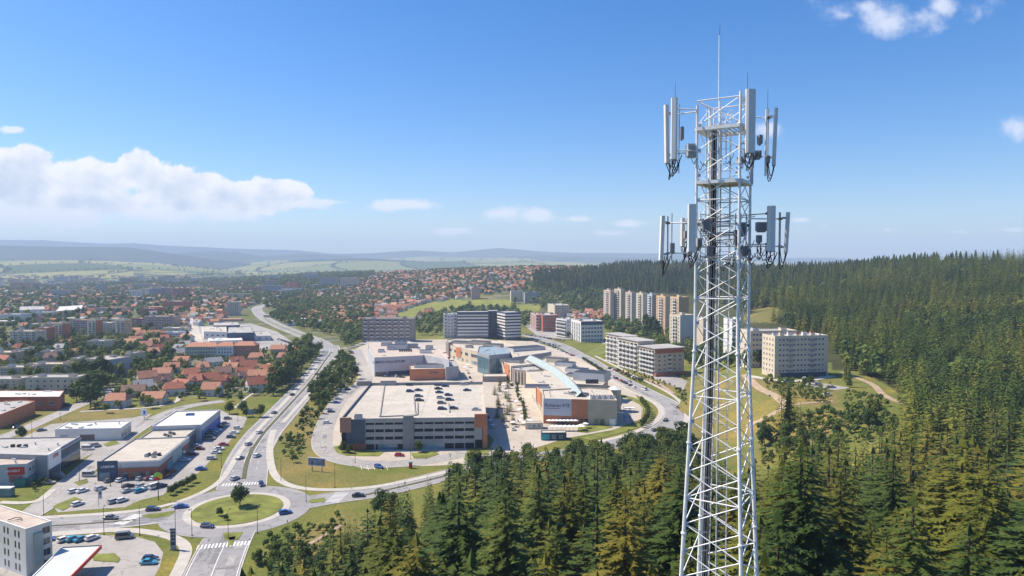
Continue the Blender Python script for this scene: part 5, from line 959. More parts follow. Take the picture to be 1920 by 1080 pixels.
for s_ in (-.21, .21):
    MB().tube(at_(1358, 205, .55) + Vector((s_, 0, 0)) - Vector(lad.location), at_(1358, 1900, .55) + Vector((s_, 0, 0)) - Vector(lad.location), .020, n=5).obj('rail', PAINTW, lad)
b = MB(); za = at_(1358, 210, .55); _rg = MB().tube((-.21, 0, 0), (.21, 0, 0), .012, n=4).mesh('rung', GALV)
for i in range(150):
    z = za.z - .3 * i
    if i < 99: place('rung', _rg, lad, tuple(Vector((za.x, za.y, z)) - Vector(lad.location)))
    else: b.tube((za.x - .21, za.y, z), (za.x + .21, za.y, z), .012, n=4)
b.obj('rung', GALV, lad, tuple(-Vector(lad.location)), kind='stuff')
b = MB(); 
for px in (1322, 1350, 1366): b.path([at_(px, y_, .3) for y_ in (232, 345, 500, 640, 800, 1080)], .014, 4)
b.obj('conduit', GALV, mast)
# top frame gear
b = MB(); b.path([at_(1335, 205, .3), at_(1336, 240, .3)], .03).path([at_(1322, 200, .4), at_(1322, 330, .4)], .022).path([at_(1347, 190, .1), at_(1347, 345, .1)], .03).path([at_(1363, 210, .2), at_(1358, 225, .2), at_(1359, 300, .2)], .025)
b.path([at_(1325, 222, -.2), at_(1350, 218, -.2), at_(1372, 214, -.2)], .018).path([at_(1325, 236, .5), at_(1368, 228, .5)], .018); b.obj('guard_rail', PAINTW, mast)
MB().tube(at_(1345, 245, .2), at_(1344, 66, .2), .035, .028, 8).obj('lightning_rod', PAINTW, mast); MB().tube(at_(1344, 67, .2), at_(1345, 42, .2), .012, .004, 5).obj('rod_tip', DKM, mast)
def near_leg(v): return min(range(4), key=lambda k: (LP(k, v.z + MZ0) - v).length)
def panel_ant(px, pt, pb, w, dy, yaw, tilt=0.0, pole_dx=.16, dep=.14, arms=True, polepx=None):
    top, bot = at_(px, pt, dy), at_(px, pb, dy); h = (top - bot).length; c = (top + bot) / 2; d_ = dep; a = R(yaw)
    b = MB(); n = 8; prof = [(-w / 2, 0), (-w / 2, -d_ * .55), (-w / 2 + w * .18, -d_), (w / 2 - w * .18, -d_), (w / 2, -d_ * .55), (w / 2, 0)]; b.prism(prof, -h / 2, h / 2)
    ant = b.obj('antenna_panel', RADOME, mast, tuple(c)); ant.rotation_euler = (R(tilt), 0, a)
    MB().box(-w / 2 + .02, w / 2 - .02, -d_ + .02, -.01, -h / 2 - .035, -h / 2 - .001).obj('end_cap', BOXG, ant)
    for z_ in (-h * .36, h * .36): MB().box(-.05, .05, 0.005, .16, z_ - .04, z_ + .04).obj('bracket', GALV, ant)
    # drip loops of cable
    back = Vector((-sin(a), cos(a), 0)); P0 = c + back * .2
    cb = MB(); rr = random.Random(int(px))
    for k in range(3):
        s0 = Vector((-w * .25 + k * w * .25, -d_ * .5, -h / 2 - .03)); pr = []
        for t_ in range(9): f_ = t_ / 8; pr.append((s0.x + (.10 + .05 * k) * sin(f_ * 5 + k) + f_ * .06, s0.y + f_ * (.22 + .05 * k), s0.z - sin(f_ * pi) * (.50 + .12 * k) + f_ * .22))
        cb.path(pr, .019, 5)
    cb.obj('cable', CABLE, ant)
    MB().tube(P0 - Vector((0, 0, h * .56)), P0 + Vector((0, 0, h * .5)), .034, n=8).obj('mounting_pole', GALV, mast)
    if arms:
        for z_ in (-h * .34, h * .34):
            p = P0 + Vector((0, 0, z_)); q = LP(near_leg(p), p.z + MZ0); ab = MB().tube(p, q, .026, n=6); ab.obj('standoff_arm', PAINTW, mast)
            MB().box(-.07, .07, -.07, .07, -.045, .045).obj('clamp', RUST if z_ > 0 else GALV, mast, tuple(p))
    return P0
panel_ant(1250, 197, 306, .20, .25, -70, 1.5); panel_ant(1262, 184, 299, .25, -.55, -25); panel_ant(1402, 168, 287, .40, -1.2, 12); panel_ant(1446, 203, 310, .22, .35, 65, 1.5)
panel_ant(1243, 405, 488, .19, .3, -75, -2); panel_ant(1281, 409, 462, .17, .7, -60); panel_ant(1296, 383, 472, .33, -.85, -14); panel_ant(1444, 386, 471, .32, -.75, 16); panel_ant(1471, 398, 474, .20, .3, 60, 2.5)
for (px, pa, pb, dy) in ((1263, 186, 155, -.5), (1397, 170, 136, -1.1), (1435, 205, 168, .3)): MB().tube(at_(px, pa, dy), at_(px, pb, dy), .010, .006, 5).obj('whip_antenna', DKM, mast)
MB().tube(at_(1433, 205, .3), at_(1432, 330, .3), .04, n=8).obj('mounting_pole', PAINTW, mast); MB().tube(at_(1407, 285, -.9), at_(1408, 345, -.9), .05, n=8).obj('mounting_pole', GALV, mast)
MB().tube(at_(1271, 195, .1), at_(1271, 325, .1), .02, n=6).obj('mounting_pole', GALV, mast); MB().tube(at_(1259, 400, .5), at_(1259, 490, .5), .022, n=6).obj('mounting_pole', GALV, mast); MB().tube(at_(1460, 398, .4), at_(1460, 495, .4), .03, n=6).obj('mounting_pole', GALV, mast)
def unit(px, py, w, h, dy=.1, d_=.25, m=BOXG, nm='radio_unit'):
    c = at_(px, py, dy); b = MB(); b.box(-w / 2, w / 2, -d_ / 2, d_ / 2, -h / 2, h / 2)
    for i in range(5): x = -w / 2 + w * (i + .5) / 5; b.box(x - .012, x + .012, -d_ / 2 - .03, -d_ / 2, -h / 2 + .03, h / 2 - .03)
    b.box(-w / 2 + .05, w / 2 - .05, -d_ / 2 + .03, d_ / 2 - .03, -h / 2 - .05, -h / 2); o = b.obj(nm, m, mast, tuple(c)); return o
unit(1294, 282, .38, .50, -.1, .3, mat('radio_unit_light', (.52, .52, .51), .6, .05, 2)); unit(1276, 250, .1, .5, .2); unit(1421, 262, .14, .36, 0); unit(1426, 425, .38, .36, .1, .3); unit(1322, 422, .3, .5, -.3); unit(1416, 290, .3, .3, .2); unit(1386, 300, .25, .25, -.4); unit(1422, 448, .16, .3, -.2)
unit(1310, 455, .2, .35, -.5); unit(1392, 430, .25, .5, .3); unit(1395, 470, .22, .4, .1); unit(1330, 470, .2, .4, -.4); unit(1260, 465, .14, .4, .3); unit(1380, 445, .2, .6, .5); unit(1284, 440, .1, .3, .3); unit(1436, 300, .1, .3, .3)
b = MB(); rng = random.Random(8)
for k in range(54):
    px, py = rng.choice([(1385, 295), (1400, 300), (1310, 300), (1300, 480), (1318, 470), (1345, 450), (1390, 460), (1415, 480), (1425, 470), (1400, 440), (1330, 440), (1375, 480)]); px += rng.uniform(-14, 14); py += rng.uniform(-12, 12); p = at_(px, py, rng.uniform(-.5, .6)); q = at_(px + rng.uniform(-22, 22), py + rng.uniform(-14, 16), rng.uniform(-.4, .6)); pts = []
    for t_ in range(8): f_ = t_ / 7; pts.append(p.lerp(q, f_) - Vector((0, 0, sin(f_ * pi) * rng.uniform(.12, .32))))
    b.path(pts, .014, 4)
b.obj('jumper_cable', CABLE, mast)
b = MB()
for k in range(26): py = rng.uniform(390, 495); p = at_(rng.uniform(1300, 1345), py, rng.uniform(-.6, .6)); q = at_(rng.uniform(1365, 1415), py + rng.uniform(-8, 8), rng.uniform(-.6, .8)); b.tube(p, q, .018, n=5)
for px in (1313, 1328, 1378, 1388, 1398): b.tube(at_(px, 400, .3 * sin(px)), at_(px, 498, .3 * sin(px)), .022, n=5)
b.obj('antenna_frame', GALV, mast)
MB().box(-2.6, 2.6, -2.6, 2.6, -.6, .25).obj('foundation', CONC, mast); OCC.append([(MX - 6, MY - 6), (MX + 6, MY - 6), (MX + 6, MY + 6), (MX - 6, MY + 6)])
# ================================================================== cars
CARP = {k: mat('car_paint_' + k, c, 0.25, 0.04, 1.0, metal=0.1, spec=0.6) for k, c in dict(white=(.72, .72, .72), silver=(.42, .43, .45), grey=(.16, .17, .18), black=(.02, .021, .024), blue=(.03, .10, .36), navy=(.025, .04, .11), red=(.42, .03, .025), maroon=(.17, .025, .03), turquoise=(.04, .27, .42), sand=(.40, .35, .26)).items()}
TYRE = mat('tyre_rubber', (.02, .02, .02), .9, .2, 3.0); RIM = mat('wheel_rim', (.4, .4, .42), .4, .1, 3, metal=.6); LAMP = mat('headlight_glass', (.75, .76, .78), .15, .05, 3); TAIL = mat('tail_light', (.35, .01, .01), .3, .1, 3)
def car_meshes(L=4.3, Wd=1.78, Hh=1.46, kind='hatch'):
    prof = {'hatch': [(-.5, .35, .78), (-.47, .22, .92), (-.36, .2, .98), (.18, .2, .93), (.40, .2, .82), (.48, .24, .66), (.5, .35, .5)], 'sedan': [(-.5, .4, .82), (-.48, .22, .95), (-.3, .2, .96), (.16, .2, .93), (.40, .2, .80), (.48, .24, .64), (.5, .35, .5)],
            'van': [(-.5, .35, 1.0), (-.49, .22, 1.1), (-.3, .2, 1.12), (.28, .2, 1.08), (.42, .2, .98), (.485, .24, .75), (.5, .35, .55)]}[kind]
    b = MB(); secs = []
    for (fx, z0, z1) in prof:
        w = Wd / 2 * (1 if abs(fx) < .45 else .9); x = fx * L; secs.append([(x, -w * .93, z0), (x, -w, z0 + (z1 - z0) * .35), (x, -w * .97, z1 - .08), (x, -w * .82, z1), (x, w * .82, z1), (x, w * .97, z1 - .08), (x, w, z0 + (z1 - z0) * .35), (x, w * .93, z0)])
    for s_ in secs: b.v += s_
    n = 8
    for i in range(len(secs) - 1):
        for j in range(n): b.f.append((i * n + j, (i + 1) * n + j, (i + 1) * n + (j + 1) % n, i * n + (j + 1) % n)); b.m.append(0)
    b.f += [tuple(range(n)), tuple((len(secs) - 1) * n + j for j in reversed(range(n)))]; b.m += [0, 0]
    x0, x1, r0, r1 = {'hatch': (-.46, .26, -.38, .06), 'sedan': (-.36, .24, -.22, .04), 'van': (-.48, .36, -.46, .2)}[kind]; zb = .88 if kind != 'van' else 1.02; w0, w1 = Wd / 2 * .9, Wd / 2 * .74
    cab = [(x0 * L, -w0, zb), (x1 * L, -w0, zb), (x1 * L, w0, zb), (x0 * L, w0, zb), (r0 * L, -w1, Hh - .05), (r1 * L, -w1, Hh - .05), (r1 * L, w1, Hh - .05), (r0 * L, w1, Hh - .05)]
    g = MB().add(cab, [(0, 1, 5, 4), (1, 2, 6, 5), (2, 3, 7, 6), (3, 0, 4, 7), (4, 5, 6, 7)])
    b.prism([(r0 * L - .06, -w1 - .03), (r1 * L + .05, -w1 - .03), (r1 * L + .05, w1 + .03), (r0 * L - .06, w1 + .03)], Hh - .06, Hh)
    for s_ in (-1, 1):
        for fx in ((x0 + x1) / 2, x1 - .02, x0 + .02):       # pillars
            fr = (r0 + r1) / 2 if fx == (x0 + x1) / 2 else (r1 if fx > 0 else r0); b.tube((fx * L, s_ * w0 * 1.005, zb - .02), (fr * L, s_ * (w1 + .02), Hh - .03), .035, n=4)
    wh = MB().tube((0, -.1, 0), (0, .1, 0), .32, n=14, mi=0).tube((0, -.105, 0), (0, .105, 0), .19, n=10, mi=1)
    hl = MB().box(-.05, .06, -.17, .17, -.07, .07)
    return b.mesh('car_body', [CARP['white']], False), g.mesh('car_window', [GLS]), wh.mesh('wheel', [TYRE, RIM]), hl.mesh('headlight', [LAMP]), hl.mesh('tail_light', [TAIL]), L, Wd
CM = {'hatchback': car_meshes(), 'saloon': car_meshes(4.6, 1.8, 1.44, 'sedan'), 'estate': car_meshes(4.6, 1.8, 1.52, 'hatch'), 'van': car_meshes(5.2, 2.0, 2.1, 'van')}
CARN = []
def car(x, y, a, col, kind, where, z=0.10, detail=None, group=None, slope=0):
    bm, gl, wm, hm, tm, L, Wd = CM[kind]; dist = hypot(x, y); detail = dist < 430 if detail is None else detail
    o = thing('car', f'{col} {kind} {where}', 'car' if kind != 'van' else 'van', (x, y, z), a, group)
    place('body', bm, o, (0, 0, 0), mats=[CARP[col]]); place('window', gl, o, (0, 0, 0))
    if detail:
        for sx in (-.31, .32):
            for sy in (-1, 1): place('wheel', wm, o, (sx * L, sy * (Wd / 2 - .12), .32))
        if dist < 300:
            for sy in (-1, 1): place('headlight', hm, o, (L * .485, sy * Wd * .34, .62)); place('tail_light', tm, o, (-L * .485, sy * Wd * .36, .78))
    CARN.append(o); return o
rngc = random.Random(11)
def carp(px, py, a, col, kind, where, z=0.10, **k): x, y = U((px, py), z); return car(x, y, a, col, kind, where, z, **k)
d0 = R(62); WR0 = 'in the front bays of the retail car park'
for (px, py, c, k) in ((146, 947, 'white', 'hatchback'), (214, 942, 'silver', 'estate'), (229, 940, 'white', 'hatchback'), (139, 923, 'white', 'hatchback'), (155, 922, 'white', 'saloon'), (188, 918, 'silver', 'hatchback'), (239, 922, 'silver', 'saloon'), (241, 914, 'black', 'estate'), (262, 922, 'turquoise', 'hatchback'), (266, 913, 'silver', 'estate'), (276, 916, 'white', 'saloon'), (291, 915, 'white', 'van'), (303, 913, 'navy', 'hatchback')):
    carp(px, py, d0 if py > 905 else R(75), c, k, WR0, group='cars in the retail car park')
for (px, py, c, k) in ((205, 903, 'grey', 'hatchback'), (227, 902, 'white', 'hatchback'), (265, 899, 'silver', 'hatchback'), (279, 899, 'maroon', 'hatchback'), (291, 898, 'white', 'estate'), (303, 896, 'silver', 'estate'), (313, 894, 'maroon', 'saloon'), (322, 886, 'maroon', 'estate')):
    carp(px, py, R(70), c, k, 'close to the front wall of the red retail shop', group='cars in the retail car park')
carp(168, 893, R(5), 'silver', 'van', 'standing alone left of the navy shop corner'); carp(194, 872, R(40), 'silver', 'saloon', 'behind the navy shop corner')
for (px, py, c, k) in ((347, 864, 'white', 'saloon'), (362, 853, 'maroon', 'hatchback'), (374, 843, 'maroon', 'saloon'), (369, 838, 'silver', 'hatchback'), (385, 824, 'white', 'hatchback'), (393, 824, 'sand', 'van'), (398, 816, 'grey', 'hatchback'), (401, 812, 'silver', 'saloon'), (408, 808, 'white', 'hatchback'), (412, 801, 'maroon', 'hatchback'), (422, 795, 'silver', 'saloon'), (427, 786, 'grey', 'hatchback')):
    carp(px, py, R(8), c, k, 'along the side wall of the retail row', group='cars in the retail car park')
for (px, py, c, k) in ((377, 881, 'blue', 'saloon'), (397, 861, 'silver', 'hatchback'), (405, 850, 'white', 'saloon'), (411, 843, 'white', 'saloon'), (419, 835, 'red', 'saloon'), (433, 821, 'navy', 'hatchback'), (439, 813, 'white', 'saloon'), (446, 804, 'white', 'hatchback')):
    carp(px, py, R(8), c, k, 'on the main road side of the retail car park', group='cars in the retail car park')
for (px, py, c, k, a) in ((121, 1014, 'white', 'hatchback', 62), (137, 1013, 'turquoise', 'hatchback', 62), (153, 1013, 'turquoise', 'saloon', 62), (173, 1011, 'white', 'hatchback', 62), (234, 1009, 'grey', 'van', 15), (89, 1013, 'blue', 'hatchback', 10), (282, 1050, 'navy', 'hatchback', 5), (279, 1057, 'turquoise', 'saloon', 5)):
    carp(px, py, R(a), c, k, 'on the petrol station forecourt', group='cars on the forecourt')
for (px, py, c, k, a, w) in ((535, 963, 'blue', 'hatchback', 30, 'leaving the roundabout eastwards'), (389, 989, 'navy', 'hatchback', -6, 'circling the front of the roundabout'), (490, 910, 'navy', 'hatchback', -62, 'entering the roundabout from the main road'), (287, 957, 'navy', 'estate', 10, 'on the west road before the roundabout'), (340, 952, 'blue', 'saloon', 18, 'on the left side of the roundabout'), (672, 931, 'black', 'saloon', 8, 'on the road east of the roundabout'),
                             (208, 973, 'grey', 'saloon', 3, 'on the west road beyond the crossing'), (441, 899, 'silver', 'hatchback', 70, 'waiting near the main road crossing'), (450, 860, 'silver', 'saloon', 75, 'on the left carriageway above the crossing'), (466, 834, 'silver', 'hatchback', 75, 'on the left carriageway by the retail car park'), (514, 775, 'grey', 'saloon', 78, 'on the left carriageway beside the meadow'), (486, 812, 'white', 'hatchback', 76, 'on the left carriageway beside the car park end'),
                             (548, 741, 'black', 'saloon', 80, 'on the left carriageway below the garden houses'), (562, 715, 'grey', 'hatchback', 82, 'on the left carriageway beside the trees'), (482, 856, 'white', 'estate', 76, 'on the right carriageway above the crossing'), (1248, 789, 'black', 'saloon', 60, 'on the curved road near the forest edge'), (1228, 808, 'grey', 'hatchback', 30, 'on the curved road just above the spruces'), (1208, 731, 'white', 'van', 110, 'on the curved road behind the mall'), (1180, 716, 'silver', 'saloon', 112, 'on the curved road near the terraces'), (1268, 764, 'silver', 'hatchback', 95, 'at the bend of the curved road'),
                             (710, 877, 'blue', 'hatchback', -35, 'parked in the striped bays before the parking garage'), (749, 855, 'red', 'hatchback', 0, 'parked in front of the parking garage'), (124, 762, 'navy', 'van', 2, 'on the grass beside the street at left'), (34, 803, 'navy', 'saloon', 4, 'on the street beside the left halls'), (78, 808, 'grey', 'saloon', 30, 'on the street left of the white shop'), (192, 824, 'blue', 'saloon', 10, 'in front of the white shop'), (205, 822, 'navy', 'estate', 80, 'at the right end of the white shop'),
                             (165, 843, 'white', 'van', 2, 'beside the white shop yard'), (178, 838, 'silver', 'van', 40, 'behind the long white van in the yard'), (110, 896, 'grey', 'van', 0, 'below the showroom side wall'), (78, 900, 'silver', 'saloon', 25, 'in the shade of the showroom wing'), (92, 907, 'sand', 'saloon', 15, 'at the showroom yard entrance')):
    carp(px, py, R(a), c, k, w)
for i in range(9): carp(594 - i * 3.4 + (i % 2) * 6, 702 + i * 6.0 * 1.35, R(79), rngc.choice(['silver', 'grey', 'white', 'black', 'navy']), 'hatchback' if i % 2 else 'saloon', 'in the queue on the main road by the tree belt', group='cars on the main road') if i < 6 else None
DZ = 13.47
for (px, py, c) in ((768, 723, 'navy'), (784, 722, 'grey'), (769, 735, 'navy'), (785, 733, 'navy'), (785, 744, 'grey'), (787, 752, 'black'), (821, 723, 'navy'), (835, 725, 'navy'), (822, 730, 'black'), (824, 737, 'navy'), (841, 742, 'navy'), (826, 747, 'silver'), (843, 751, 'navy'), (828, 757, 'grey'), (829, 768, 'navy'), (851, 767, 'navy'), (870, 722, 'silver'), (876, 733, 'navy'), (893, 769, 'silver')):
    carp(px, py, R(2), c, rngc.choice(['hatchback', 'saloon', 'estate']), 'parked on the roof deck of the parking garage', z=DZ, group='cars on the garage roof')
for (px, py, c) in ((634, 749, 'silver'), (631, 756, 'blue'), (621, 773, 'navy'), (614, 794, 'white'), (637, 733, 'silver'), (652, 731, 'navy'), (646, 737, 'silver'), (660, 663, 'maroon'), (661, 672, 'maroon'), (663, 681, 'grey'), (666, 690, 'silver'), (668, 697, 'maroon'), (671, 704, 'maroon'), (658, 660, 'navy'), (641, 725, 'navy'), (664, 726, 'silver')):
    carp(px, py, R(10), c, rngc.choice(['hatchback', 'saloon']), 'on the lane along the left side of the garage', group='cars beside the garage')
for (px, py) in ((878, 700), (881, 709), (884, 718), (888, 728), (892, 738), (897, 748), (902, 757), (906, 766), (911, 775), (915, 783), (919, 792), (924, 801), (948, 800), (962, 806)):
    carp(px, py, R(95), rngc.choice(['white', 'silver', 'navy', 'black', 'maroon', 'white']), rngc.choice(['hatchback', 'saloon']), 'in the row beside the right wall of the garage', group='cars beside the garage')
cp_ = [(890 + 0.0, 676, 930, 707), (905, 672, 962, 726), (925, 706, 962, 722)]
for (xa, ya, xb, yb) in cp_:
    for i in range(9): f_ = (i + .5) / 9; carp(xa + (xb - xa) * f_, ya + (yb - ya) * f_, R(60 + 5 * i), rngc.choice(['white', 'silver', 'black', 'navy', 'white', 'red']), 'hatchback', 'around the plaza pavilion', group='cars around the plaza') if i % 2 == 0 else None
for (xa, ya, xb, yb, n, a, w) in ((1000, 640, 1050, 650, 12, 30, 'in the parking field behind the mall'), (985, 628, 1060, 640, 14, 30, 'in the parking field below the brown block'), (1030, 648, 1075, 668, 9, 20, 'at the junction behind the mall'), (1133, 700, 1190, 728, 9, 112, 'along the road below the terraces'), (1140, 690, 1200, 712, 8, 20, 'in front of the white terraces'), (560, 648, 590, 652, 6, 90, 'at the works yard'), (520, 636, 548, 645, 7, 60, 'in rows at the works yard'), (700, 704, 760, 708, 9, 90, 'below the long blank wall of the grey hall')):
    for i in range(n): f_ = (i + rngc.uniform(.2, .8)) / n; px, py = xa + (xb - xa) * f_, ya + (yb - ya) * f_; x, y, z = G(px, py); car(x, y, R(a), rngc.choice(['white', 'silver', 'black', 'navy', 'white', 'red', 'grey']), rngc.choice(['hatchback', 'saloon']), w, z + .1, group='cars ' + w)
for (px, py, c, a, w) in ((1472, 718, 'silver', 5, 'parked before the big apartment slab'), (1482, 717, 'grey', 5, 'parked before the big apartment slab'), (1535, 722, 'white', 20, 'by the yard right of the slab'), (1560, 728, 'silver', 10, 'near the track right of the slab'), (1552, 742, 'white', 5, 'at the lower end of the yard'), (1508, 712, 'white', 80, 'at the yard entrance')): x, y, z = G(px, py); car(x, y, R(a), c, 'hatchback', w, z + .25)
# ================================================================== street furniture
def tube_obj(name, pts, r, m, par): return MB().path(pts, r, 6).obj(name, m, par)
_lp = MB().tube((0, 0, 0), (0, 0, 8.6), .10, .06, 8).tube((0, 0, 0), (0, 0, .35), .2, n=8).mesh('pole', DKM); _la = MB().tube((0, 0, 8.5), (0, -1.1, 8.75), .045, n=6).mesh('arm', DKM); _lh = MB().prism([(-.18, -1.9), (.18, -1.9), (.14, -1.05), (-.14, -1.05)], 8.68, 8.82).mesh('lamp_head', DKM)
def lamp(px, py, a, where):
    x, y, z = G(px, py); o = thing('street_lamp', 'dark street lamp ' + where, 'street lamp', (x, y, z), R(a), 'street lamps along the roads'); place('pole', _lp, o); place('arm', _la, o); place('lamp_head', _lh, o)
for px, py, a, w in ((149, 902, 60, 'at the corner of the retail car park'), (82, 966, 60, 'beside the west road near the office building'), (22, 925, 60, 'on the lawn by the bus shelter'), (207, 912, 20, 'among the parked cars left of the red shop'), (228, 914, 20, 'among the parked cars before the red shop'), (329, 1000, 0, 'on the path corner left of the roundabout'), (428, 1010, 180, 'on the splitter island below the roundabout'), (574, 941, 200, 'on the island right of the roundabout'), (415, 876, 90, 'on the verge between lot and main road'), (527, 901, -90, 'inside the footpath bend right of the main road'),
                  (628, 915, 190, 'below the billboard'), (60, 820, 90, 'beside the street left of the white shop'), (113, 788, 90, 'on the street behind the white shop'), (483, 1001, 170, 'at the right rim of the roundabout'), (666, 868, 180, 'at the garage forecourt bend'), (862, 800, 180, 'near the right corner of the garage front'), (770, 860, 180, 'on the island before the garage'), (1203, 792, 100, 'inside the curved road bend'), (360, 1005, 0, 'beside the path left of the south road'), (446, 790, 270, 'at the far end of the retail car park'), (552, 705, 270, 'beside the main road near the houses'), (640, 690, 90, 'on the bank right of the main road'), (262, 1004, 200, 'behind the grey van on the forecourt'), (195, 1003, 200, 'above the forecourt cars')): lamp(px, py, a, w)
# billboard
x, y = U((594, 884)); o = thing('billboard', 'large tilted roadside billboard with blue grey poster on the grass bank', 'billboard', (x, y, 0), R(-14)); w_ = 7.6
MB().box(-w_ / 2, w_ / 2, -.15, .15, 2.2, 5.6).obj('board', WHT, o); MB().box(-w_ / 2 + .15, w_ / 2 - .15, -.19, -.15, 2.6, 5.45).obj('poster', mat('poster_blue_grey', (.22, .27, .36), .6, .35, .5, detail=6), o); MB().box(w_ / 2 - .95, w_ / 2 - .35, -.22, -.19, 2.9, 5.1).obj('poster_figure', mat('poster_red', (.40, .04, .08), .6, .1, 1), o)
for a_, b_, c_ in ((-3.0, .25, 2.6), (-1.9, .7, 4.9), (-.2, .25, 3.6), (.8, .3, 3.1)): MB().add([(a_ - b_, -.2, 2.7), (a_ + b_, -.2, 2.7), (a_, -.2, c_), (a_ - b_, -.17, 2.7), (a_ + b_, -.17, 2.7), (a_, -.17, c_)], [(0, 1, 2), (3, 5, 4), (0, 2, 5, 3), (1, 4, 5, 2), (0, 3, 4, 1)]).obj('poster_motif', SLATE, o)
for s_ in (-1, 1): MB().box(s_ * 2.2 - .12, s_ * 2.2 + .12, .15, .35, 0, 5.2).obj('post', DKM, o)
# colourful balloon advert on the retail lot, totem sign, flags
x, y = U((297, 938)); o = thing('inflatable_sign', 'tall advertising pole with a big yellow and green disc by the retail car park', 'advertising sign', (x, y, 0)); MB().tube((0, 0, 0), (0, 0, 7.2), .16, .12, 8).obj('pole', DKM, o)
b = MB(); n = 24
for i in range(n): a0, a1 = 2 * pi * i / n, 2 * pi * (i + 1) / n; b.add([(0, -.5, 8.6), (1.7 * cos(a0), 0, 8.6 + 1.5 * sin(a0)), (1.7 * cos(a1), 0, 8.6 + 1.5 * sin(a1)), (0, .5, 8.6)], [(0, 1, 2), (3, 2, 1)], (0, 1, 2)[int((i + 3) / 8) % 3])
b.obj('disc', [YELP, LIMEP, RED], o)
x, y = U((185, 952)); o = thing('banner_sign', 'pale banner sign on a thin pole at the front of the retail car park', 'sign', (x, y, 0)); MB().tube((0, 0, 0), (0, 0, 6.8), .09, n=8).obj('pole', METAL, o); MB().box(0.1, 1.2, -.06, .06, 3.2, 6.6).obj('banner', SIGNW, o); MB().box(.3, 1.0, -.09, -.06, 4.6, 5.6).obj('banner_mark', SLATE, o)
x, y = U((325, 1031)); o = thing('totem_sign', 'tall narrow grey blue totem sign at the petrol station corner', 'totem sign', (x, y, 0.1), R(10)); MB().box(-.75, .75, -.2, .2, .5, 6.0).obj('panel', GREY, o); MB().box(-.6, .6, -.24, -.2, 1.4, 5.4).obj('price_board', NAVY, o); MB().box(-.9, .9, -.3, .3, -.1, .5).obj('base', CONC, o); MB().box(-.95, .75, -.22, .22, 6.0, 6.3).obj('cap', SLATE, o)
for k, tx in enumerate(('1,49', '1,42', '1,55')): text(tx, .55, WHT, o, (0, -.27, 4.5 - k * 1.0), 0, 'price_lettering')
x, y = U((270, 786)); o = thing('logo_sign', 'white square sign with a dark blue mark on a post by the meadow', 'sign', (x, y, 0)); MB().box(-1.7, 1.7, -.15, .15, 1.8, 5.4).obj('board', WHT, o); MB().box(-.2, .9, -.2, -.15, 2.6, 4.6).obj('mark', BLUP, o); MB().box(-.1, .1, .15, .3, 0, 3).obj('post', DKM, o)
x, y = U((474, 782)); o = thing('advert_board', 'grey advertising board among bushes beside the main road', 'billboard', (x, y, 0), .3); MB().box(-2.6, 2.6, -.12, .12, 1.5, 4.4).obj('board', mat('board_grey_blue', (.25, .29, .33), .7, .2, .5), o); MB().box(-.12, .12, .12, .3, 0, 3.5).obj('post', DKM, o)
x, y = U((770, 878)); o = thing('ticket_machine', 'red and dark green barrier machine by the garage access road', 'barrier machine', (x, y, .1)); MB().box(-.6, .6, -.5, .5, 0, 2.2).obj('body', RED, o); MB().box(-.8, .8, -.7, .7, 2.2, 2.5).obj('roof', GREENP, o); MB().box(.6, 4.2, -.06, .06, .95, 1.1).obj('barrier_arm', WHT, o)
# plaza parasols and market stalls
_pp = MB().tube((0, 0, 0), (0, 0, 2.6), .05, n=6).mesh('pole', DKM); pc_ = MB()
for i in range(8): a0, a1 = 2 * pi * i / 8, 2 * pi * (i + 1) / 8; pc_.add([(0, 0, 3.0), (1.7 * cos(a0), 1.7 * sin(a0), 2.35), (1.7 * cos(a1), 1.7 * sin(a1), 2.35), (0, 0, 2.93)], [(0, 1, 2), (3, 2, 1)])
_pcm = pc_.mesh('canopy', WHT)
for i, (px, py) in enumerate([(1030 + 7 * k, 797) for k in range(8)] + [(1036 + 8 * k, 808) for k in range(8)] + [(975, 796), (984, 800), (994, 796), (1003, 800), (962, 800), (980, 789), (1090, 806), (1098, 803), (872, 694), (878, 689), (950, 740), (944, 728), (968, 760), (975, 775), (866, 668), (872, 672)]):
    x, y = U((px, py)); o = thing('parasol', 'white cafe parasol ' + ('in the row below the sign wall' if i < 8 else 'in the second row nearer the spruces' if i < 16 else 'standing loose on the plaza'), 'parasol', (x, y, .1), group='white parasols on the plaza'); place('pole', _pp, o); place('canopy', _pcm, o)
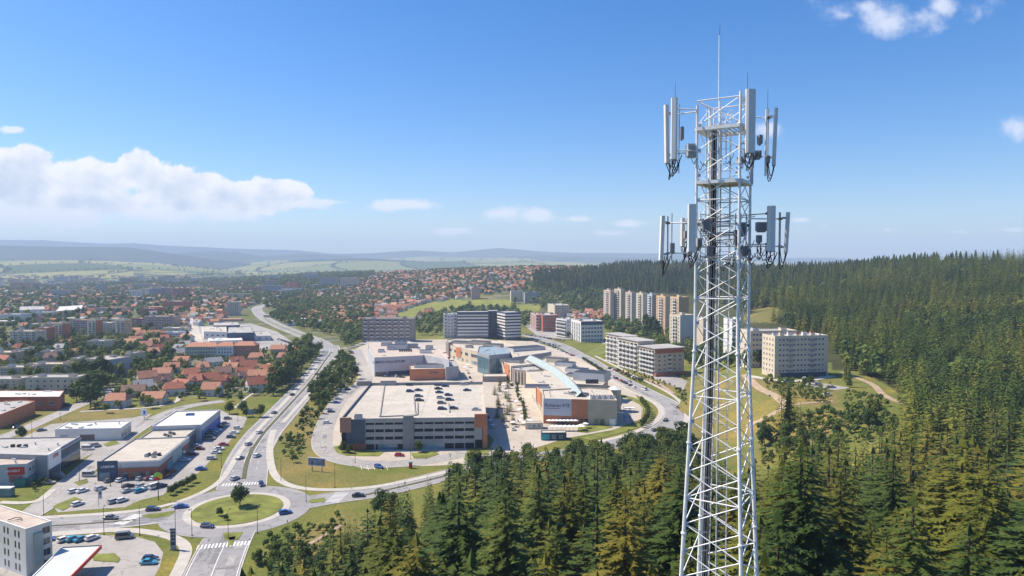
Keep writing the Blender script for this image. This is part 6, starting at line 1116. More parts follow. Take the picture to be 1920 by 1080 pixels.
# people on the plaza
def person_mesh():
    b = MB()
    def loft(secs, mi, n=8):
        k = len(b.v)
        for (x, y, z, rx, ry) in secs: b.v += [(x + rx * cos(2 * pi * i / n), y + ry * sin(2 * pi * i / n), z) for i in range(n)]
        for s_ in range(len(secs) - 1):
            for i in range(n): b.f.append((k + s_ * n + i, k + s_ * n + (i + 1) % n, k + (s_ + 1) * n + (i + 1) % n, k + (s_ + 1) * n + i)); b.m.append(mi)
        b.f.append(tuple(k + i for i in reversed(range(n)))); b.m.append(mi); b.f.append(tuple(k + (len(secs) - 1) * n + i for i in range(n))); b.m.append(mi)
    loft([(.12, -.1, 0, .06, .1), (.1, -.05, .45, .07, .07), (.07, 0, .86, .1, .1)], 0); loft([(-.12, .12, 0, .06, .1), (-.1, .06, .45, .07, .07), (-.07, 0, .86, .1, .1)], 0)
    loft([(0, 0, .82, .17, .12), (0, 0, 1.05, .15, .11), (0, 0, 1.36, .21, .12), (0, 0, 1.46, .07, .07), (0, 0, 1.52, .06, .06)], 1); loft([(0, -.01, 1.5, .06, .07), (0, -.01, 1.6, .085, .1), (0, 0, 1.7, .08, .1), (0, 0, 1.78, .03, .04)], 2)
    for s_ in (-1, 1): loft([(s_ * .27, -.06 * s_, .78, .035, .04), (s_ * .26, -.02 * s_, 1.08, .045, .045), (s_ * .2, 0, 1.38, .06, .06)], 1)
    return b
SKIN = mat('skin', (.45, .28, .2), .7, .05, 2); pms = [person_mesh().mesh('person', [NAVY, m_, SKIN]) for m_ in (WHT, RED, BLUP, DKM)]
for i in range(34):
    px, py = rngc.uniform(905, 1000), rngc.uniform(700, 800); px = 905 + (py - 690) * .45 + rngc.uniform(-12, 50); x, y = U((px, py))
    if occupied(np.array([x]), np.array([y]))[0] and not inpoly(x, y, MALL): continue
    c_ = i % 4; place('person', pms[c_], None, (x, y, .1), rngc.uniform(0, 6), label=f'person in a {("white", "red", "blue", "black")[c_]} top walking on the plaza beside the tree rows', category='person', group='people on the plaza in ' + ('white', 'red', 'blue', 'black')[c_])
# crane like pole far left
x, y, z = G(392, 609); o = thing('works_chimney', 'thin red and white striped chimney near the factory halls', 'chimney', (x, y, z)); [MB().tube((0, 0, 4.2 * k), (0, 0, 4.2 * (k + 1)), .9 - .05 * k, .9 - .05 * (k + 1), 10).obj('section', RED if k % 2 else WHT, o) for k in range(5)]
# hedges along the mall bend
# ================================================================== houses
def house_meshes(seed):
    r = random.Random(seed); L = r.uniform(10, 13); Wd = r.uniform(8, 10); h = r.uniform(4.2, 5.8); rh = r.uniform(3.0, 4.2); hip = r.choice([0, 0, .25, .12]); e = .5
    w = MB().prism([(-L / 2, -Wd / 2), (L / 2, -Wd / 2), (L / 2, Wd / 2), (-L / 2, Wd / 2)], -1.5, h)
    hx = L / 2 * (1 - 2 * hip)
    if hip == 0: w.add([(L / 2, -Wd / 2, h), (L / 2, Wd / 2, h), (L / 2, 0, h + rh * .93), (L / 2 - .2, 0, h + rh * .9), (-L / 2, -Wd / 2, h), (-L / 2, Wd / 2, h), (-L / 2, 0, h + rh * .93)], [(0, 1, 2), (4, 6, 5)])
    xr = (L / 2 + e) if hip == 0 else hx; t = .22; rf = MB(); zl = h - e * rh / (Wd / 2)
    for dz in (0,): rf.add([(-L / 2 - e, -Wd / 2 - e, zl), (L / 2 + e, -Wd / 2 - e, zl), (L / 2 + e, Wd / 2 + e, zl), (-L / 2 - e, Wd / 2 + e, zl), (-xr, 0, h + rh), (xr, 0, h + rh), (-L / 2 - e, -Wd / 2 - e, zl - t), (L / 2 + e, -Wd / 2 - e, zl - t), (L / 2 + e, Wd / 2 + e, zl - t), (-L / 2 - e, Wd / 2 + e, zl - t)],
        [(0, 1, 5, 4), (2, 3, 4, 5), (6, 7, 1, 0), (7, 8, 2, 1), (8, 9, 3, 2), (9, 6, 0, 3)] + ([(1, 2, 5), (3, 0, 4)] if hip else []))
    if hip == 0: rf.add([(-xr, 0, h + rh - t), (xr, 0, h + rh - t), (-L / 2 - e, -Wd / 2 - e, zl - t), (L / 2 + e, -Wd / 2 - e, zl - t), (L / 2 + e, Wd / 2 + e, zl - t), (-L / 2 - e, Wd / 2 + e, zl - t)], [(0, 1, 3, 2), (1, 0, 5, 4)])
    if seed % 3 == 1:   # dormer
        rf.add([(-1.6, -Wd / 2 + .6, h + .7), (1.6, -Wd / 2 + .6, h + .7), (0, -Wd / 2 + .6, h + 2.4), (0, 0, h + 2.4), (-1.6, -.6, h + .7), (1.6, -.6, h + .7)], [(0, 2, 3, 4), (2, 1, 5, 3)]); w.add([(-1.3, -Wd / 2 + .7, h + .3), (1.3, -Wd / 2 + .7, h + .3), (1.3, -Wd / 2 + .7, h + 1), (0, -Wd / 2 + .7, h + 2.2), (-1.3, -Wd / 2 + .7, h + 1)], [(0, 1, 2, 3, 4)])
    ch = MB().box(-.35, .35, -.35, .35, h + rh * .5, h + rh + .9).box(-.42, .42, -.42, .42, h + rh + .9, h + rh + 1.05)
    return dict(wall=w, roof=rf, ch=ch, L=L, W=Wd, h=h, rh=rh)
HM = []
for s_ in range(8): q = house_meshes(s_); q['wm'] = q['wall'].mesh('wall', WHITE); q['rm'] = q['roof'].mesh('roof', TILE); q['cm'] = q['ch'].mesh('chimney', BRICKR); HM.append(q)
WALLS = [('white', WHITE), ('cream', CREAM), ('beige', BEIGE), ('pink', PINK), ('ochre', OCHRE), ('pale blue', BLUEW)]; ROOFS = [('orange', TILE), ('red', TILE_R), ('brown', TILE_B), ('pale orange', TILE_L), ('grey', TILE_G)]
rngh = random.Random(77); HOUSES = []
def zone(px, py):
    hz = 'far left' if px < 250 else 'left' if px < 500 else 'centre left' if px < 760 else 'centre' if px < 1000 else 'centre right' if px < 1300 else 'right'
    return hz
def house(x, y, z, a, near, where, ri=None, wi=None, k=None, sc=1.0):
    k = rngh.randrange(8) if k is None else k; q = HM[k]; wi = rngh.choice([0, 0, 1, 1, 2, 3, 4, 5]) if wi is None else wi; ri = rngh.choice([0, 0, 0, 1, 1, 3, 3, 2, 4]) if ri is None else ri
    o = thing('house', f'{WALLS[wi][0]} house with {ROOFS[ri][0]} tiled roof {where}' if ri != 4 else f'{WALLS[wi][0]} house with grey roof {where}', 'house', (x, y, z), a, 'houses ' + where, sc)
    place('wall', q['wm'], o, mats=[WALLS[wi][1]]); r = place('roof', q['rm'], o, mats=[ROOFS[ri][1]])
    if near < 3: place('chimney', q['cm'], r, (q['L'] * .18, .9, 0))
    if near < 2:
        wm = winmesh(1.2, 1.2); n = 3
        for lvl in (1.5, 4.1) if q['h'] > 5 else (1.5,):
            for i in range(n): place('window', wm, o, (-q['L'] / 2 + q['L'] * (i + .5) / n, -q['W'] / 2, lvl), 0)
            for i in range(2): place('window', wm, o, (q['L'] / 2, -q['W'] / 4 + i * q['W'] / 2, lvl), pi / 2); place('window', wm, o, (-q['L'] / 2, -q['W'] / 4 + i * q['W'] / 2, lvl), -pi / 2)
        place('door', winmesh(1.0, 2.0, DKM, False), o, (q['L'] * .33, -q['W'] / 2, .95), 0)
    c_, s_ = cos(a), sin(a); f = [(x + (u * q['L'] * c_ - v * q['W'] * s_) * .6 * sc, y + (u * q['L'] * s_ + v * q['W'] * c_) * .6 * sc) for u, v in ((-1, -1), (1, -1), (1, 1), (-1, 1))]; OCC.append(f); HOUSES.append((x, y)); return o
HN = [(213, 765, 6, 5, 0, 0, 'with a blue gable nearest the meadow at left'), (283, 759, 4, 1, 0, 2, 'low beside the footpath'), (321, 742, 28, 0, 1, 0, 'behind the low bungalow'), (338, 733, -25, 0, 1, 2, 'with a white gable in the garden quarter'), (393, 743, 3, 0, 0, 3, 'broad and nearest the meadow'), (412, 727, 80, 3, 1, 1, 'with a red gable beside the broad one'), (476, 735, 35, 0, 1, 5, 'with a white pointed gable nearest the main road'), (296, 728, 60, 1, 2, 4, 'with steep gable left of the garden quarter'), (270, 722, 40, 1, 0, 5, 'on the left rim of the garden quarter'), (300, 712, 10, 1, 0, 6, 'with big roof in the left garden quarter'), (338, 688, 2, 1, 0, 7, 'standing below the cream apartment house'), (355, 713, 30, 0, 1, 0, 'in the middle gardens'), (376, 701, 20, 1, 0, 1, 'in the middle gardens below the apartment house'), (395, 688, 45, 0, 4, 2, 'with white pointed roof front'), (415, 710, 15, 1, 2, 3, 'with brown roofs behind the red gable'), (430, 700, 0, 1, 0, 4, 'in the dense middle of the gardens'), (455, 715, 20, 2, 1, 5, 'between gardens and road'),
      (480, 716, 10, 1, 0, 6, 'near the tree belt'), (504, 722, 5, 1, 0, 7, 'among bushes by the main road'), (478, 680, 12, 1, 0, 0, 'right of the orange apartment house'), (530, 681, 8, 1, 0, 1, 'with a round orange roof near the tree belt'), (516, 700, 5, 0, 3, 2, 'with pale roof near the tree belt'), (500, 706, 0, 2, 1, 3, 'behind the pale roofed one'), (440, 688, 40, 0, 1, 4, 'with steep roof below the orange apartment house'), (462, 700, 25, 0, 1, 5, 'left of the pale roofed one'), (520, 664, 4, 1, 0, 6, 'below the works yard'), (548, 668, 4, 3, 1, 7, 'by the junction'), (362, 727, 12, 1, 1, 1, 'above the broad house'), (245, 745, 20, 1, 2, 2, 'behind the blue gabled one'), (262, 738, 30, 0, 4, 3, 'under the tall trees at left'), (318, 700, 20, 1, 0, 4, 'beside the green garden slope'), (530, 715, 8, 1, 1, 5, 'at the end of the garden row'), (385, 722, 50, 1, 1, 6, 'wedged behind the broad house'), (440, 722, 60, 0, 2, 7, 'right of the red gable')]
for i, (px, py, a, wi, ri, k, lab) in enumerate(HN):
    x, y = U((px, py)); y += 4
    o = house(x, y, 0, R(a), 0, lab, ri, wi, k); o['group'] = 'garden quarter houses'
# scattered houses by region (photo regions of their ground points)
def cand(n, D0, D1, u0, u1, seed):
    r = np.random.RandomState(seed); D = np.sqrt(r.uniform(D0 ** 2, D1 ** 2, n)); u = r.uniform(u0, u1, n); x = u * D; return x, D, H(x, D)
HR = [('above the upper road', [(548, 598), (640, 560), (735, 575), (830, 560), (800, 600), (680, 640), (640, 620), (590, 610)], 900, 1500, 21),
      ('right of the distant towers', [(560, 560), (700, 520), (830, 515), (850, 560), (830, 582), (740, 590), (640, 590)], 1000, 2400, 19),
      ('high on the middle hillside', [(700, 516), (820, 503), (1000, 498), (1110, 502), (1100, 520), (1000, 530), (980, 545), (860, 560), (820, 540)], 1200, 2500, 20),
      ('along the wooded crest left of the mast', [(1100, 497), (1210, 495), (1200, 512), (1110, 514)], 1300, 2300, 28),
      ('near the beige tower blocks', [(1060, 596), (1130, 586), (1140, 600), (1070, 612)], 700, 1200, 18),
      ('beneath the near towers', [(250, 625), (350, 640), (345, 668), (285, 670), (240, 660)], 500, 1100, 20),
      ('behind the factory halls', [(330, 600), (420, 560), (470, 565), (420, 600), (360, 640)], 700, 1600, 22),
      ('in the far left town', [(0, 545), (160, 540), (480, 528), (520, 560), (430, 590), (330, 590), (200, 600), (0, 625)], 800, 3000, 40),
      ('in the far left gardens', [(0, 650), (130, 645), (160, 665), (60, 690), (0, 690)], 500, 900, 30)]
hh = []
for hi_, (lab, pg, D0, D1, sp_) in enumerate(HR):
    x, y, z = cand(5200, D0, D1, min(p[0] - 960 for p in pg) / F, max(p[0] - 960 for p in pg) / F, 20 + hi_); px, py = proj(x, y, z); ok = inpoly(px, py, pg) & ~occupied(x, y) & ~inpoly(px, py, MEADOW[0]) & ~inpoly(px, py, MEADOW[1]); x, y, z = x[ok], y[ok], z[ok]; keep = []
    for i in range(len(x)):
        if all((x[i] - x[j]) ** 2 + ((y[i] - y[j])) ** 2 > sp_ ** 2 for j in keep[-400:]): keep.append(i)
    hh += [(x[i], y[i], z[i], lab) for i in keep]
hh.sort(key=lambda q: q[1]); print('houses', len(hh))
NIND = 300 - len(HN)
for i, (x, y, z, lab) in enumerate(hh[:NIND]): house(x, y, z, rngh.choice([.1, .5, -.4, 1.2, 1.6, .3]), 2 if y < 1250 else 3, lab)
b = MB(); mats_ = [m for _, m in WALLS] + [m for _, m in ROOFS]
for (x, y, z, lab) in hh[NIND:]:
    q = HM[rngh.randrange(8)]; a = rngh.choice([.1, .5, -.4, 1.2, 1.6]); c_, s_ = cos(a), sin(a); wi = rngh.choice([0, 0, 0, 1, 1, 2, 3, 4]); ri = 6 + rngh.choice([0, 0, 1, 3, 2, 4])
    for src, mi in ((q['wall'], wi), (q['roof'], ri)): b.add([(x + v[0] * c_ - v[1] * s_, y + v[0] * s_ + v[1] * c_, z + v[2]) for v in src.v], src.f, mi)
if b.v: b.obj('distant_house', mats_, None, label='far off houses spread over hillside and town, too many to count', category='houses', kind='stuff')
# tiny sheds/flat roofs in the far left town
b = MB(); x, y, z = cand(2600, 900, 3600, -.76, -.3, 5); px, py = proj(x, y, z); ok = (py < 640) & (py > 515) & ~occupied(x, y); r_ = random.Random(2)
for X_, Y_, Z_ in list(zip(x[ok], y[ok], z[ok]))[:520]: b.box(X_ - r_.uniform(5, 16), X_ + r_.uniform(5, 16), Y_ - 6, Y_ + 6, Z_ - 1, Z_ + r_.uniform(3, 8), r_.choice([0, 1, 2, 3]), r_.choice([4, 5, 6, 6, 4]))
b.obj('distant_roofs', [WHITE, CREAM, PINK, BEIGE, ROOFW, ROOFG, TILE_L], None, label='low sheds and workshops scattered through the far left town', category='sheds', kind='stuff')
# ================================================================== vegetation
SPR = [(0.20, (.022, .046, .012)), (0.40, (.050, .088, .018)), (0.58, (.095, .132, .026)), (0.80, (.19, .185, .034))]
M_SPR = leafmat('spruce_needles_mixed', SPR, .25, True, .18)
M_DARK = leafmat('spruce_needles_dark', [(.3, (.016, .036, .010)), (.5, (.050, .084, .018)), (.7, (.125, .150, .030))], .9, False, .18); M_OLIVE = leafmat('spruce_needles_olive', [(.3, (.030, .048, .010)), (.5, (.098, .114, .018)), (.7, (.20, .195, .032))], .9, False, .2); M_YEL = leafmat('spruce_needles_yellowish', [(.3, (.060, .066, .012)), (.5, (.150, .138, .022)), (.7, (.26, .215, .034))], .9, False, .22)
M_LEAF = leafmat('leaves_mixed', [(0.2, (.040, .076, .022)), (0.42, (.078, .130, .030)), (0.6, (.125, .175, .038)), (0.8, (.20, .225, .05))], .2, True, .22)
M_LD = leafmat('leaves_dark', [(.3, (.026, .056, .017)), (.7, (.068, .112, .026))], .5, False, .2); M_LM = leafmat('leaves_mid', [(.3, (.046, .086, .018)), (.7, (.110, .155, .032))], .5, False, .22); M_LL = leafmat('leaves_light', [(.3, (.075, .110, .022)), (.7, (.165, .190, .040))], .5, False, .25)
BARK = mat('bark', (.10, .075, .055), .95, .3, 1.5)
def spruce(seed, levels=30, per=9, sprays=9, fine=1.0, Hh=24.0, Rm=4.4, gap=.05):
    r = random.Random(seed); b = MB(); lean = r.uniform(-.25, .25)
    for l in range(levels):
        t = l / (levels - 1); z = Hh * (.10 + .88 * t); R0 = Rm * (1 - t) ** .66 * (1 + .12 * r.uniform(-1, 1)) + .12; n = max(4, int(per * (1 - .45 * t))); ph_ = r.uniform(0, 6.28)
        for k in range(n):
            if r.random() < gap: continue
            a = ph_ + 2 * pi * k / n + r.uniform(-.25, .25); rr = R0 * r.uniform(.72, 1.15); drop = rr * r.uniform(.18, .42); ca, sa = cos(a), sin(a); ns = max(3, int(sprays * (.45 + .55 * (1 - t)))); zb = z + r.uniform(-.25, .25)
            def sp_(f): return (rr * f, -drop * (f ** 1.2) + rr * .10 * max(0, f - .75) * 4 * .5)
            for s_ in range(ns):
                f0 = .12 + .86 * s_ / ns; f1 = min(1.02, f0 + 1.25 / ns); (x0, z0), (x1, z1) = sp_(f0), sp_(f1); wd = (rr * .26 * (1 - f0 * .55) + .1) * r.uniform(.6, 1.35) * fine; hang = r.uniform(.05, .26) * (1 + .5 * (1 - t))
                for sd_ in (-1, 1):
                    ox, oz = x1 + wd * r.uniform(.1, .8), (z0 + z1) / 2 - hang * r.uniform(-.5, 1.3); p0 = (x0 * ca, x0 * sa, zb + z0 + .03); p1 = (x1 * ca, x1 * sa, zb + z1 + .03); p2 = (ox * ca - sd_ * wd * sa, ox * sa + sd_ * wd * ca, zb + oz)
                    b.add([p0, p1, p2], [(0, 1, 2)])
    b.add([(.35, 0, Hh * .955), (-.2, .3, Hh * .955), (-.2, -.3, Hh * .955), (0, 0, Hh * 1.01)], [(0, 1, 3), (1, 2, 3), (2, 0, 3)])
    return b
def spruce_lod(seed, levels=9, n=9, Hh=24.0, Rm=3.9):
    r = random.Random(seed); b = MB()
    for l in range(levels):
        t = l / levels; z = Hh * (.10 + .9 * t); R0 = Rm * (1 - t) ** .75 + .15; zt = z + Hh * .9 / levels * 1.7; ph_ = r.uniform(0, 6); k = len(b.v); b.v.append((0, 0, min(zt, Hh)))
        for i in range(2 * n): a = ph_ + pi * i / n; q = R0 * (r.uniform(.85, 1.2) if i % 2 == 0 else r.uniform(.45, .68)); b.v.append((q * cos(a), q * sin(a), z + (r.uniform(-.5, .1) if i % 2 == 0 else .35)))
        for i in range(2 * n): b.f.append((k, k + 1 + i, k + 1 + (i + 1) % (2 * n))); b.m.append(0)
    return b
def leafy(seed, nb=16, per=70, ls=.55, Hh=9.0, Rx=3.6, base=.22):
    r = random.Random(seed); b = MB(); zc = Hh * (1 + base) / 2; Rz = Hh * (1 - base) / 2
    for _ in range(nb):
        th, v = r.uniform(0, 2 * pi), r.uniform(-.75, 1); rad = r.uniform(.25, .78); s = sqrt(max(0, 1 - v * v)); c = (Rx * rad * s * cos(th), Rx * rad * s * sin(th), zc + Rz * v * .75); br = Rx * r.uniform(.32, .52)
        for _ in range(per):
            d = Vector((r.gauss(0, 1), r.gauss(0, 1), r.gauss(.25, 1))).normalized(); p = Vector(c) + d * br * r.uniform(.7, 1.08); nrm = (d + Vector((r.uniform(-.7, .7), r.uniform(-.7, .7), r.uniform(-.4, .8)))).normalized(); u = nrm.orthogonal().normalized(); w = nrm.cross(u); a = r.uniform(0, 3.1); u, w = u * cos(a) + w * sin(a), w * cos(a) - u * sin(a); q = ls * r.uniform(.6, 1.3)
            b.add([p - u * q, p - w * q * .6, p + u * q, p + w * q * .6], [(0, 1, 2, 3)])
    return b
def trunk_mesh(h, r0, limbs=0, seed=0):
    r = random.Random(seed); b = MB(); b.tube((0, 0, -1), (.05, 0, h * .5), r0, r0 * .62, 8).tube((.05, 0, h * .5), (0, 0, h), r0 * .62, r0 * .12, 7)
    for i in range(limbs): a = r.uniform(0, 6.28); z = h * r.uniform(.3, .6); b.tube((0, 0, z), (cos(a) * h * .25, sin(a) * h * .25, z + h * .28), r0 * .4, r0 * .1, 5)
    return b
SPN = [spruce(s_, 36, 13, 14, .72, Rm=(4.3, 5.0, 5.6)[s_ % 3], gap=(.06, .14, .1)[s_ % 3]).mesh('crown', M_DARK) for s_ in (1, 2, 3)] + [spruce(9, 32, 9, 12, .75, Rm=4.6, gap=.28).mesh('crown', M_DARK)]
SPM = [spruce(s_, 20, 8, 5, Rm=4.3).mesh('crown', M_SPR) for s_ in (5, 6, 7)]
SPF = [spruce_lod(s_, 10, 9).mesh('crown', M_SPR) for s_ in (11, 12, 13)]
ST = trunk_mesh(23.6, .34).mesh('trunk', BARK)
LFN = [leafy(s_, 20, 80, .40).mesh('crown', M_LM) for s_ in (1, 2, 3)]; LFM = [leafy(s_, 12, 36, .62).mesh('crown', M_LM) for s_ in (4, 5, 6)]; LFF = [leafy(s_, 8, 16, 1.05).mesh('crown', M_LEAF) for s_ in (7, 8)]
LT = trunk_mesh(6.5, .22, 5).mesh('trunk', BARK); POP = leafy(21, 26, 36, .6, 9.0, 1.5, .08).mesh('crown', M_LD)
def put_tree(name, label, cat, x, y, z, sc, crown, trunk, m, group, rz=None):
    o = thing(name, label, cat, (x, y, z - .2), rngh.uniform(0, 6.28) if rz is None else rz, group, sc); c = place('crown', crown, o, mats=[m]); place('trunk', trunk, o); return o, c
def poisson(x, y, d, cap=None):
    g = {}; keep = []
    dd = d if hasattr(d, '__len__') else np.full(len(x), d)
    for i in range(len(x)):
        s_ = dd[i]; gx_, gy_ = int(x[i] // 4), int(y[i] // 4); k = int(s_ // 4) + 1; ok = True
        for a in range(gx_ - k, gx_ + k + 1):
            for b_ in range(gy_ - k, gy_ + k + 1):
                for j in g.get((a, b_), ()):
                    if (x[i] - x[j]) ** 2 + (y[i] - y[j]) ** 2 < s_ * s_: ok = False; break
                if not ok: break
            if not ok: break
        if ok:
            g.setdefault((gx_, gy_), []).append(i); keep.append(i)
            if cap and len(keep) >= cap: break
    return np.array(keep, int)
# ---- spruce forests: near hill, right slope, wooded hill behind
NEAR_EDGE = [(-300, 1900), (440, 1500), (520, 1120), (612, 1040), (655, 985), (700, 958), (745, 940), (790, 905), (835, 888), (880, 868), (960, 862), (1040, 858), (1130, 850), (1210, 850), (1270, 838), (1330, 856), (1420, 900), (1475, 852), (1560, 835), (1600, 815), (1690, 805), (1760, 780), (1990, 740), (2600, 740), (2600, 2600), (-300, 2600)]
def sz(x, y): return 1
x, y, z = cand(30000, 34, 330, -.42, .86, 3); px, py = proj(x, y, z); hn = hypot
ok = inpoly(px, np.minimum(py, 2500), NEAR_EDGE) & ~occupied(x, y) & ~((px < 1500) & (y > 205) & (px > 1395))
ok &= ~((x > MX - 26) & (x < MX + 12) & (y < 44)) & (y > 40)
x, y, z = x[ok], y[ok], z[ok]; k = poisson(x, y, 6.9 + np.clip((y - 60) / 200, 0, 1) * .4); x, y, z = x[k], y[k], z[k]
sc = np.random.RandomState(5).uniform(.62, 1.2, len(x)); hill = H(x, y); sc = sc * np.where((hill < 12) & (x < -20), .78, 1.0) * np.where((y > 120) & (x > -20), 1.32, 1.0)
# keep tree tops under the line the near forest shows in the photo
LIM = [(-300, 1300), (500, 1050), (560, 1010), (640, 985), (680, 965), (720, 950), (770, 900), (810, 870), (850, 842), (900, 836), (960, 835), (1010, 822), (1060, 828), (1120, 822), (1180, 832), (1230, 826), (1280, 818), (1340, 840), (1425, 862), (1470, 800), (1540, 800), (1600, 800), (1700, 772), (1800, 740), (1920, 715), (2600, 690)]
pxt, _ = proj(x, y, z + 20); lim = np.interp(pxt, [a for a, b_ in LIM], [b_ for a, b_ in LIM]); zmax = CAMZ - (lim - 490) / F * y; rs = np.random.RandomState(9)
hmax = (zmax - z) / 24.0 * rs.uniform(.74, 1.0, len(x)); ok = hmax > .5; x, y, z, sc, hmax = x[ok], y[ok], z[ok], sc[ok], hmax[ok]; sc = np.minimum(sc, hmax)
near = [(X_, Y_, Z_, S_) for X_, Y_, Z_, S_ in zip(x, y, z, sc)]
near.append((*G(540, 1075)[:2], G(540, 1075)[2], .62)); near.append((*G(560, 1110)[:2], G(560, 1110)[2], .6))
near += [(*G(px_, py_), s_) for px_, py_, s_ in ((598, 1120, .62), (622, 1078, .5), (648, 1100, .72), (668, 1060, .55), (690, 1085, .8), (700, 1030, .62), (716, 1010, .5), (732, 1050, .8), (748, 985, .55), (655, 1030, .42), (640, 1130, .8), (760, 1020, .8))]
print('near spruces', len(near))
def vis(q):
    a, b_ = proj(q[0], q[1], q[2] + 24 * q[3]); return b_ < 1110 and -60 < a < 1990
show = sorted([q for q in near if vis(q)], key=lambda q: hypot(q[0], q[1]) / q[3]); rest = [q for q in near if not vis(q)]; indiv = show[:299]; rest += show[299:]
tn = random.Random(4)
for i, (X_, Y_, Z_, S_) in enumerate(indiv):
    a, b_ = proj(X_, Y_, Z_ + 20 * S_); tone = tn.choices([0, 1, 2], [.42, .46, .12])[0]; w_ = 'at the left tip' if a < 800 else 'below the mall' if a < 1050 else 'just left of the mast' if a < 1275 else 'behind the mast' if a < 1430 else 'just right of the mast' if a < 1600 else 'well right of the mast' if a < 1780 else 'at the right edge'
    row = 'front' if Y_ < 85 else 'middle' if Y_ < 125 else 'back'; lab = f'{("dark green", "olive green", "yellowish")[tone]} spruce {w_}, {row} rows'
    c_ = SPN[tn.choices([0, 1, 2, 3], [3, 3, 3, 1.3])[0]] if hypot(X_, Y_) < 150 else SPM[i % 3]
    put_tree('spruce_tree', lab, 'spruce', X_, Y_, Z_, (max(S_, .85) * tn.uniform(1.3, 1.8), max(S_, .85) * tn.uniform(1.3, 1.8), S_), c_, ST, (M_DARK, M_OLIVE, M_YEL)[tone], lab)
# one spruce of the slope edge lends its coarse crown to the far forest
x, y, z = cand(170000, 200, 2450, -.12, .86, 7); px, py = proj(x, y, z); sD = np.interp(px, STA_PX, STA_D)
FOR = [(1000, 520), (1110, 512), (1210, 500), (1300, 480), (2100, 440), (2100, 1200), (1640, 805), (1660, 770), (1700, 745), (1650, 716), (1590, 694), (1555, 640), (1440, 600), (1290, 552), (1130, 545), (1050, 552), (1000, 545)]
rt = np.interp(px, [1000, 1500, 1900], [2300, 1400, 1200]); ok = inpoly(px, py, FOR) & (y < np.interp(px, TOP_PX, TOP_D) * 1.05) & ~occupied(x, y) & (y > 330 - 130 * (px > 1700)); CL = [(1400, 585), (1440, 575), (1500, 590), (1480, 600), (1420, 600)]
ok &= ~inpoly(px, py, CL); x, y, z = x[ok], y[ok], z[ok]; k = poisson(x, y, 5.0 + np.clip((y - 500) / 1000, 0, 1) * 1.6 + .8 * np.sin(x / 33) * np.cos(y / 41)); x, y, z = x[k], y[k], z[k]; sc = np.random.RandomState(6).uniform(.6, 1.22, len(x))
print('far forest', len(x))
def stuff_points(name, pts, srcs, kinds, label, cat, zscale=None):
    n = len(pts); me = bpy.data.meshes.new(name); me.from_pydata([tuple(p[:3]) for p in pts], [], []); rs_ = np.random.RandomState(n)
    a = me.attributes.new('scl', 'FLOAT', 'POINT'); a.data.foreach_set('value', np.array([p[3] for p in pts], np.float32))
    a = me.attributes.new('rot', 'FLOAT', 'POINT'); a.data.foreach_set('value', rs_.uniform(0, 6.28, n).astype(np.float32))
    a = me.attributes.new('knd', 'INT', 'POINT'); a.data.foreach_set('value', np.array(kinds, np.int32))
    o = place(name, me, None, label=label, category=cat, kind='stuff'); ng = bpy.data.node_groups.new(name, 'GeometryNodeTree'); ng.interface.new_socket('Geometry', in_out='INPUT', socket_type='NodeSocketGeometry'); ng.interface.new_socket('Geometry', in_out='OUTPUT', socket_type='NodeSocketGeometry')
    gi = ng.nodes.new('NodeGroupInput'); go = ng.nodes.new('NodeGroupOutput'); jn_ = ng.nodes.new('GeometryNodeJoinGeometry'); ng.links.new(jn_.outputs[0], go.inputs[0])
    def attr(nm, ty): q = ng.nodes.new('GeometryNodeInputNamedAttribute'); q.data_type = ty; q.inputs[0].default_value = nm; return q.outputs[0]
    s_ = attr('scl', 'FLOAT'); r_ = attr('rot', 'FLOAT'); kk = attr('knd', 'INT'); cx = ng.nodes.new('ShaderNodeCombineXYZ'); ng.links.new(r_, cx.inputs[2])
    for i, src in enumerate(srcs):
        oi = ng.nodes.new('GeometryNodeObjectInfo'); oi.transform_space = 'ORIGINAL'; oi.inputs[0].default_value = src; oi.inputs[1].default_value = True
        ip = ng.nodes.new('GeometryNodeInstanceOnPoints'); cmp_ = ng.nodes.new('FunctionNodeCompare'); cmp_.data_type = 'INT'; cmp_.operation = 'EQUAL'
        ia = [q for q in cmp_.inputs if q.type == 'INT']; ng.links.new(kk, ia[0]); ia[1].default_value = i; ng.links.new(cmp_.outputs[0], ip.inputs['Selection']); ng.links.new(gi.outputs[0], ip.inputs['Points']); ng.links.new(oi.outputs['Geometry'], ip.inputs['Instance']); ng.links.new(cx.outputs[0], ip.inputs['Rotation']); ng.links.new(s_, ip.inputs['Scale']); ng.links.new(ip.outputs[0], jn_.inputs[0])
    md = o.modifiers.new('scatter', 'NODES'); md.node_group = ng; return o
srcS = []
for i, (px, py) in enumerate(((1592, 726), (1585, 716), (1478, 800))):
    X_, Y_, Z_ = G(px, py); o, c = put_tree('spruce_tree', ('dark spruce standing alone right of the slab yard', 'small dark spruce above the lone one', 'dark blue green spruce on the meadow right of the mast')[i], 'spruce', X_, Y_, Z_, .5 if i < 2 else .8, SPF[i], ST, M_SPR, None); srcS.append(c)
for i, (px, py) in enumerate(((1465, 806), (1500, 815), (1488, 800))):
    X_, Y_, Z_ = G(px, py); o, c = put_tree('spruce_tree', ('tall dark spruce at the left of the green clump right of the mast', 'shorter spruce at the front of the green clump', 'middle spruce inside the green clump')[i], 'spruce', X_, Y_, Z_, (.9, .6, .75)[i], SPM[i], ST, M_SPR, None); srcS.append(c)
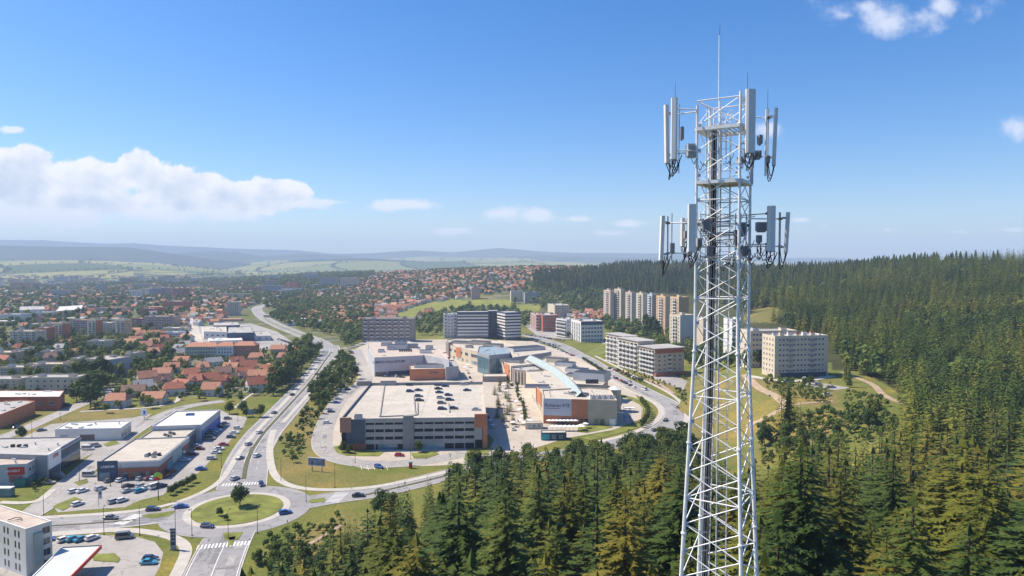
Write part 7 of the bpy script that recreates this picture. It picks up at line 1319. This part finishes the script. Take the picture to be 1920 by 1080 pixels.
k_ = np.random.RandomState(1).randint(0, 3, len(x)) + 3 * (y < 1000); pts = list(zip(x, y, z - .3, sc)); mixr = np.random.RandomState(12); nzv = np.sin(x / 47) * np.cos(y / 61 + x / 90); lf = (mixr.rand(len(x)) < .05) | ((nzv > .65) & (mixr.rand(len(x)) < .4)); HILLLEAF = [(a, b_, c, d_ * 1.45) for (a, b_, c, d_), q in zip(pts, lf) if q]; k_ = k_[~lf]; pts = [p for p, q in zip(pts, lf) if not q]
stuff_points('wooded_hill', pts, srcS, k_, 'dense spruce forest covering the hill behind the apartment slab', 'forest')
if rest:
    srcN = []
    # the coarse crowns also fill the deep rows of the near forest
    stuff_points('spruce_forest', [(a, b_, c, d_) for a, b_, c, d_ in rest], srcS, [3 + i % 3 for i in range(len(rest))], 'deeper rows of the near spruce forest round the mast', 'forest')
# ---- leafy trees
TREES = []
def leafy_region(pg, D0, D1, n, dist, s0, s1, lab, seed, occ=True, cap=None):
    x, y, z = cand(n, D0, D1, (min(p[0] for p in pg) - 960) / F, (max(p[0] for p in pg) - 960) / F, seed); px, py = proj(x, y, z); ok = inpoly(px, py, pg)
    for p_ in MEADOW: ok &= ~(inpoly(px, py, p_) | inpoly(px, py - 9, p_))
    if occ: ok &= ~occupied(x, y)
    x, y, z = x[ok], y[ok], z[ok]; k = poisson(x, y, dist); r = np.random.RandomState(seed); k = k[:cap] if cap else k
    for i in k: TREES.append((x[i], y[i], z[i], r.uniform(s0, s1), lab))
LR = [([(588, 690), (612, 640), (596, 660), (570, 690), (545, 725), (505, 745), (520, 705), (560, 660), (580, 640)], 400, 900, 3000, 7, .9, 1.5, 'left of the main road'),
      ([(618, 700), (640, 672), (662, 680), (668, 715), (640, 725), (620, 750), (590, 760), (585, 740)], 380, 800, 2500, 6, .6, 1.15, 'on the bank between main road and garage'),
      ([(640, 640), (690, 612), (690, 640), (650, 655)], 500, 1100, 1500, 7, .8, 1.3, 'at the junction left of the brown block'),
      ([(595, 760), (622, 752), (602, 790), (560, 800), (560, 785)], 300, 460, 500, 7, .4, .7, 'on the grass bank below the garage'), ([(520, 830), (560, 820), (566, 860), (548, 870), (530, 860)], 250, 360, 500, 5, .3, .6, 'in scrub beside the footpath'),
      ([(250, 740), (560, 660), (560, 720), (480, 745), (430, 752), (330, 760), (200, 775), (160, 760), (180, 720)], 380, 700, 3500, 9, .4, .9, 'between the garden houses'),
      ([(160, 770), (185, 760), (215, 700), (200, 680), (150, 700), (130, 735), (140, 755)], 380, 700, 900, 8, 1.0, 1.7, 'in the group left of the gardens'),
      ([(0, 735), (0, 640), (230, 640), (280, 690), (240, 720), (150, 735)], 420, 800, 4000, 12, .6, 1.2, 'among the slab blocks at the left'),
      ([(0, 645), (0, 600), (350, 600), (355, 660), (230, 655)], 600, 1100, 4000, 13, .6, 1.2, 'between the near tower blocks'),
      ([(240, 640), (350, 640), (350, 700), (260, 720)], 450, 800, 1500, 12, .7, 1.2, 'left of the cream apartment house'),
      ([(500, 600), (560, 560), (700, 545), (700, 640), (620, 630), (540, 612)], 650, 1500, 9000, 9, .8, 1.4, 'in the slope wood above the upper road'),
      ([(775, 598), (850, 575), (960, 565), (1000, 590), (985, 615), (940, 590), (830, 630), (780, 630)], 650, 1500, 5000, 10, .9, 1.5, 'in the wood behind the striped offices'),
      ([(980, 545), (1130, 545), (1140, 590), (1060, 585), (1000, 580)], 850, 1700, 5000, 10, 1.0, 1.6, 'in the leafy wood below the spruce hill'),
      ([(1040, 610), (1135, 595), (1130, 610), (1060, 640)], 650, 1100, 700, 12, .8, 1.2, 'around the navy topped block'),
      ([(1135, 600), (1290, 640), (1300, 690), (1240, 660), (1180, 640), (1136, 625)], 520, 1000, 1600, 9, .8, 1.4, 'at the foot of the beige towers'),
      ([(1285, 640), (1430, 640), (1430, 690), (1300, 700)], 420, 900, 1500, 9, .8, 1.4, 'between the blocks behind the mast'),
      ([(1425, 820), (1500, 812), (1560, 808), (1600, 815), (1560, 850), (1430, 860)], 230, 420, 1500, 6.5, .5, 1.0, 'in the green clump right of the mast'),
      ([(1565, 778), (1620, 772), (1680, 790), (1690, 806), (1600, 806)], 250, 480, 900, 8, .5, .95, 'in the clump below the dirt track'),
      ([(1700, 775), (1760, 740), (1930, 745), (1930, 790), (1760, 790)], 220, 520, 1500, 8, .9, 1.4, 'along the valley at the right'),
      ([(1440, 722), (1560, 730), (1530, 760), (1450, 745)], 300, 480, 90, 9, .25, .45, 'as scrub below the apartment slab'), ([(1700, 600), (1940, 560), (1940, 640), (1800, 680)], 420, 900, 600, 16, 1.2, 1.8, 'standing pale among the spruces of the hill'),
      ([(470, 1075), (500, 1030), (540, 1040), (600, 1050), (640, 1060), (600, 1090), (480, 1100)], 150, 240, 300, 6, .5, .9, 'on the slope right of the south road'), ([(690, 960), (735, 945), (740, 980), (700, 985)], 150, 280, 80, 7, .7, 1.0, 'at the forest tip near the east road'),
      ([(850, 905), (900, 878), (1000, 872), (1130, 858), (1230, 835), (1290, 815), (1300, 900), (1100, 960), (850, 960)], 150, 340, 2500, 5, .7, 1.15, 'between curved road and spruces'),
      ([(540, 640), (560, 640), (560, 655), (540, 655)], 500, 900, 100, 9, .7, 1, 'by the works yard'), ([(0, 600), (0, 540), (480, 520), (520, 545), (480, 570), (400, 600)], 1000, 3600, 26000, 15.5, .8, 1.35, 'in the far left town'),
      ([(420, 545), (620, 520), (700, 516), (1000, 498), (1220, 497), (1190, 520), (1000, 545), (860, 560), (560, 590), (500, 580)], 1000, 2600, 30000, 11, .8, 1.35, 'scattered between the hillside houses'),
      ([(300, 535), (700, 508), (700, 520), (480, 545), (300, 545)], 2200, 4200, 9000, 20, 1.2, 2.0, 'in the distant valley town')]
for i, a in enumerate(LR): leafy_region(a[0], a[1], a[2], a[3], a[4], a[5], a[6], a[7], 100 + i)
EX = [(450, 950, .88, 0, 'solitary round tree standing on the roundabout island'), (412, 968, .35, 0, 'small shrub on the left of the roundabout island'), (424, 976, .25, 0, 'tiny sapling at the front of the roundabout island'), (456, 775, .8, 1, 'bush at the end of the retail car park'), (430, 776, .75, 0, 'round bush beside the far retail shop'), (488, 782, .8, 1, 'bush right of the grey advertising board'), (462, 782, .6, 1, 'bush left of the grey advertising board'), (310, 752, .6, 1, 'young tree at the footpath by the meadow'), (452, 752, .5, 1, 'young tree alone on the meadow'),
      (40, 824, .7, 0, 'broad low bush beside the showroom roof'), (643, 848, .55, 0, 'clipped bush left of the garage base'), (655, 850, .45, 0, 'second clipped bush at the garage base'), (785, 848, .6, 1, 'small tree on the island before the garage'), (1520, 722, .6, 0, 'dark round tree in the slab yard'), (1508, 724, .5, 1, 'lighter small tree in the slab yard'), (330, 922, .4, 0, 'low shrub bed on the retail verge'), (341, 917, .4, 0, 'second shrub of the retail verge bed'), (352, 911, .4, 0, 'third shrub of the retail verge bed'), (362, 905, .4, 0, 'last shrub of the retail verge bed'), (320, 928, .4, 0, 'first shrub of the retail verge bed'), (715, 968, 1.0, 0, 'dark leafy tree at the left tip of the forest')]
for px, py, s_, t_, lab in EX:
    X_, Y_, Z_ = G(px, py); put_tree('leafy_tree' if s_ > .45 else 'shrub', lab, 'tree' if s_ > .45 else 'shrub', X_, Y_, Z_ + .1, s_, LFN[0 if t_ == 0 else 1], LT, (M_LD, M_LM)[t_], None)
for i in range(4): X_, Y_, Z_ = G(1208 + i * 6, 625 + i * 3); o, c = put_tree('poplar_tree', 'tall slender dark poplar in front of the beige towers', 'poplar', X_, Y_ - 8, Z_, (2.6, 2.6, 2.9 - .2 * (i % 2)), POP, LT, M_LD, 'poplars before the towers')
for i in range(13): f_ = i / 12; X_, Y_ = U((938 + 14 * sin(i * 1.7) + 10 * f_, 722 + f_ * 74)); put_tree('young_spruce', 'young conifer in the central planting bed of the plaza', 'conifer', X_, Y_, .1, (.42, .42, .30 + .03 * (i % 3)), SPM[i % 3], ST, M_OLIVE, 'planting bed conifers on the plaza')
for i in range(12): f_ = i / 11; X_, Y_ = U((963 + f_ * 24 + 2 * sin(i), 712 + f_ * 78)); put_tree('plaza_tree', 'small tree in the row before the central mall hall', 'tree', X_, Y_, .1, .42, LFM[i % 3], LT, M_LM, 'tree row before the mall')
for i in range(16): f_ = i / 15; X_, Y_ = U((1094 + f_ * 46, 676 + f_ * 30)); put_tree('plaza_tree', 'small tree in the hedge row between mall and curved road', 'tree', X_, Y_, .1, .40, LFM[i % 3], LT, M_LD if i % 2 else M_LM, 'hedge row trees behind the mall')
for i in range(14): f_ = i / 13; X_, Y_ = U((1203 + 12 * sin(f_ * pi), 757 + f_ * 45)); put_tree('plaza_tree', 'small columnar tree along the lawn bend at the mall corner', 'tree', X_, Y_, .1, (.8, .8, .55), POP, LT, M_LL, 'columnar trees at the mall corner')
for i in range(26): px = 640 + 20 * rngh.random(); f_ = rngh.random(); X_, Y_ = U((1150 + 90 * f_, 712 + 20 * f_)); 
TREES.sort(key=lambda q: hypot(q[0], q[1]) / q[3]); print('leafy', len(TREES))
NT = 300 - len(EX) - 6; tones = ((M_LD, 'dark green'), (M_LM, 'mid green'), (M_LL, 'light green')); tr = random.Random(6); srcL = []
for i, (X_, Y_, Z_, S_, lab) in enumerate(TREES[:NT]):
    t_ = tr.choices([0, 1, 2], [.4, .42, .18])[0]; a, _ = proj(X_, Y_, Z_); D = hypot(X_, Y_)
    put_tree('leafy_tree', f'{tones[t_][1]} leafy tree {lab}', 'tree', X_, Y_, Z_, (S_ * tr.uniform(.85, 1.15), S_ * tr.uniform(.85, 1.15), S_ * tr.uniform(.85, 1.2)), LFN[i % 3] if D < 330 else LFM[i % 3], LT, tones[t_][0], f'{tones[t_][1]} trees {lab}')
rl = TREES[NT:]
for i in range(2): X_, Y_, Z_, S_, lab = TREES[NT - 1 - i]; o, c = put_tree('leafy_tree', ('bushy tree on the far side of the slope wood', 'broad tree on the far side of the slope wood')[i], 'tree', *G(845 + i * 12, 597), 1.2, LFF[i], LT, M_LEAF, None); srcL.append(c)
if rl: stuff_points('town_trees', [(a, b_, c - .2, d_) for a, b_, c, d_, _ in rl], srcL, [i % 2 for i in range(len(rl))], 'countless leafy trees through town, hillside and valley', 'trees')
stuff_points('hill_broadleaf', HILLLEAF, srcL, [i % 2 for i in range(len(HILLLEAF))], 'lighter broadleaf crowns mixed into the wooded hill', 'trees')
# hedgerows on the far fields
x, y, z = cand(9000, 2700, 6800, -.78, .05, 31); px, py = proj(x, y, z); a = R(24); gx = (x * cos(a) + y * sin(a)) / 620.; gy = (-x * sin(a) + y * cos(a)) / 900.; gx = gx + 0.35 * np.sin(gy * 2.1); gy = gy + 0.3 * np.sin(gx * 1.7)
ok = (np.minimum(gx % 1, 1 - gx % 1) < .022) | (np.minimum(gy % 1, 1 - gy % 1) < .018); x, y, z = x[ok], y[ok], z[ok]
stuff_points('hedgerow', [(X_, Y_, Z_ - .5, 1.6) for X_, Y_, Z_ in zip(x, y, z)], srcL, [i % 2 for i in range(len(x))], 'dark hedgerows between the far green fields', 'hedges')
# low shrubs on the banks and rough grass
sh = []
for pg, n, s0, s1 in (([(1565, 735), (1660, 745), (1690, 800), (1600, 800)], 60, .2, .45), ([(600, 690), (660, 690), (672, 720), (640, 750), (600, 800), (560, 860), (540, 850), (560, 790)], 260, .12, .3), ([(1430, 705), (1560, 720), (1560, 760), (1440, 745)], 160, .15, .35), ([(500, 1010), (640, 965), (640, 1060), (470, 1090)], 110, .12, .35), ([(1150, 690), (1240, 712), (1260, 735), (1180, 712)], 80, .12, .3), ([(1420, 790), (1560, 770), (1700, 800), (1600, 840), (1430, 880)], 260, .2, .45), ([(60, 905), (100, 890), (95, 915), (50, 935)], 10, .15, .3), ([(1215, 700), (1290, 705), (1290, 800), (1262, 730)], 50, .1, .3)):
    x, y, z = cand(6000, 190, 620, (min(p[0] for p in pg) - 960) / F, (max(p[0] for p in pg) - 960) / F, n); px, py = proj(x, y, z); ok = inpoly(px, py, pg) & ~occupied(x, y); sh += [(X_, Y_, Z_ - .1, rngh.uniform(s0, s1)) for X_, Y_, Z_ in list(zip(x[ok], y[ok], z[ok]))[:n]]
x, y, z = cand(4000, 430, 900, -.76, -.25, 55); px, py = proj(x, y, z); ok = (py > 640) & (py < 770) & ~occupied(x, y) & (px < 560); sh += [(X_, Y_, Z_ - .1, rngh.uniform(.25, .5)) for X_, Y_, Z_ in list(zip(x[ok], y[ok], z[ok]))[:1200]]
stuff_points('undergrowth', sh, srcL, [i % 2 for i in range(len(sh))], 'low scrub and bushes on banks and between gardens', 'scrub')
# ================================================================== labels: ordinals where several things would share one
from collections import defaultdict
bpy.context.view_layer.update()
LG = defaultdict(list)
for o in SC.objects:
    if o.parent is None and 'label' in o and o.get('kind') is None: LG[o['label']].append(o)
for lab, L in LG.items():
    if len(L) < 2: continue
    L.sort(key=lambda o: proj(*o.location)[0]); cat = L[0].get('category', '')
    m_ = sorted(L, key=lambda o: hypot(o.location.x, o.location.y)); nb_ = 1 if len(L) <= 10 else 2 if len(L) <= 30 else 4; nm_ = {1: ('',), 2: ('nearer ', 'farther '), 4: ('nearest ', 'fairly near ', 'fairly far ', 'farthest ')}[nb_]; cut_ = [len(L) * i // nb_ for i in range(nb_ + 1)]
    sets = [(nm_[i], sorted(m_[cut_[i]:cut_[i + 1]], key=lambda o: proj(*o.location)[0])) for i in range(nb_)]
    for pre, S_ in sets:
        if len(S_) > 16: [o.__setitem__('group', lab) for o in S_]; continue
        for i, o in enumerate(S_): o['label'] = pre + lab + ', ' + (ORD[i] + ' from left' if i < len(S_) - 1 else 'rightmost')
for o in SC.objects:
    if o.parent is None and 'label' in o:
        w = o['label'].split()
        if len(w) > 16: 0 or print('LONG', o['label']); o['label'] = ' '.join(w[:16])
